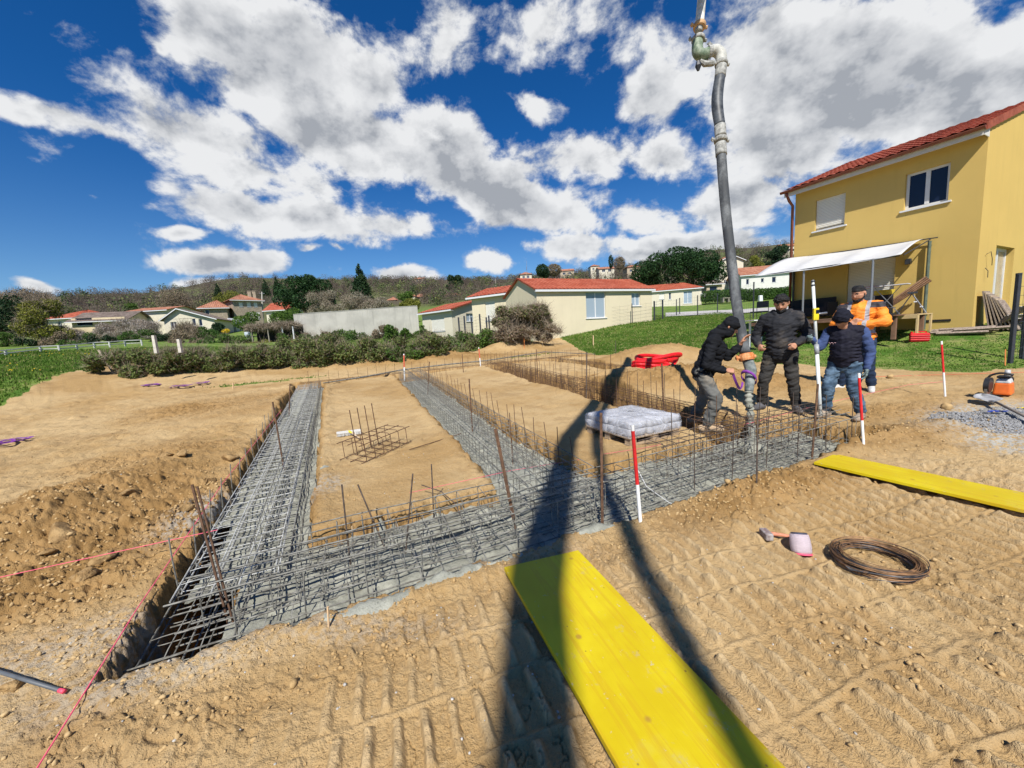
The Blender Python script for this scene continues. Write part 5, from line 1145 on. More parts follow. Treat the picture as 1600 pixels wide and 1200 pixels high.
    m=MB(); m.tube(P,[.042+.011*math.sin(i*1.7)+.010*rg.random() for i in range(len(P)-4)]+[.075,.10,.14,.20],12); s=m.build('poured_concrete',M_['concrete'],None,True); tag(s,'rope of wet concrete dropping out of the hose end','concrete')
boom()
# ---------------------------------------------------------------- yellow shuttering boards
def boardmat():
    m,t,b,o=newmat('yellow_board'); tc=t.node('ShaderNodeTexCoord'); v=tc.outputs['Object']; mp=t.node('ShaderNodeMapping'); t.l.new(v,mp.inputs[0]); mp.inputs['Scale'].default_value=(.5,9,1)
    gw=t.noise(mp.outputs[0],3.0,5,.65,1.2); n=t.noise(v,2.2,4,.6)
    c=t.mix(t.sstep(n,.35,.68),c4((.54,.40,.003)),c4((.62,.50,.008))); c=t.mix(t.math('MULTIPLY',t.sstep(gw,.48,.62),.62),c,c4((.52,.33,.008)))
    vo=t.node('ShaderNodeTexVoronoi'); t.l.new(v,vo.inputs['Vector']); vo.inputs['Scale'].default_value=5.2; vo.inputs['Randomness'].default_value=1
    c=t.mix(t.math('MULTIPLY',t.sstep(vo.outputs['Distance'],.11,.04),.8),c,c4((.36,.20,.03)))
    v2=t.node('ShaderNodeTexVoronoi'); t.l.new(v,v2.inputs['Vector']); v2.inputs['Scale'].default_value=11; c=t.mix(t.math('MULTIPLY',t.sstep(v2.outputs['Distance'],.075,.03),.85),c,c4((.20,.12,.03)))
    d=t.noise(v,1.1,5,.7); c=t.mix(t.math('MULTIPLY',t.sstep(d,.52,.70),.42),c,c4((.42,.36,.17)))
    e_=t.noise(v,7,6,.75); c=t.mix(t.math('MULTIPLY',t.sstep(e_,.58,.70),.55),c,c4((.40,.33,.20))); s_=t.noise(v,26,4,.7); c=t.mix(t.math('MULTIPLY',t.sstep(s_,.64,.72),.7),c,c4((.46,.43,.33)))
    t.l.new(c,b.inputs['Base Color']); b.inputs['Roughness'].default_value=.5; b.inputs['Specular IOR Level'].default_value=.35
    bn=t.node('ShaderNodeBump'); bn.inputs['Strength'].default_value=.25; bn.inputs['Distance'].default_value=.004; t.l.new(gw,bn.inputs['Height']); t.l.new(bn.outputs[0],b.inputs['Normal']); return m
M_['board']=boardmat()
def board(name,label,a,b,ln,lift_a,lift_b,lift_end,ref,wid):
    """a,b pixels of the end corners; board runs toward ref pixel"""
    A=Vector(ppad(*a)); B=Vector(ppad(*b)); Rf=Vector(ppad(*ref)); d=(Rf-A); d.z=0; d.normalize(); s=(B-A); s.z=0; s-=d*s.dot(d); s.normalize()
    z=lambda P,l: float(pad(P.x,P.y))+l
    c=[A,A+s*wid,A+s*wid+d*ln,A+d*ln]; c=[Vector((p.x,p.y,z(p,l))) for p,l in zip(c,(lift_a,lift_b,lift_b+lift_end,lift_a+lift_end))]
    X=(c[3]-c[0]).normalized(); Y=(c[1]-c[0]); Y=(Y-X*Y.dot(X)).normalized(); Z=X.cross(Y)
    if Z.z<0: Z=-Z
    t=bpy.data.objects; mb=MB(); L_=(c[3]-c[0]).length; mb.box((L_/2,wid/2,0),(L_,wid,.027)); o=mb.build(name,M_['board']); Mx=Matrix((X,Y,X.cross(Y))).transposed().to_4x4(); Mx.translation=c[0]; o.matrix_world=Mx; bevel(o,.002,1); return o
def boards():
    o=board('shuttering_board','yellow shuttering board crossed by shadows, lying nearest the camera','','',0,0,0,0,'',0) if False else None
    b1=board('shuttering_board','', (789,906),(910,869),2.6,.075,.045,.0,(950,1200),.535); tag(b1,'yellow shuttering board lying nearest the camera under the boom shadow','board','yellow shuttering boards')
    sp=MB(); n=14; 
    sp.add([(1.52+.022*math.cos(k*2*pi/n)*(1+.12*math.sin(k*3)),.27+.02*math.sin(k*2*pi/n),.0145) for k in range(n)],[tuple(range(n))]); sp.build('cement_spot',pm('cement_spot',(.75,.75,.68),.8,.1,30),b1)
    b2=board('shuttering_board','', (1271,735),(1310,716),3.0,.075,.04,.02,(1600,817),.50); tag(b2,'yellow shuttering board lying farther off at the right, cut by the view edge','board','yellow shuttering boards')
boards()
# ---------------------------------------------------------------- pallet of cement bags under film
def filmmat():
    m,t,b,o=newmat('plastic_film'); tc=t.node('ShaderNodeTexCoord'); b.inputs['Base Color'].default_value=(.72,.74,.80,1); b.inputs['Roughness'].default_value=.22; b.inputs['Specular IOR Level'].default_value=.7
    bn=t.node('ShaderNodeBump'); bn.inputs['Strength'].default_value=.9; bn.inputs['Distance'].default_value=.03; n=t.noise(tc.outputs['Object'],9,5,.7,1.5); t.l.new(n,bn.inputs['Height']); t.l.new(bn.outputs[0],b.inputs['Normal'])
    tr=t.node('ShaderNodeBsdfTransparent'); mx=t.node('ShaderNodeMixShader'); t.l.new(t.sstep(n,.38,.7,.12,.62),mx.inputs[0]); t.l.new(tr.outputs[0],mx.inputs[1]); t.l.new(b.outputs[0],mx.inputs[2]); t.l.new(mx.outputs[0],o.inputs[0]); return m
def pallet():
    Fc=Vector(ppad(985,699)); Rc=Vector(ppad(1063,680)); Lc=Vector(ppad(925,671)); ax=(Rc-Fc); Wd=ax.length; rz=math.atan2(ax.y,ax.x); dl=(Lc-Fc); Dp=abs(-math.sin(rz)*dl.x+math.cos(rz)*dl.y)
    t=thing('cement_pallet',Fc,'pallet of cement bags wrapped in glossy clear film inside the plot','pallet of bags',rz=rz); wm=pm('pallet_wood',(.34,.25,.16),.85,.25,8)
    m=MB()
    for y in (.06,Dp/2,Dp-.06): m.box((Wd/2,y,.015),(Wd,.10,.02)); [m.box((x,y,.06),(.1,.1,.07)) for x in(.06,Wd/2,Wd-.06)]
    m.build('pallet_base',wm,t); m=MB()
    for i in range(7): m.box((.05+(Wd-.1)*i/6,Dp/2,.105),(.11,Dp,.02))
    m.build('pallet_deck',wm,t)
    bag=pm('cement_bag_paper',(.36,.36,.38),.8,.2,5,col2=(.50,.50,.52)); rg=random.Random(3)
    v,f=IC3
    for l in range(2):
        for i in range(3):
            for j in range(2):
                w_,d_=Wd/3*.98,Dp/2*.97; q=np.sign(v)*np.abs(v)**.17; q=q*np.array([w_*.5,d_*.5,.045]); o=mesh_obj('cement_bag',q,f,bag,t,True); o.location=(Wd/3*(i+.5)+rg.uniform(-.012,.012),Dp/2*(j+.5),.165+.085*l+rg.uniform(-.005,.008)); o.rotation_euler=(rg.uniform(-.03,.03),rg.uniform(-.03,.03),rg.uniform(-.03,.03))
    # loose slab-like packs on top
    m=MB(); m.box((Wd*.36,Dp*.55,.305),(Wd*.42,Dp*.5,.025),.05); m.box((Wd*.72,Dp*.45,.30),(Wd*.4,Dp*.42,.02),-.08); bevel(m.build('mesh_pack',bag,t),.01)
    # film: box shell with crumples
    n=26; vs=[];fs=[]
    prof=[(.0,.11),(.0,.19),(.0,.27),(.03,.305),(.28,.325),(.5,.33)]
    per=[]; 
    for k in range(4*n):
        s,q=k//n,(k%n)/n; per.append([(q,0),(1,q),(1-q,1),(0,1-q)][s])
    for r,(ins,z) in enumerate(prof):
        for k,(a,b) in enumerate(per):
            x=Wd*(a+(0.5-a)*ins*1.0*2*(1 if ins<.5 else 1)) ; y=Dp*(b+(0.5-b)*ins*2)
            nx=fbm(np.array([a*9+r*.7]),np.array([b*9.0+z*9]),3)[0]; ex=.016+.016*nx
            cx,cy=x-Wd/2,y-Dp/2; L_=math.hypot(cx,cy)+1e-6; vs.append((x+cx/L_*ex,y+cy/L_*ex,z+.010*nx))
    N_=4*n
    for r in range(len(prof)-1):
        for k in range(N_): fs.append((r*N_+k,r*N_+(k+1)%N_,(r+1)*N_+(k+1)%N_,(r+1)*N_+k))
    m=MB(); m.add(vs,fs); m.build('film',filmmat(),t,True)
pallet()
# ---------------------------------------------------------------- red conduit coil
def coil_red():
    c=at(1024,577); t=thing('conduit_coil',c,'coil of red corrugated conduit lying on the earth heap','coil of conduit',rz=.35); rg=random.Random(1); mt=pm('red_corrugated_plastic',(.68,.012,.018),.42,.08,10)
    for k in range(5):
        P=[];rr=.42+.07*rg.random(); ph=rg.random()*6; n=180; tl=rg.uniform(-.10,.10); zz=.06+.055*k
        for i in range(n+1):
            a=2*pi*i/n*(.98)+ph; P.append((rr*1.28*math.cos(a)+.05*k-.1,rr*.82*math.sin(a),zz+tl*math.sin(a)+.04*math.sin(2*a+k)))
        MB().tube(P,[.043*(1 if i%2 else .90) for i in range(n+1)],9).build('conduit_loop',mt,t)
    P=catmull([(.35,-.25,.10),(.6,-.1,.22),(.75,.25,.20),(.70,.45,.14)],20); MB().tube(P,[.043*(1 if i%2 else .9) for i in range(len(P))],9).build('conduit_loop',mt,t)
coil_red(); bpy.data.objects['conduit_coil'].scale=(1.18,1.18,1.3)
# ---------------------------------------------------------------- ribbons
M_['purple']=pm('purple_webbing',(.20,.04,.30),.7,.2,20)
def ribbon(pts,w,side=None,th=.004):
    P=catmull(pts,6); m=MB(); vs=[]
    for i,p in enumerate(P):
        d=(P[min(i+1,len(P)-1)]-P[max(i-1,0)]).normalized(); s=d.cross(side or ZZ); s=s.normalized() if s.length>1e-4 else Vector((1,0,0)); n=s.cross(d).normalized()*th/2
        vs+=[p-s*w/2-n,p+s*w/2-n,p+s*w/2+n,p-s*w/2+n]
    fs=[]
    for i in range(len(P)-1):
        for k in range(4): fs.append((4*i+k,4*i+(k+1)%4,4*i+4+(k+1)%4,4*i+4+k))
    fs+= [(3,2,1,0),tuple(4*(len(P)-1)+k for k in range(4))]; m.add(vs,fs); return m
def sling_pile(px,py,w_,h_,seed,label):
    c=at(px,py); rg=random.Random(seed); pts=[]; q=depth(c)
    for i in range(11): a=i*1.9+rg.random(); r=rg.uniform(.4,1); pts.append((math.cos(a)*r*m_px(q,w_)*.5,math.sin(a)*r*m_px(q,w_)*.45,.035+.06*rg.random()))
    o=ribbon(pts,.05).build('lifting_sling',M_['purple']); o.location=c; tag(o,label,'sling','purple slings dropped on the soil')
sling_pile(12,694,60,10,1,'purple sling lying at the left edge of the view'); sling_pile(237,604,26,8,2,'purple sling, leftmost of three near the bramble hedge'); sling_pile(284,606,32,9,3,'purple sling, middle one of three near the bramble hedge'); sling_pile(316,601,28,8,4,'purple sling, rightmost of three near the bramble hedge')
# ---------------------------------------------------------------- wire coil, mallet, spool
def wire_coil():
    c=Vector(ppad(1368,884)); a=Vector(ppad(1290,862)); b=Vector(ppad(1447,908)); R0=(b-a).length/2; m=MB(); rg=random.Random(5)
    for k in range(66):
        rr=R0*rg.uniform(.76,1.0); zz=.012+.045*rg.random(); ph=rg.random()*6; tl=rg.uniform(-.02,.02); ex=rg.uniform(-.015,.015); n=56
        P=[((rr+.006*math.sin(3*t_+ph))*math.cos(t_)+ex,(rr*.92)*math.sin(t_)+ex,max(.004,zz+tl*math.sin(t_+ph))) for t_ in [2*pi*i/n for i in range(n+1)]]; m.tube(P,.0019,4,cap=False,mi=0 if rg.random()<.62 else 1)
    for k in range(6):
        P=[(-R0*.92,-.1-.008*k,.03),(0,-.16-.012*k,.035+.004*k),(R0*.78,-.11-.006*k,.03)]; m.tube(catmull(P,5),.002,4,mi=1)
    o=m.build('tie_wire_coil',[pm('rusty_wire',(.24,.13,.06),.6,.4,20,metal=.3),pm('black_wire',(.05,.05,.055),.5,.3,20,metal=.5)]); o.location=(c.x,c.y,c.z+.012); o.rotation_euler=(0,0,-.25); tag(o,'large coil of rusty tie wire lying on the tracked soil','wire coil')
wire_coil()
def mallet():
    c=Vector(ppad(1197,842)); t=thing('club_hammer',c,'small club hammer with a worn reddish handle next to the string spool','hammer',rz=math.radians(-5)); 
    m=MB(); m.box((0,0,.035),(.05,.10,.052)); bevel(m.build('hammer_head',pm('worn_hammer_head',(.30,.20,.19),.6,.4,25,col2=(.42,.40,.38)),t),.008)
    MB().tube([(.02,0,.04),(.09,-.01,.035),(.20,-.03,.02)],[.016,.013,.011],8).build('handle',pm('red_orange_handle',(.55,.22,.13),.6,.3,20),t,True)
mallet()
def spool():
    c=Vector(ppad(1253,866)); t=thing('string_spool',c,'spool of white and pink mason string beside the hammer','spool',rz=.5); m=MB(); rg=random.Random(2)
    P=[(0,0,.005),(0,0,.02),(0,0,.05),(0,0,.095),(0,0,.125)]; o=MB().tube(P,[.050,.058,.060,.057,.052],24).build('wound_string',pm('wound_string',(.80,.66,.70),.8,.10,40,stretch=(1,1,12),bump=.8,bscale=60),t,True); 
    MB().tube([(0,0,.12),(0,0,.134)],.046,20).build('core',pm('dark_core',(.05,.055,.09),.5,.2,10),t); MB().tube([(0,0,-.002),(0,0,.008)],.058,20).build('flange',M_['pink'],t); t.rotation_euler=(-.30,.30,.5)
spool()
# ---------------------------------------------------------------- cut-off saw, shovel, pliers on the gravel
def saw():
    c=at(1567,619); t=thing('cutoff_saw',c,'orange petrol cut-off saw standing on the grey gravel','saw',rz=math.radians(-60)); og=pm('orange_plastic',(.75,.16,.03),.35,.12,8); bk=pm('black_plastic',(.02,.02,.022),.45,.2,10); gy=pm('grey_cover',(.42,.44,.46),.45,.2,10,col2=(.6,.6,.6))
    m=MB(); m.box((0,0,.13),(.20,.24,.20),taper=.88); bevel(m.build('motor_body',og,t),.03,3)
    m=MB(); m.box((0,0,.255),(.17,.22,.08),taper=.75); bevel(m.build('top_cover',gy,t),.025,3)
    m=MB(); m.box((.0,-.01,.315),(.14,.18,.035)); bevel(m.build('air_filter_cap',bk,t),.012)
    MB().tube(catmull([(-.12,-.13,.03),(-.15,-.15,.20),(-.13,-.16,.33),(-.02,-.15,.385),(.10,-.13,.36)],6),.016,8).build('front_handle',bk,t,True)
    MB().tube(catmull([(.02,.12,.24),(.04,.26,.27),(.03,.33,.20),(.0,.26,.10),(0,.12,.06)],6),.018,8).build('rear_handle',bk,t,True)
    MB().tube([(.03,-.05,.33),(.03,-.05,.43)],[.035,.03],12).build('tank_cap',gy,t,True)
    m=MB(); m.tube([(-.13,-.30,.15),(-.10,-.30,.15)],.15,28); m.build('cutting_disc',pm('steel_disc',(.25,.25,.25),.4,.2,20,metal=.6),t); m=MB(); m.tube([(-.145,-.30,.17),(-.085,-.30,.17)],.165,28); o=m.build('disc_guard',bk,t); o.scale=(1,1,.7); o.location=(0,0,.09)
saw()
def shovel():
    c=at(1540,632); e=at(1660,690); d=(e-c); d.z=0; rz=math.atan2(d.y,d.x); t=thing('shovel',c,'round-bladed pale shovel lying on gravel in front of the saw','shovel',rz=rz)
    nu,nv=10,10; vs=[];fs=[]
    for i in range(nu+1):
        for j in range(nv+1):
            u=i/nu; v=j/nv*2-1; w_=.14*math.sqrt(max(0,1-(1-u*1.25)**2)) if u<.8 else .14*(1-.25*(u-.8)/.2); vs.append((-.17+.34*u,v*w_,.05+.04*v*v+.05*(1-u)**2+.02*u))
    for i in range(nu):
        for j in range(nv): q=i*(nv+1)+j; fs.append((q,q+1,q+nv+2,q+nv+1))
    m=MB(); m.add(vs,fs); o=m.build('blade',pm('bleached_blade',(.42,.42,.42),.5,.15,10,metal=.3,col2=(.52,.52,.52)),t,True); s=o.modifiers.new('t','SOLIDIFY'); s.thickness=.004
    MB().tube([(.12,0,.06),(.22,0,.085),(.32,0,.09)],[.022,.02,.018],10).build('socket',pm('grey_socket',(.30,.31,.33),.5,.15,10,metal=.4),t,True); MB().tube([(.30,0,.09),(1.3,.02,.03)],.017,10).build('handle',pm('worn_handle',(.20,.17,.14),.7,.3,20,stretch=(1,8,8)),t,True)
shovel()
def pliers():
    c=at(1556,646); t=thing('pliers',c,'blue and black handled pincers on gravel below the shovel','pliers',rz=.1); bl=pm('blue_grip',(.03,.06,.32),.5,.15,10); bk=M_['darkmetal']
    MB().tube(catmull([(-.10,.02,.015),(.0,.05,.02),(.12,.0,.015),(.24,-.03,.01)],5),.013,8).build('grip',bl,t,True); MB().tube(catmull([(-.10,0,.015),(-.06,-.08,.012),(.03,-.14,.01)],5),.013,8).build('grip',bk,t,True); m=MB(); m.box((-.12,.01,.015),(.06,.05,.02)); m.build('jaw',M_['alu'],t)
pliers()
c=at(1590,640); o=MB().tube([(0,0,.015),(.12,.0,.02),(.30,.05,.02)],[.010,.008,.014],7).build('screwdriver',pm('yellow_black_tool',(.55,.42,.03),.5,.4,30)); o.location=c; tag(o,'yellow and black hand tool at the right edge on the gravel','tool')
def broom():
    c=at(546,680); t=thing('broom',c,'broom with white bristles and yellow collar lying between left and middle trench','broom',rz=math.radians(20)); m=MB(); rg=random.Random(1)
    m.box((0,0,.055),(.36,.05,.03)); m.build('head',pm('white_broom_block',(.62,.62,.60),.6,.1,10),t); m=MB()
    for i in range(90): x=-.17+.34*(i%30)/29; y=(i//30-1)*.016; m.tube([(x,y,.045),(x+rg.uniform(-.012,.012),y-.02,.0)],.004,3)
    m.build('bristles',pm('white_bristle',(.70,.70,.68),.8,.1,10),t); MB().tube([(0,0,.06),(.05,-.12,.05)],[.018,.014],8).build('collar',pm('yellow_collar',(.75,.62,.03),.5,.1,10),t); MB().tube([(.05,-.12,.05),(.16,-.40,.015)],.011,8).build('handle',pm('pale_handle',(.55,.42,.28),.7,.1,10),t)
broom()
def grey_pipe():
    a=Vector(ppad(-40,1052)); b=Vector(ppad(104,1097)); t=thing('grey_pipe',a,'thin grey tube with a pink tip at the lower left','pipe'); d=b-a; u=ZZ*.055; MB().tube([u,d*.96+u],.0085,10).build('tube',pm('grey_tube',(.10,.11,.12),.5,.15,10),t,True); MB().tube([d*.955+u,d+u],.0095,10).build('tip',pm('pink_tip',(.85,.08,.14),.5,.05,10),t,True)
grey_pipe()
for px,yt,yb,r,lab,mt in ((927,524,541,.03,'short wooden peg in the grass behind the rear trench','peg_wood'),(819,528,545,.016,'thin orange peg on the far earth ridge','peg_orange'),(1571,546,572,.010,'thin orange peg in the lawn next to the mesh gate','peg_orange'),(364,598,607,.02,'tiny wooden peg on bare soil near the purple slings','peg_wood'),(550,822,832,.006,'small peg in the concrete spill','peg_wood'),(512,948,985,.006,'thin twig-like peg in the soil below the near trench','peg_wood')):
    b=at(px,yb); tp=pd(px+(yb-yt)*.0,yt,depth(b)); o=MB().tube([Vector((0,0,-.1)),(tp-b)],r,5).build('marking_peg',bpy.data.materials.get(mt) or pm(mt,(.60,.42,.24) if mt=='peg_wood' else (.75,.25,.07),.8,.15,8)); o.location=b; tag(o,lab,'peg','marking pegs')
for px,py,r,lab in ((1391,590,.05,'lone fist-sized stone on bare soil below the lawn'),(1479,639,.06,'lone round stone between the lone pole and the shovel')):
    p=at(px,py); v,f=IC3; nn=fbm(v[:,0]*1.5+px,v[:,1]*1.5+v[:,2],3); o=mesh_obj('loose_stone',v*(1+.25*nn[:,None])*r,f,M_['clod'],smooth=True); o.location=(p.x,p.y,p.z+r*.4); tag(o,lab,'stone')
# ---------------------------------------------------------------- fences
def wire_fence(name,label,posts,h_px,r,mat,mesh_n=0,wire=.006,group=None,sq=False):
    base=[at(px,py) if dp is None else pd(px,py,dp) for px,py,dp in posts]; o=base[0]; t=thing(name,o,label,'fence',group); tops=[]
    for b,hp_ in zip(base,h_px):
        tp=pd(0,0,1); d=depth(b); hgt=m_px(d,hp_); m=MB(); q=b-o
        (m.box(q+Vector((0,0,hgt/2-.2)),(r*2,r*2,hgt+.4)) if sq else m.tube([q-ZZ*.4,q+ZZ*hgt],r,7)); m.build('post',mat,t); tops.append(q+ZZ*hgt)
    if mesh_n:
        m=MB()
        for i in range(len(base)-1):
            for k in range(mesh_n): f=(k+.5)/mesh_n; m.tube([(base[i]-o).lerp(tops[i],f),(base[i+1]-o).lerp(tops[i+1],f)],wire,3,cap=False)
            nv=int((base[i+1]-base[i]).length/ (.20 if name=='mesh_fence' else .5))
            for k in range(nv): f=(k+.5)/max(nv,1); m.tube([(base[i]-o).lerp(base[i+1]-o,f),tops[i].lerp(tops[i+1],f)],wire*.8,3,cap=False)
        m.build('wire_mesh',mat,t)
    return t
wire_fence('wire_fence','fence of dark posts and thin wire along the long bungalow',[(868,521,None),(911,516,None),(950,511,None),(988,506,None),(1022,502,None)],[26,34,32,31,31],.035,M_['darkmetal'],6,.004)
wire_fence('garden_gate','dark metal gate frame at the right corner of the long bungalow',[(1023,501,None),(1035,499,None)],[30,30],.045,M_['darkmetal'],8,.008)
wire_fence('wire_fence','fence of dark posts running from the gate toward the laurel hedge',[(1036,499,None),(1057,494,None),(1062,492,None),(1090,494,None),(1121,489,None),(1177,498,None)],[30,26,26,32,30,56],.04,M_['darkmetal'],6,.004)
wire_fence('garden_fence','grey post fence in front of the white bungalows',[(718,519,24),(727,520,24),(738,518,24),(751,517,24),(761,516,24),(765,515,24),(781,514,24)],[23,26,22,26,20,22,22],.05,M_['darkmetal'],5,.004)
wf=pm('weathered_white_wood',(.50,.50,.47),.8,.2,8)
fr_=[(-60,562,None),(10,556,None),(64,550,None),(93,549,None),(121,547,None),(148,544,None),(172,543,None),(196,541,None),(222,540,None)]
t=wire_fence('paddock_fence','long pale rail fence at the far side of the left meadow',fr_,[9]*9,.06,wf,0)
_b=[at(px,py) for px,py,_ in fr_]; 
for f in (.95,.45):
    for i in range(len(_b)-1):
        m=MB(); ha=m_px(depth(_b[i]),9)*f; hb=m_px(depth(_b[i+1]),9)*f; m.tube([_b[i]-_b[0]+ZZ*ha,_b[i+1]-_b[0]+ZZ*hb],.035,5); m.build('rail',wf,t)
for px,yt,yb,lab in ((243,524,546,'stout pale concrete post rising out of the bramble hedge'),(281,530,545,'pale concrete post right of the taller one in the hedge')):
    b=at(px,583); b=pd(px,yb+6,13); m=MB(); tp=pd(px-2,yt,depth(b)); m.slab([(-.05,0,0),(.05,0,0),(.045,0,(tp-b).z),(-.045,0,(tp-b).z)],(0,.09,0)); o=m.build('concrete_post',pm('pale_concrete',(.52,.50,.44),.9,.2,8),None); o.location=b; tag(o,lab,'post','concrete posts in the hedge')
b=at(180,584); o=MB().tube([(0,0,-.1),pd(154,547,depth(b))-b],[.04,.035],7).build('leaning_post',pm('white_tipped_wood',(.35,.30,.22),.85,.4,3)); o.location=b; tag(o,'old fence post leaning left at the end of the bramble hedge','post')
# utility poles
for px,yt,yb,dp,lab in ((409,456,490,90,'grey concrete utility pole before the large stone house'),(774,436,462,150,'distant utility pole behind the stepped bungalow roof')):
    b=pd(px,yb,dp); tp=pd(px,yt,dp); t=thing('utility_pole',b,lab,'utility pole'); MB().tube([(0,0,-2),tp-b],[.22,.14],7).build('shaft',M_['barklight'] if dp>100 else pm('pole_concrete',(.42,.40,.35),.9,.1,4),t); m=MB(); m.box((tp-b)-ZZ*.4,(1.2,.1,.1)); m.build('crossarm',M_['alu'],t)
def mesh_gate():
    b=at(1578,568); d=depth(b); tp=pd(1583,430,d); h=(tp-b).z; t=thing('mesh_fence',b,'dark grey metal post with mesh panel at the right edge','fence'); m=MB(); m.box((0,0,h/2-.1),(.075,.075,h+.2)); bevel(m.build('post',M_['darkmetal'],t),.01); m=MB(); m.tube([(0,0,h-.02),(0,0,h+.02)],.05,12); m.build('post_cap',M_['darkmetal'],t)
    e=(pd(1700,560,d*1.12)-b); e.z=.15; m=MB(); gm=M_['darkmetal']; n=22
    for k in range(9): z=.12+h*.9*k/9; m.tube([(0,0,z),e+Vector((0,0,z))],.004,4,cap=False)
    for k in range(1,26): q=e*(k/26); m.tube([q+Vector((0,0,.1)),q+Vector((0,0,h*.93))],.003,4,cap=False)
    m.build('mesh_panel',gm,t)
    m=MB(); q=(pd(1606,470,d*1.02)-b); m.box((q.x,q.y,h/2),(.07,.07,h)); m.build('gate_post',gm,t)
mesh_gate()
# right-hand gravel road beyond the lawn
def road():
    P=[(1040,492),(1100,489),(1150,487),(1200,484),(1260,480)]; vs=[];fs=[]
    for px,py in P:
        a=at(px,py+3.5); b=at(px,py-2.5); 
        for q in (a,a.lerp(b,.5),b): vs.append((q.x,q.y,TZ(q.x,q.y)+.06))
    for i in range(len(P)-1):
        for k in range(2): fs.append((3*i+k,3*i+3+k,3*i+4+k,3*i+1+k))
    o=mesh_obj('road',vs,fs,pm('pale_gravel_road',(.42,.40,.38),.95,.12,2)); tag(o,'pale gravel road behind the lawn',None,None,'structure')
road()
# ---------------------------------------------------------------- deck and what stands on it
def deck():
    t=thing('wooden_deck',yl(.95,0,.0),'brown raised wooden deck under the awning','deck',rz=FD); wm=pm('brown_deck_wood',(.20,.11,.07),.7,.25,4,stretch=(1,10,1)); pw=pm('pale_plywood',(.55,.40,.20),.8,.12,5)
    m=MB()
    for k in range(17): m.box((2.15,.02+.142*k+.065,.27),(4.3,.13,.03))
    m.build('deck_boards',wm,t); m=MB(); m.box((2.3,2.40,.22),(4.0,.03,.12)); m.build('edge_board',wm,t)
    for x in (.1,1.2,2.3,3.4,4.2):
        for y in(.2,2.25): MB().box((x,y,-.1),(.1,.1,.7)).build('post',wm,t)
    m=MB(); m.box((-.02,1.3,.26),(.55,1.1,.03)); m.box((-.27,.8,-.02),(.04,.1,.55)); m.box((-.27,1.8,-.02),(.04,.1,.55)); m.box((.0,1.84,.2),(.55,.03,.10)); m.build('plywood_step',pw,t)
deck()
def local_obj(m,name,mat,s,off,z,rz,label,cat,group=None,par=None):
    o=m.build(name,mat,par); 
    if par is None: o.location=yl(s,off,z); o.rotation_euler=(0,0,FD+rz); tag(o,label,cat,group)
    return o
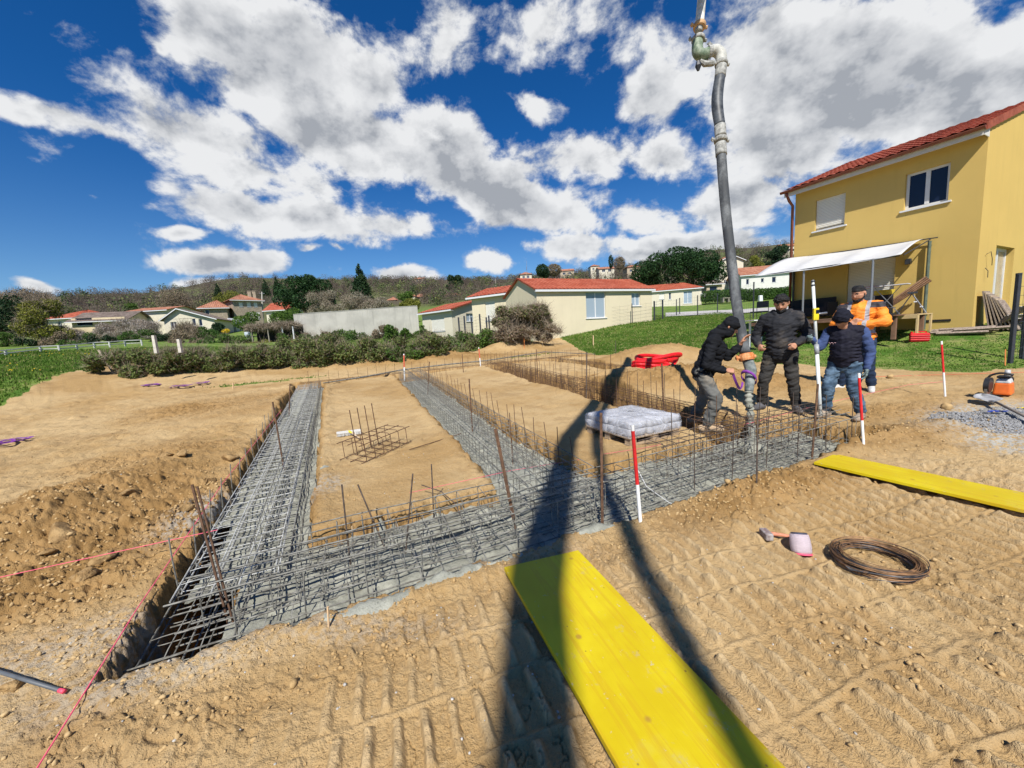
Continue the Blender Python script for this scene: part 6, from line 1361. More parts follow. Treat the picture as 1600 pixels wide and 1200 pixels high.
def deck_things():
    bk=pm('black_wicker',(.012,.012,.014),.7,.3,20)
    t=thing('garden_sofa',yl(3.35,.35,.29),'long black garden sofa against the yellow wall under the awning','sofa',rz=FD)
    for x in(.35,1.15): m=MB(); m.box((x,.02,.48),(.72,.10,.62)); m.build('backrest',bk,t)
    m=MB(); m.box((.75,.40,.28),(1.6,.75,.32)); m.build('seat',bk,t); m=MB(); m.box((-.02,.38,.35),(.1,.75,.5)); m.build('armrest',bk,t)
    t=thing('chair',yl(5.0,1.7,.0),'thin black metal garden chair at the left end of the deck','chair',rz=FD); m=MB()
    for x,y in((0,0),(.45,0),(0,.45),(.45,.45)): m.tube([(x,y,.25),(x,y,.72 if y else 1.1)],.012,5)
    m.build('frame',M_['darkmetal'],t); m=MB(); m.box((.225,.225,.72),(.46,.46,.03)); m.build('seat',M_['darkmetal'],t); m=MB(); m.box((.225,0,1.0),(.45,.02,.25)); m.build('backrest',M_['darkmetal'],t)
    t=thing('side_table',pd(1186,528,13.5),'small white plastic table in the grass left of the deck','table'); m=MB(); m.box((0,0,.62),(.72,.55,.035)); m.build('table_top',M_['pvc'],t)
    for x,y in((-.2,-.2),(.2,-.2),(-.2,.2),(.2,.2)): MB().box((x,y,.15),(.05,.05,.95)).build('leg',M_['pvc'],t)
    t=thing('gas_barbecue',yl(1.75,1.0,.29),'black barbecue cart with a yellow top in front of the shutter','barbecue',rz=FD); m=MB(); m.box((0,0,.35),(.35,.4,.6),taper=.95); m.build('cabinet',bk,t); m=MB(); m.box((0,0,.74),(.40,.42,.16)); bevel(m.build('case',pm('yellow_case',(.50,.38,.04),.6,.15,8),t),.02)
    t=thing('ironing_board',yl(1.55,1.3,.29),'pale flat ironing board standing over the barbecue','ironing board',rz=FD+.1); m=MB(); m.box((.1,0,.93),(1.15,.3,.03)); bevel(m.build('board_top',pm('grey_cover2',(.55,.55,.57),.8,.1,4),t),.01); m=MB(); m.box((.42,0,.955),(.35,.28,.02)); m.build('cloth_patch',pm('dull_red_cloth',(.40,.08,.08),.8,.1,4),t)
    MB().tube([(-.3,0,0),(.35,0,.92)],.012,5).build('leg',M_['alu'],t); MB().tube([(.35,0,0),(-.3,0,.92)],.012,5).build('leg',M_['alu'],t)
    t=thing('folding_trestle',yl(1.0,1.1,.29),'grey folding workbench standing at the right end of the deck','workbench',rz=FD+.3); dm=M_['alu']
    for y in(-.18,.22):
        MB().tube([(-.28,y,0),(.05,y,.62)],.014,6).build('leg',dm,t); MB().tube([(.36,y,0),(.05,y,.62)],.014,6).build('leg',M_['darkmetal'],t)
    m=MB(); m.box((.04,0,.64),(.22,.55,.05)); m.build('bench_top',M_['darkmetal'],t)
    for z in(.2,.36): m=MB(); m.box((-.17+.17*(z/.2-1),.02,z),(.07,.42,.03)); m.build('rung',M_['pvc'],t)
    t=thing('leaning_planks',yl(.62+.35,.3,.3),'bundle of brown planks leaning against the wall behind the workbench','planks',rz=FD); rg=random.Random(8)
    for i in range(4): MB().tube([(1.0+.03*i,.55+.05*i,0),(-.10+.03*i,.02+.03*i,1.0+.04*i)],.035,4).build('plank',pm('brown_plank',(.23,.13,.075),.8,.25,8) if i==0 else bpy.data.materials['brown_plank'],t)
    t=thing('plastic_stool',yl(1.55,2.75,.02),'grey plastic stool on the grass in front of the deck','stool',rz=FD); gp=pm('grey_plastic',(.16,.19,.22),.5,.1,8)
    m=MB(); m.box((0,0,.45),(.36,.36,.05)); bevel(m.build('seat',gp,t),.015)
    for x,y in((-.13,-.13),(.13,-.13),(-.13,.13),(.13,.13)): MB().box((x*1.1,y*1.1,.13),(.09,.07,.62),taper=.8).build('leg',gp,t)
    m=MB(); m.box((-.25,0,.485),(.75,.34,.015)); o=local_obj(m,'tray',pm('dark_tray',(.10,.10,.11),.5,.1,8),1.55,2.75,.02,0,'dark flat tray lying over the plastic stool','tray')
    m=MB(); m.box((0,0,0),(.34,.2,.05),taper=.7); o=local_obj(m,'red_dish',M_['red'],1.35,2.72,.54,.2,'small red dish on the tray','dish')
    m=MB(); m.box((0,0,.17),(.42,.42,.36),taper=1.1); bevel(local_obj(m,'plastic_crate',bk,1.25,2.5,.0,.1,'black plastic tub under the tray','tub'),.03,2)
deck_things()
def jerrycan():
    b=yl(.72,1.45,0); b.z=TZ(b.x,b.y); t=thing('jerrycan',b,'red fuel jerrycan standing on the lawn by the house','jerrycan',rz=.0); t.rotation_euler=(0,0,-.65); rd=pm('red_plastic',(.62,.015,.02),.4,.1,8)
    m=MB(); m.box((0,0,.13),(.44,.20,.26),taper=.96); bevel(m.build('can_body',rd,t),.035,3)
    for z in(.06,.12,.18): MB().tube([(-.226,-.106,z),(.226,-.106,z)],.010,6).build('moulded_rib',rd,t)
    m=MB(); m.box((.02,0,.30),(.26,.04,.03)); m.box((-.10,0,.28),(.03,.04,.05)); m.box((.14,0,.28),(.03,.04,.05)); m.build('handle',rd,t); MB().tube([(-.17,0,.25),(-.17,0,.31)],.03,10).build('cap',rd,t)
jerrycan()
def lumber():
    wm=pm('weathered_plank',(.22,.165,.13),.85,.3,6,stretch=(.6,8,8),col2=(.36,.29,.23)); wp=pm('brown_formply',(.36,.26,.17),.8,.2,5,stretch=(1,1,4),col2=(.46,.36,.25))
    t=thing('plank_stack',yl(.1,.5,-.03),'low stack of weathered planks on the grass along the house','planks'); rg=random.Random(4); _o=yl(.1,.5,-.03); _g=lambda p,h: Vector((p.x,p.y,TZ(p.x,p.y)+h))-_o; a=_g(yl(.85,.75,0),.03); e=_g(yl(-.75,.15,0),.10)
    for i in range(9):
        o=Vector((rg.uniform(-.1,.1),rg.uniform(-.15,.25),.02+.028*(i//2))); d=(e-a).normalized(); s=a.lerp(e,rg.uniform(0,.35))+o; f=a.lerp(e,rg.uniform(.7,1.0))+o; m=MB(); m.tube([s,f+Vector((0,0,rg.uniform(0,.05)))],.045,4); q=m.build('plank',wm,t)
    _q=yl(-.06,-.15,0); _q.z=TZ(_q.x,_q.y)+.0; t=thing('leaning_boards',_q,'row of brown shuttering boards leaning on the gable wall beside the door','boards',rz=FD+pi/2)
    for i in range(7):
        m=MB(); y=.08+.10*i; m.slab([(-.62+.0*i,y*.9+.16,0),(-.0,y*.9+.16,0),(.0,y*.5,1.18-.05*i),(-.62,y*.5,1.18-.05*i)],(0,.03,0)); m.build('plank',wp if i%2 else wm,t)
    # wooden pallets leaning further right
    _q=yl(-.62,-.72,0); _q.z=TZ(_q.x,_q.y)-.02; t=thing('leaning_pallet',_q,'two grey wooden pallets thrown against each other by the gable door','pallet',rz=FD+.9); gw=pm('grey_pallet_wood',(.33,.31,.28),.85,.25,8,col2=(.46,.44,.40))
    for j,(ox,tl,hh) in enumerate(((0,.6,1.15),(-.55,1.0,1.1))):
        Rm=Matrix.Rotation(tl,3,'X'); 
        m=MB()
        for i in range(6): c_=Rm@Vector((ox+.0,.06+.2*i,.0)); m.box(c_+Vector((0,0,.1)),(1.0,.10,.022),Rm)
        m.build('slats',gw,t); m=MB()
        for x in(-.45,0,.45): m.box(Rm@Vector((ox+x,.55,-.07))+Vector((0,0,.1)),(.09,1.15,.09),Rm)
        m.build('bearers',wm,t)
    m=MB(); m.box((0,0,.55),(.55,.5,1.1),taper=.95); o=m.build('garden_bin',pm('dark_green_bin',(.012,.03,.025),.6,.2,6)); o.location=yl(-2.2,-2.6,.1); bevel(o,.05,2); tag(o,'dark tall bin behind the mesh fence at the right edge','bin')
lumber()
def pergola():
    b=pd(424,533,40); t=thing('pergola',b,'low pergola with white posts and a tangled vine roof','pergola'); 
    for x in(-1.9,-.2,1.3,2.4): MB().box((x,0,.35),(.10,.10,2.1)).build('post',M_['barklight'] if x<0 else M_['pvc'],t)
    m=MB(); m.box((.2,1.4,.55),(5,.1,2.0)); m.build('shade_panel',M_['shadow'],t)  # upright dark sheet paints the shade under the vine roof
    V,F=twig_cloud([(x,.6,1.5,.8,1.1,.28) for x in(-2,-1,0,1,2)],5200,.55,.02,5,.1); mesh_obj('vine_roof',V,F,M_['twig'],t)
pergola()
b=pd(388,532,48); o=MB().box((0,0,.5),(.5,.5,1.1)).build('water_barrel',pm('pale_blue_barrel',(.45,.50,.58),.5,.1,4)); o.location=b; bevel(o,.08,2); tag(o,'pale blue barrel left of the pergola','barrel')
b=pd(1188,470,58); o=MB().box((0,0,.35),(.55,.5,.9),taper=.85).build('white_bin',M_['pvc']); o.location=b; bevel(o,.06,2); tag(o,'white garden bin in front of the laurel hedge','bin')
def pallet_fence():
    b=pd(1137,470,58); t=thing('pallet_bench',b,'low bench of old pallets before the laurel hedge','bench'); 
    m=MB(); m.box((0,0,.42),(1.9,.8,.1)); m.build('bench_top',M_['barklight'],t)
    for x in(-.8,0,.8): MB().box((x,0,.1),(.2,.7,.6)).build('leg',M_['barklight'],t)
    b=pd(1113,466,62); t=thing('parked_car',b,'distant white car parked behind the pine trunk','car'); m=MB(); m.box((0,0,.55),(4.0,1.6,.65)); bevel(m.build('car_body',M_['pvc'],t),.15,2); m=MB(); m.box((.2,0,1.05),(2.2,1.4,.45),taper=.75); bevel(m.build('cabin',M_['glass'],t),.08,2)
    for x in(-1.25,1.3): MB().tube([(x,-.85,.3),(x,.85,.3)],.31,14).build('wheel',M_['darkmetal'],t)
pallet_fence()
# ---------------------------------------------------------------- people
def _sph(c,r,n=14):
    c=Vector(c); r=(r,r,r) if not isinstance(r,(tuple,list)) else r; vs=[];fs=[]
    for i in range(1,n//2):
        for k in range(n): a=2*pi*k/n; b=pi*i/(n//2); vs.append(c+Vector((r[0]*math.sin(b)*math.cos(a),r[1]*math.sin(b)*math.sin(a),r[2]*math.cos(b))))
    m=n//2-1
    for i in range(m-1):
        for k in range(n): fs.append((i*n+k,i*n+n+k,i*n+n+(k+1)%n,i*n+(k+1)%n))
    t=len(vs); vs+=[c+Vector((0,0,r[2])),c-Vector((0,0,r[2]))]
    for k in range(n): fs.append((t,k,(k+1)%n)); fs.append((t+1,(m-1)*n+(k+1)%n,(m-1)*n+k))
    return vs,fs
def blobmesh(name,shapes,mat,parent,voxel=.010,smooth=3,fold=0,fscale=9,seed=0,cutz=None):
    """capsules (p0,r0,p1,r1) and ellipsoids (c,(rx,ry,rz)) fused into one continuous skin"""
    mb=MB()
    for s in shapes:
        if len(s)==2: v,f=_sph(s[0],s[1]); mb.add(v,f)
        else:
            p0,r0,p1,r1=s; p0,p1=Vector(p0),Vector(p1); v,f=_sph(p0,r0,12); mb.add(v,f); v,f=_sph(p1,r1,12); mb.add(v,f); mb.tube([p0,p1],[r0,r1],14)
    o=mb.build(name+'_raw',mat); r=o.modifiers.new('r','REMESH'); r.mode='VOXEL'; r.voxel_size=voxel; sm=o.modifiers.new('s','SMOOTH'); sm.factor=.5; sm.iterations=smooth
    dg=bpy.context.evaluated_depsgraph_get(); me=bpy.data.meshes.new_from_object(o.evaluated_get(dg)); old=o.data; bpy.data.objects.remove(o); bpy.data.meshes.remove(old)
    me.name=name; n=len(me.vertices); co=np.empty(n*3,np.float32); me.vertices.foreach_get('co',co); co=co.reshape(-1,3); no=np.empty(n*3,np.float32); me.vertices.foreach_get('normal',no); no=no.reshape(-1,3)
    if fold:
        a=fbm(co[:,0]*fscale*.7+seed+co[:,1]*3,co[:,2]*fscale*1.6+co[:,1]*fscale*.6,3,.55); b=np.abs(fbm(co[:,1]*fscale*.8+seed*2+5,co[:,2]*fscale*2.2+co[:,0]*fscale,2)); co=co+no*(fold*(a-b*.9+.25))[:,None]; me.vertices.foreach_set('co',co.ravel())
    me.polygons.foreach_set('use_smooth',np.ones(len(me.polygons),bool)); me.materials.clear(); me.materials.append(mat); me.update()
    o=bpy.data.objects.new(name,me); COL.objects.link(o); o.parent=parent; return o
def hand_shapes(w,d,n,curl,thumb):
    """w wrist, d direction to fingers, n palm normal, thumb +1/-1 side"""
    w=Vector(w); d=Vector(d).normalized(); n=Vector(n); n=(n-d*n.dot(d)).normalized(); s=d.cross(n)*thumb; out=[(w-d*.03,.028,w+d*.01,.026)]
    for k,o_ in enumerate((.030,.010,-.010,-.028)):
        kn=w+d*(.088-.006*abs(k-1))+s*o_; out.append((w+d*.01+s*o_*.6,.018,kn,.0145)); L_=(.040,.046,.043,.034)[k]; c=curl*(.9+.12*k)
        a=(d*math.cos(c)+n*math.sin(c)); p1=kn+a*L_; b=(d*math.cos(2*c)+n*math.sin(2*c)); p2=p1+b*L_*.62; e=(d*math.cos(2.7*c)+n*math.sin(2.7*c)); p3=p2+e*L_*.42
        out+=[(kn,.0105,p1,.0095),(p1,.0095,p2,.0088),(p2,.0088,p3,.0078)]
    tb=w+d*.028+s*.030; t1=tb+(d*.55+s*.55+n*.45).normalized()*.040; t2=t1+(d*.8+s*.05+n*.6).normalized()*.030; out+=[(w+d*.012+s*.015,.018,tb,.015),(tb,.014,t1,.0115),(t1,.0112,t2,.009)]
    return out
def head_shapes(c,fw,up,k=1.0,fat=1.0):
    c=Vector(c); f=Vector(fw).normalized(); u=Vector(up); u=(u-f*u.dot(f)).normalized(); r=f.cross(u)
    P=lambda a,b,z: c+r*a*k+f*b*k+u*z*k
    sh=[(P(0,-.012,.035),.088*k,P(0,.012,.030),.084*k),(P(0,.02,-.02),.075*k*fat,P(0,.045,-.065),.048*k*fat),(P(-.03*fat,.045,-.03),.040*k,P(.03*fat,.045,-.03),.040*k),
        (P(0,.088,.012),.012*k,P(0,.108,-.018),.015*k),(P(-.012,.098,-.022),.010*k,P(.012,.098,-.022),.010*k),(P(0,.072,-.085),.024*k*fat,P(0,.06,-.08),.03*k*fat),
        (P(-.018,.088,-.050),.009*k,P(.018,.088,-.050),.009*k),(P(-.04,.072,.03),.016*k,P(.04,.072,.03),.016*k)]
    for s in(-1,1): sh+= [(P(s*.088,-.01,.012),.014*k,P(s*.094,-.018,-.012),.011*k),(P(s*.090,-.018,.022),.012*k,P(s*.088,-.006,-.018),.009*k)]
    return sh,P
M_['skin']=pm('skin',(.44,.22,.135),.55,.10,14,spec=.35); M_['hair']=pm('black_hair',(.010,.009,.009),.6,.4,60,bump=.6,bscale=150); M_['eye']=pm('dark_eye',(.02,.015,.012),.3,.1,10)
def cloth(name,c,rough=.85,var=.2,c2=None,dust=0):
    m,t,b,o=newmat(name); tc=t.node('ShaderNodeTexCoord'); v=tc.outputs['Object']; n=t.noise(v,5,4,.6); k=t.mix(t.sstep(n,.35,.65),scl(c,1-var),scl(c2 or c,1+var*.6))
    if dust: k=t.mix(t.math('MULTIPLY',t.sstep(t.noise(v,3.2,4,.65),.50,.68),dust),k,c4((.34,.27,.19)))
    t.l.new(k,b.inputs['Base Color']); b.inputs['Roughness'].default_value=rough; b.inputs['Specular IOR Level'].default_value=.2
    bn=t.node('ShaderNodeBump'); bn.inputs['Strength'].default_value=.5; bn.inputs['Distance'].default_value=.012; t.l.new(t.noise(v,16,4,.6,.8),bn.inputs['Height']); t.l.new(bn.outputs[0],b.inputs['Normal']); return m
def person(label,base,az,J,opt):
    """J: joints in metres in the person's own frame (x right, y facing, z up)"""
    t=thing('person',base,label,'person',rz=math.radians(az-90)); g=lambda k: Vector(J[k]); fat=opt.get('fat',1.0)
    hs,P=head_shapes(J['head'],J['look'],J.get('hup',(0,0,1)),opt.get('hk',1.0),opt.get('hfat',1.0))
    nb=(g('shR')+g('shL'))/2+Vector((0,0,.05)); hipc=(g('hipR')+g('hipL'))/2; ch=(g('shR')+g('shL'))/2-Vector((0,0,.10)); be=hipc.lerp(ch,.4)+Vector(opt.get('belly',(0,.02,0)))
    tor=lambda e: [(hipc,.125*fat+e,be,.135*fat+e),(be,.135*fat+e,ch,.140*fat+e),(g('hipR'),.095*fat+e,g('hipL'),.095*fat+e),(g('shR').lerp(g('shL'),.12),.072+e,g('shL').lerp(g('shR'),.12),.072+e),(ch+(g('shR')-g('shL'))*.2,.115*fat+e,ch-(g('shR')-g('shL'))*.2,.115*fat+e)]
    arm=lambda s,e,w=0: [(g('sh'+s),.056*opt.get('ak',1)+e,g('el'+s),.045*opt.get('ak',1)+e),(g('el'+s),.044*opt.get('ak',1)+e,g('wr'+s).lerp(g('el'+s),w),.030+e)]
    leg=lambda s,e,w=0: [(g('hip'+s),.090*fat+e,g('kn'+s),.060+e),(g('kn'+s),.060+e,g('an'+s).lerp(g('kn'+s),w),.042+e)]
    foot=lambda s,e: [(g('an'+s)-Vector((0,0,.03)),.036+e,g('toe'+s),.030+e),(g('an'+s)+(g('an'+s)-g('toe'+s)).normalized()*.045-Vector((0,0,.045)),.032+e,g('toe'+s),.028+e)]
    body=hs+tor(0)+arm('R',0)+arm('L',0)+leg('R',0)+leg('L',0)+foot('R',0)+foot('L',0)+[(nb-Vector((0,0,.04)),.062,Vector(J['head'])-Vector((0,0,.05)),.052*opt.get('hfat',1))]
    for s in'RL':
        h=opt.get('hand'+s,{}); d=h.get('d',tuple(g('wr'+s)-g('el'+s))); body+=hand_shapes(g('wr'+s)+Vector(d).normalized()*.02,d,h.get('n',(0,.5,-1)),h.get('c',.55),h.get('t',1 if s=='R' else -1))
    blobmesh('body',body,M_['skin'],t,.0075,2)
    for s in(-1,1): v,f=_sph(P(s*.032,.083,.020),.011,10); m=MB(); m.add(v,f); m.build('eye',M_['eye'],t,True)
    if not opt.get('hood'):
        for s in(-1,1): MB().tube([P(s*.018,.096,.040),P(s*.050,.082,.042)],[.007,.005],6).build('eyebrow',M_['hair'],t,True)
    # clothes
    jm=opt['jacket']; e=opt.get('je',.028); sl=opt.get('sleeve_mat')
    lo=opt.get('hem',.04); up=(ch-hipc).normalized()
    J_=[(hipc+up*lo,.128*fat+e,be,.138*fat+e),(be,.138*fat+e,ch,.142*fat+e),(g('hipR')+up*(lo+.0),.085*fat+e,g('hipL')+up*lo,.085*fat+e),(g('shR').lerp(g('shL'),.10),.072+e*.9,g('shL').lerp(g('shR'),.10),.072+e*.9),(ch+(g('shR')-g('shL'))*.2,.112*fat+e,ch-(g('shR')-g('shL'))*.2,.112*fat+e),(nb-Vector((0,0,.03)),.082+e*.3,nb+Vector((0,.01,.02)),.075+e*.2)]
    if opt.get('quilt'):
        for k in range(7):
            q=hipc.lerp(ch,.05+.15*k)+up*lo*(1-k/7)+Vector(opt.get('belly',(0,.02,0)))*(1-abs(k-2.5)/5); J_.append((q,(.178*fat+e*.75,.135*fat+e*.9,.036)))
    if sl is None: J_+=arm('R',e*.75,opt.get('cuff',.08))+arm('L',e*.75,opt.get('cuff',.08))
    if opt.get('hood'): J_+=[(P(0,-.018,.035),.104,P(0,.0,.040),.104),(P(0,-.02,-.05),.098,nb,.095),(P(-.05,.035,.05),.062,P(.05,.035,.05),.062),(P(-.06,.03,-.04),.050,P(-.055,.02,-.08),.055),(P(.06,.03,-.04),.050,P(.055,.02,-.08),.055)]
    if opt.get('hooddown'): 
        for k in range(9): a=pi*(.05+.9*k/8)+pi; J_.append((nb+Vector((math.cos(a)*.105,math.sin(a)*.085-.01,.045-.0*k)),.042,nb+Vector((math.cos(a)*.10,math.sin(a)*.08,.02)),.046))
        J_+=[(nb+Vector((s*.08,.05,.04)),.035,nb+Vector((s*.05,.08,-.02)),.035) for s in(-1,1)]
    blobmesh(opt.get('jname','jacket'),J_,jm,t,.011,2,fold=opt.get('fold',.010),seed=opt.get('seed',1))
    if sl is not None: 
        for s in'RL': blobmesh('sleeve',arm(s,e*.55,opt.get('cuff',.08)),sl,t,.010,2,fold=.007,seed=3)
    T_=[(hipc-up*.02,.120*fat+.014,hipc+up*.08,.122*fat+.012),(g('hipR'),.094*fat+.014,g('hipL'),.094*fat+.014)]
    for s in'RL': T_+=[(g('hip'+s),.092*fat+.016,g('kn'+s),.064+.018),(g('kn'+s),.064+.018,g('an'+s).lerp(g('kn'+s),.10),.050+.020)]
    blobmesh('trousers',T_,opt['trousers'],t,.011,2,fold=.012,fscale=8,seed=opt.get('seed',1)+4)
    for s in'RL':
        dd=(g('toe'+s)-g('an'+s)); dd.z=0; dd.normalize(); a_=g('an'+s); z0=min(a_.z-.045,g('toe'+s).z)
        blobmesh('shoe',[(Vector((a_.x,a_.y,z0+.004))-dd*.062,.047,Vector((g('toe'+s).x,g('toe'+s).y,z0+.004))+dd*.012,.046),(a_-Vector((0,0,.035)),.056,Vector((g('toe'+s).x,g('toe'+s).y,z0+.008)),.044),(a_+Vector((0,0,.03)),.050,a_-Vector((0,0,.02))+dd*.04,.048),(Vector((a_.x,a_.y,z0-.006))-dd*.06,.044,Vector((a_.x,a_.y,z0-.006))+dd*.15,.040)],opt['shoes'],t,.009,2)
    return t,P
# 1: black hood, bent over, holding the hose
bk=cloth('black_hoodie',(.008,.009,.012),.85,.3); 
B1=Vector(ppad(1104,668))
J1=dict(hipR=(.11,-.06,.77),hipL=(-.11,-.04,.79),knR=(.20,.10,.42),anR=(.20,-.02,.09),toeR=(.20,.15,.035),knL=(-.24,.0,.44),anL=(-.34,-.14,.07),toeL=(-.34,.03,.02),shR=(.18,.06,1.20),shL=(-.17,.12,1.22),
    elR=(.25,-.02,.92),wrR=(.16,.20,.82),elL=(-.20,.28,.98),wrL=(-.16,.42,1.12),head=(.0,.27,1.38),look=(.05,.85,-.50),hup=(0,.5,.85))
p1,_=person('person in a black hooded top bending over and steadying the hose',B1,-22,J1,dict(jacket=bk,jname='hoodie',trousers=cloth('grey_work_trousers',(.13,.13,.12),.9,.25,dust=.5),shoes=cloth('tan_boots',(.42,.30,.19),.9,.2),hood=True,je=.026,fat=.92,seed=2,hem=.0,fold=.014,
    handL=dict(d=(.0,.35,.75),n=(.25,1,-.2),c=.35),handR=dict(d=(-.15,.8,-.1),n=(-.6,.1,-.6),c=1.1)))
# 2: dark jacket facing the viewer
B2=Vector(ppad(1217,641))
J2=dict(hipR=(.11,0,.90),hipL=(-.11,0,.90),knR=(.20,.05,.48),anR=(.24,-.02,.09),toeR=(.30,.13,.035),knL=(-.17,.05,.48),anL=(-.22,0,.09),toeL=(-.27,.16,.035),shR=(.21,0,1.44),shL=(-.21,0,1.44),
    elR=(.34,-.05,1.16),wrR=(.27,.15,1.05),elL=(-.34,-.05,1.16),wrL=(-.20,.17,1.05),head=(.0,.05,1.655),look=(.03,.88,-.40))
gj=cloth('charcoal_jacket',(.024,.025,.030),.8,.25,dust=.16)
p2,P=person('person in a charcoal quilted jacket standing behind the trench looking down',B2,231,J2,dict(jacket=gj,trousers=cloth('charcoal_trousers',(.040,.038,.036),.9,.3,dust=.22),shoes=cloth('grey_shoes',(.10,.10,.11),.8,.3,dust=.3),hooddown=True,fat=1.10,quilt=True,je=.034,seed=5,ak=1.15,hem=.01,
    handR=dict(d=(-.25,.6,-.5),n=(-.6,.0,-.5),c=1.15),handL=dict(d=(.25,.7,-.35),n=(.6,.0,-.5),c=1.15),cuff=.04,hfat=1.1))
blobmesh('hair',[(P(0,-.025,.055),.093,P(0,.005,.072),.088),(P(-.055,-.01,.06),.050,P(-.055,.045,.085),.030),(P(.055,-.01,.06),.050,P(.055,.045,.085),.030),(P(-.03,.062,.095),.026,P(.035,.062,.092),.028),(P(0,-.06,.0),.06,P(0,-.06,-.02),.05)],M_['hair'],p2,.008,1,fold=.010,fscale=30)
blobmesh('beard',[(P(-.04,.06,-.07),.030,P(0,.082,-.088),.030),(P(.04,.06,-.07),.030,P(0,.082,-.088),.030),(P(-.022,.094,-.038),.007,P(.022,.094,-.038),.007)],M_['hair'],p2,.008,1)
# 3: navy vest, blue sleeves, hand on the staff
B3=Vector(ppad(1316,653))
J3=dict(hipR=(.10,0,.84),hipL=(-.10,0,.84),knR=(.16,.10,.46),anR=(.20,.03,.09),toeR=(.24,.20,.035),knL=(-.12,.03,.46),anL=(-.20,-.06,.09),toeL=(-.20,.12,.035),shR=(.18,.06,1.30),shL=(-.18,.0,1.29),
    elR=(.27,.12,1.08),wrR=(.34,.20,1.20),elL=(-.27,-.05,1.00),wrL=(-.25,.0,.76),head=(.02,.12,1.475),look=(.30,.80,-.60),hup=(0,.5,.85))
p3,P=person('person in a navy vest and dark beanie holding the white levelling staff',B3,214,J3,dict(jacket=cloth('navy_vest',(.013,.013,.024),.75,.25),jname='vest',sleeve_mat=cloth('blue_sleeve',(.055,.085,.20),.9,.2),trousers=cloth('blue_jeans',(.045,.085,.14),.9,.3,c2=(.11,.17,.24)),shoes=cloth('pale_boots',(.36,.29,.22),.9,.25),
    fat=1.02,quilt=True,je=.026,seed=9,ak=1.12,hem=.03,cuff=.06,handR=dict(d=(.25,.6,.15),n=(-.3,.3,.0),c=1.0),handL=dict(d=(.05,.15,-1),n=(.8,.3,0),c=.5),hfat=1.05))
kn=cloth('navy_beanie',(.012,.013,.022),.95,.2)
blobmesh('beanie',[(P(0,-.018,.052),.101,P(0,.012,.050),.098),(P(0,-.03,.10),.070,P(0,.01,.10),.066),(P(-.06,.03,.030),.050,P(.06,.03,.030),.050),(P(-.06,-.05,.015),.055,P(.06,-.05,.015),.055)],kn,p3,.009,2,fold=.006,fscale=20)
for s,wr in(('R','wrR'),('L','wrL')):
    o=dict(R=dict(d=(.25,.6,.15),n=(-.3,.3,.0),c=1.0,t=1),L=dict(d=(.05,.15,-1),n=(.8,.3,0),c=.5,t=-1))[s]; w_=Vector(J3[wr])+Vector(o['d']).normalized()*.02
    sh=[(a[0],a[1]+.004,a[2],a[3]+.004) for a in hand_shapes(w_,o['d'],o['n'],o['c'],o['t'])]; blobmesh('glove',sh,pm('dark_glove',(.02,.028,.03),.7,.3,30,col2=(.22,.30,.30)) if s=='R' else bpy.data.materials['dark_glove'],p3,.0075,1)
p3.scale=(.945,.945,.945)
# small pale emblem stitched on the vest
m=MB(); a=Vector((.10,.205,1.14)); 
for i in range(7): m.tube([a+Vector((.012*i-.04,.004*math.sin(i),.012*math.sin(i*2.1))),a+Vector((.012*i-.03,.004,.012*math.sin(i*2.1+1)))],.003,4)
m.build('chest_emblem',pm('pale_pink_stitch',(.55,.35,.38),.8,.1,20),p3)
# 4: orange high-visibility jacket
def hivis():
    m,t,b,o=newmat('orange_hivis'); tc=t.node('ShaderNodeTexCoord'); v=tc.outputs['Object']; sp=t.node('ShaderNodeSeparateXYZ'); t.l.new(v,sp.inputs[0]); z=sp.outputs[2]; x=t.math('ABSOLUTE',sp.outputs[0])
    n=t.noise(v,6,3,.6); c=t.mix(t.sstep(n,.3,.7),c4((.78,.20,.012)),c4((.86,.29,.02)))
    def band(val,a,bb): return t.math('MULTIPLY',t.math('GREATER_THAN',val,a),t.math('LESS_THAN',val,bb))
    c=t.mix(band(z,1.06,1.12),c,c4((.32,.31,.33))); c=t.mix(t.math('MULTIPLY',band(x,.10,.155),t.math('GREATER_THAN',z,1.12)),c,c4((.32,.31,.33)))
    c=t.mix(t.math('MULTIPLY',band(z,1.50,1.60),t.math('GREATER_THAN',x,.155)),c,c4((.03,.025,.03))); c=t.mix(t.math('LESS_THAN',z,.93),c,c4((.03,.03,.035)))
    t.l.new(c,b.inputs['Base Color']); b.inputs['Roughness'].default_value=.7; bn=t.node('ShaderNodeBump'); bn.inputs['Strength'].default_value=.5; bn.inputs['Distance'].default_value=.012; t.l.new(t.noise(v,14,4,.6,.8),bn.inputs['Height']); t.l.new(bn.outputs[0],b.inputs['Normal']); return m
B4=Vector(ppad(1338,611))
J4=dict(hipR=(.12,0,.97),hipL=(-.12,0,.97),knR=(.18,.03,.52),anR=(.24,0,.09),toeR=(.30,.16,.035),knL=(-.16,.03,.52),anL=(-.20,-.02,.09),toeL=(-.24,.15,.035),shR=(.24,.02,1.52),shL=(-.24,.0,1.52),
    elR=(.33,.10,1.24),wrR=(.06,.30,1.27),elL=(-.36,.08,1.24),wrL=(-.04,.33,1.22),head=(.02,.07,1.755),look=(.28,.90,-.30))
p4,P=person('person in an orange high visibility jacket and black cap with folded arms',B4,215,J4,dict(jacket=hivis(),trousers=cloth('dark_blue_jeans',(.02,.035,.07),.9,.3),shoes=cloth('white_trainers',(.55,.55,.53),.8,.15),fat=1.18,je=.036,seed=12,ak=1.25,hem=.03,fold=.012,cuff=.08,
    handR=dict(d=(-.7,.2,.1),n=(-.1,-.9,-.3),c=.6),handL=dict(d=(.7,.1,.15),n=(.1,-.9,-.3),c=.5),hfat=1.2,hk=1.05))
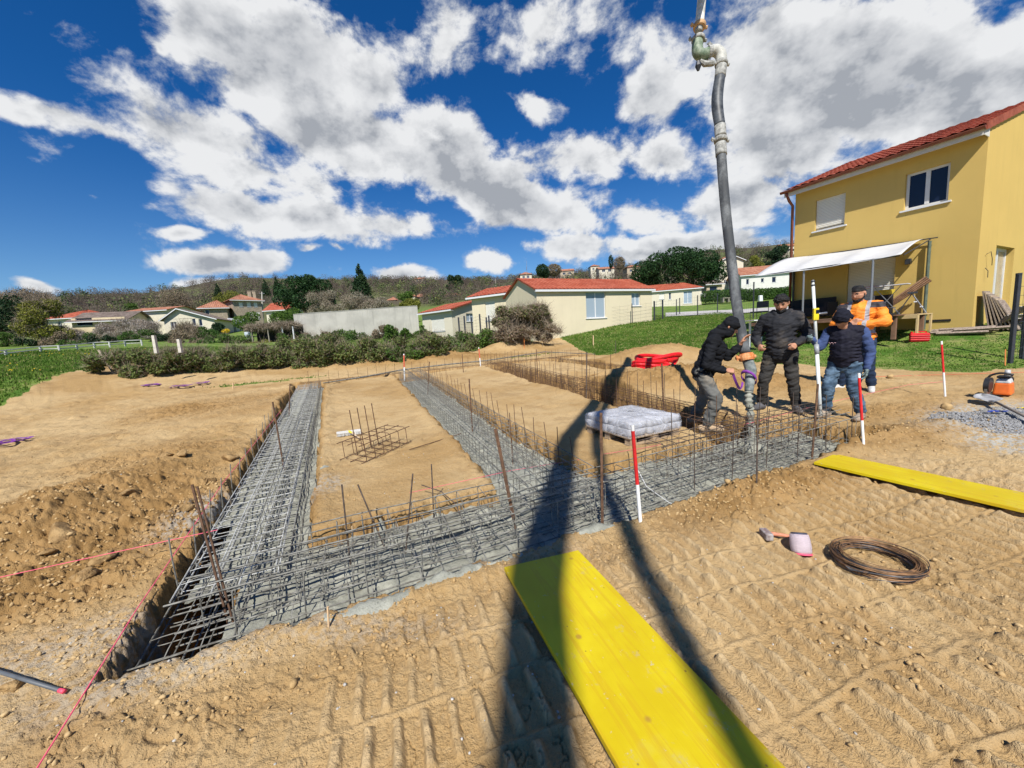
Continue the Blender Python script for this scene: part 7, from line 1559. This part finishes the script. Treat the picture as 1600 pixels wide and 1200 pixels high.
blobmesh('cap',[(P(0,-.022,.058),.094,P(0,.006,.062),.090),(P(-.03,.01,.10),.055,P(.03,.01,.10),.055),(P(-.05,-.085,.035),.022,P(.05,-.085,.035),.022)],M_['hair'],p4,.008,2)
blobmesh('beard',[(P(-.062,.03,-.055),.030,P(-.02,.075,-.092),.034),(P(.062,.03,-.055),.030,P(.02,.075,-.092),.034),(P(-.02,.078,-.095),.032,P(.02,.078,-.095),.032),(P(-.026,.096,-.038),.008,P(.026,.096,-.038),.008),(P(-.08,.0,.0),.014,P(-.072,.025,-.045),.022),(P(.08,.0,.0),.014,P(.072,.025,-.045),.022)],M_['hair'],p4,.008,1)
# levelling staff standing in the trench, held by the vest wearer
def staff():
    hw=p3.matrix_basis@(Vector(J3['wrR'])+Vector((.035,.075,.02))); dp=depth(hw); b=pd(1282,650,dp-.08); tp=pd(1270,438,dp+.05); t=thing('levelling_staff',b,'white levelling staff held upright with a yellow laser receiver','levelling staff'); d=tp-b; wm=pm('white_aluminium',(.66,.70,.68),.4,.08,6); bk_=M_['darkmetal']
    MB().tube([(0,0,0),d*.45],.024,10).build('lower_section',wm,t,True); MB().tube([d*.45,d*.52],[.030,.030],10).build('joint_sleeve',pm('grey_sleeve',(.32,.34,.36),.4,.1,6),t,True); MB().tube([d*.52,d*.97],.020,10).build('upper_section',wm,t,True)
    for f in(.955,.985): MB().tube([d*f,d*(f+.012)],.024,10).build('band',bk_,t)
    MB().tube([d*.97,d],.017,10).build('tip',wm,t)
    c=d*((650-492)/212.); rt=Vector((R[0][0],R[1][0],0)).normalized(); Rm=Matrix.Rotation(math.atan2(rt.y,rt.x),3,'Z'); m=MB(); m.box(c-rt*.03-Vector((UA[0],UA[1],0))*.04,(.075,.035,.17),Rm); bevel(m.build('laser_receiver',pm('yellow_receiver',(.78,.62,.03),.4,.1,8),t),.008); m=MB(); m.box(c-rt*.03-Vector((UA[0],UA[1],0))*.062+Vector((0,0,.035)),(.045,.006,.05),Rm); m.build('receiver_display',M_['glass'],t)
    MB().tube([c,c+rt*.17+ZZ*.01],[.012,.016],8).build('clamp_screw',M_['alu'],t,True); MB().tube([c-ZZ*.07,c+ZZ*.07],.033,10).build('clamp',bk_,t)
staff()
# purple strap looped round the hose end and held by the hooded worker
def strap():
    hnd=p1.matrix_basis@(Vector(J1['wrR'])+Vector((-.03,.09,-.02))); ax=hp(1170,590); P_=[]
    r=.100; tilt=.55
    for k in range(15): a=2*pi*k/14; P_.append(ax+Vector((math.cos(a)*r,math.sin(a)*r,math.cos(a)*tilt*.16)))
    t=thing('strap',ax,'purple strap looped round the hose end and held by the hooded worker','strap'); m=ribbon([p-ax for p in P_],.05,Vector((0,0,1)) if False else Vector((.2,1,.2))); 
    vs=[];fs=[]; n=28
    for k in range(n+1): a=2*pi*k/n; q=Vector((math.cos(a)*r,math.sin(a)*r,-math.cos(a-.6)*.10)); vs+=[q+ZZ*.022,q-ZZ*.022]
    for k in range(n): fs.append((2*k,2*k+1,2*k+3,2*k+2))
    m=MB(); m.add(vs,fs); o=m.build('loop',M_['purple'],t,True); s=o.modifiers.new('t','SOLIDIFY'); s.thickness=.005
    st=ax+Vector((-.10,-.02,-.06))-ax; q=hnd-ax; ribbon([st,st.lerp(q,.25)+Vector((0,-.03,-.10)),st.lerp(q,.5)+Vector((0,-.04,-.15)),st.lerp(q,.8)+Vector((0,-.03,-.10)),q],.032,Vector((.3,1,0))).build('tail',M_['purple'],t)
strap()
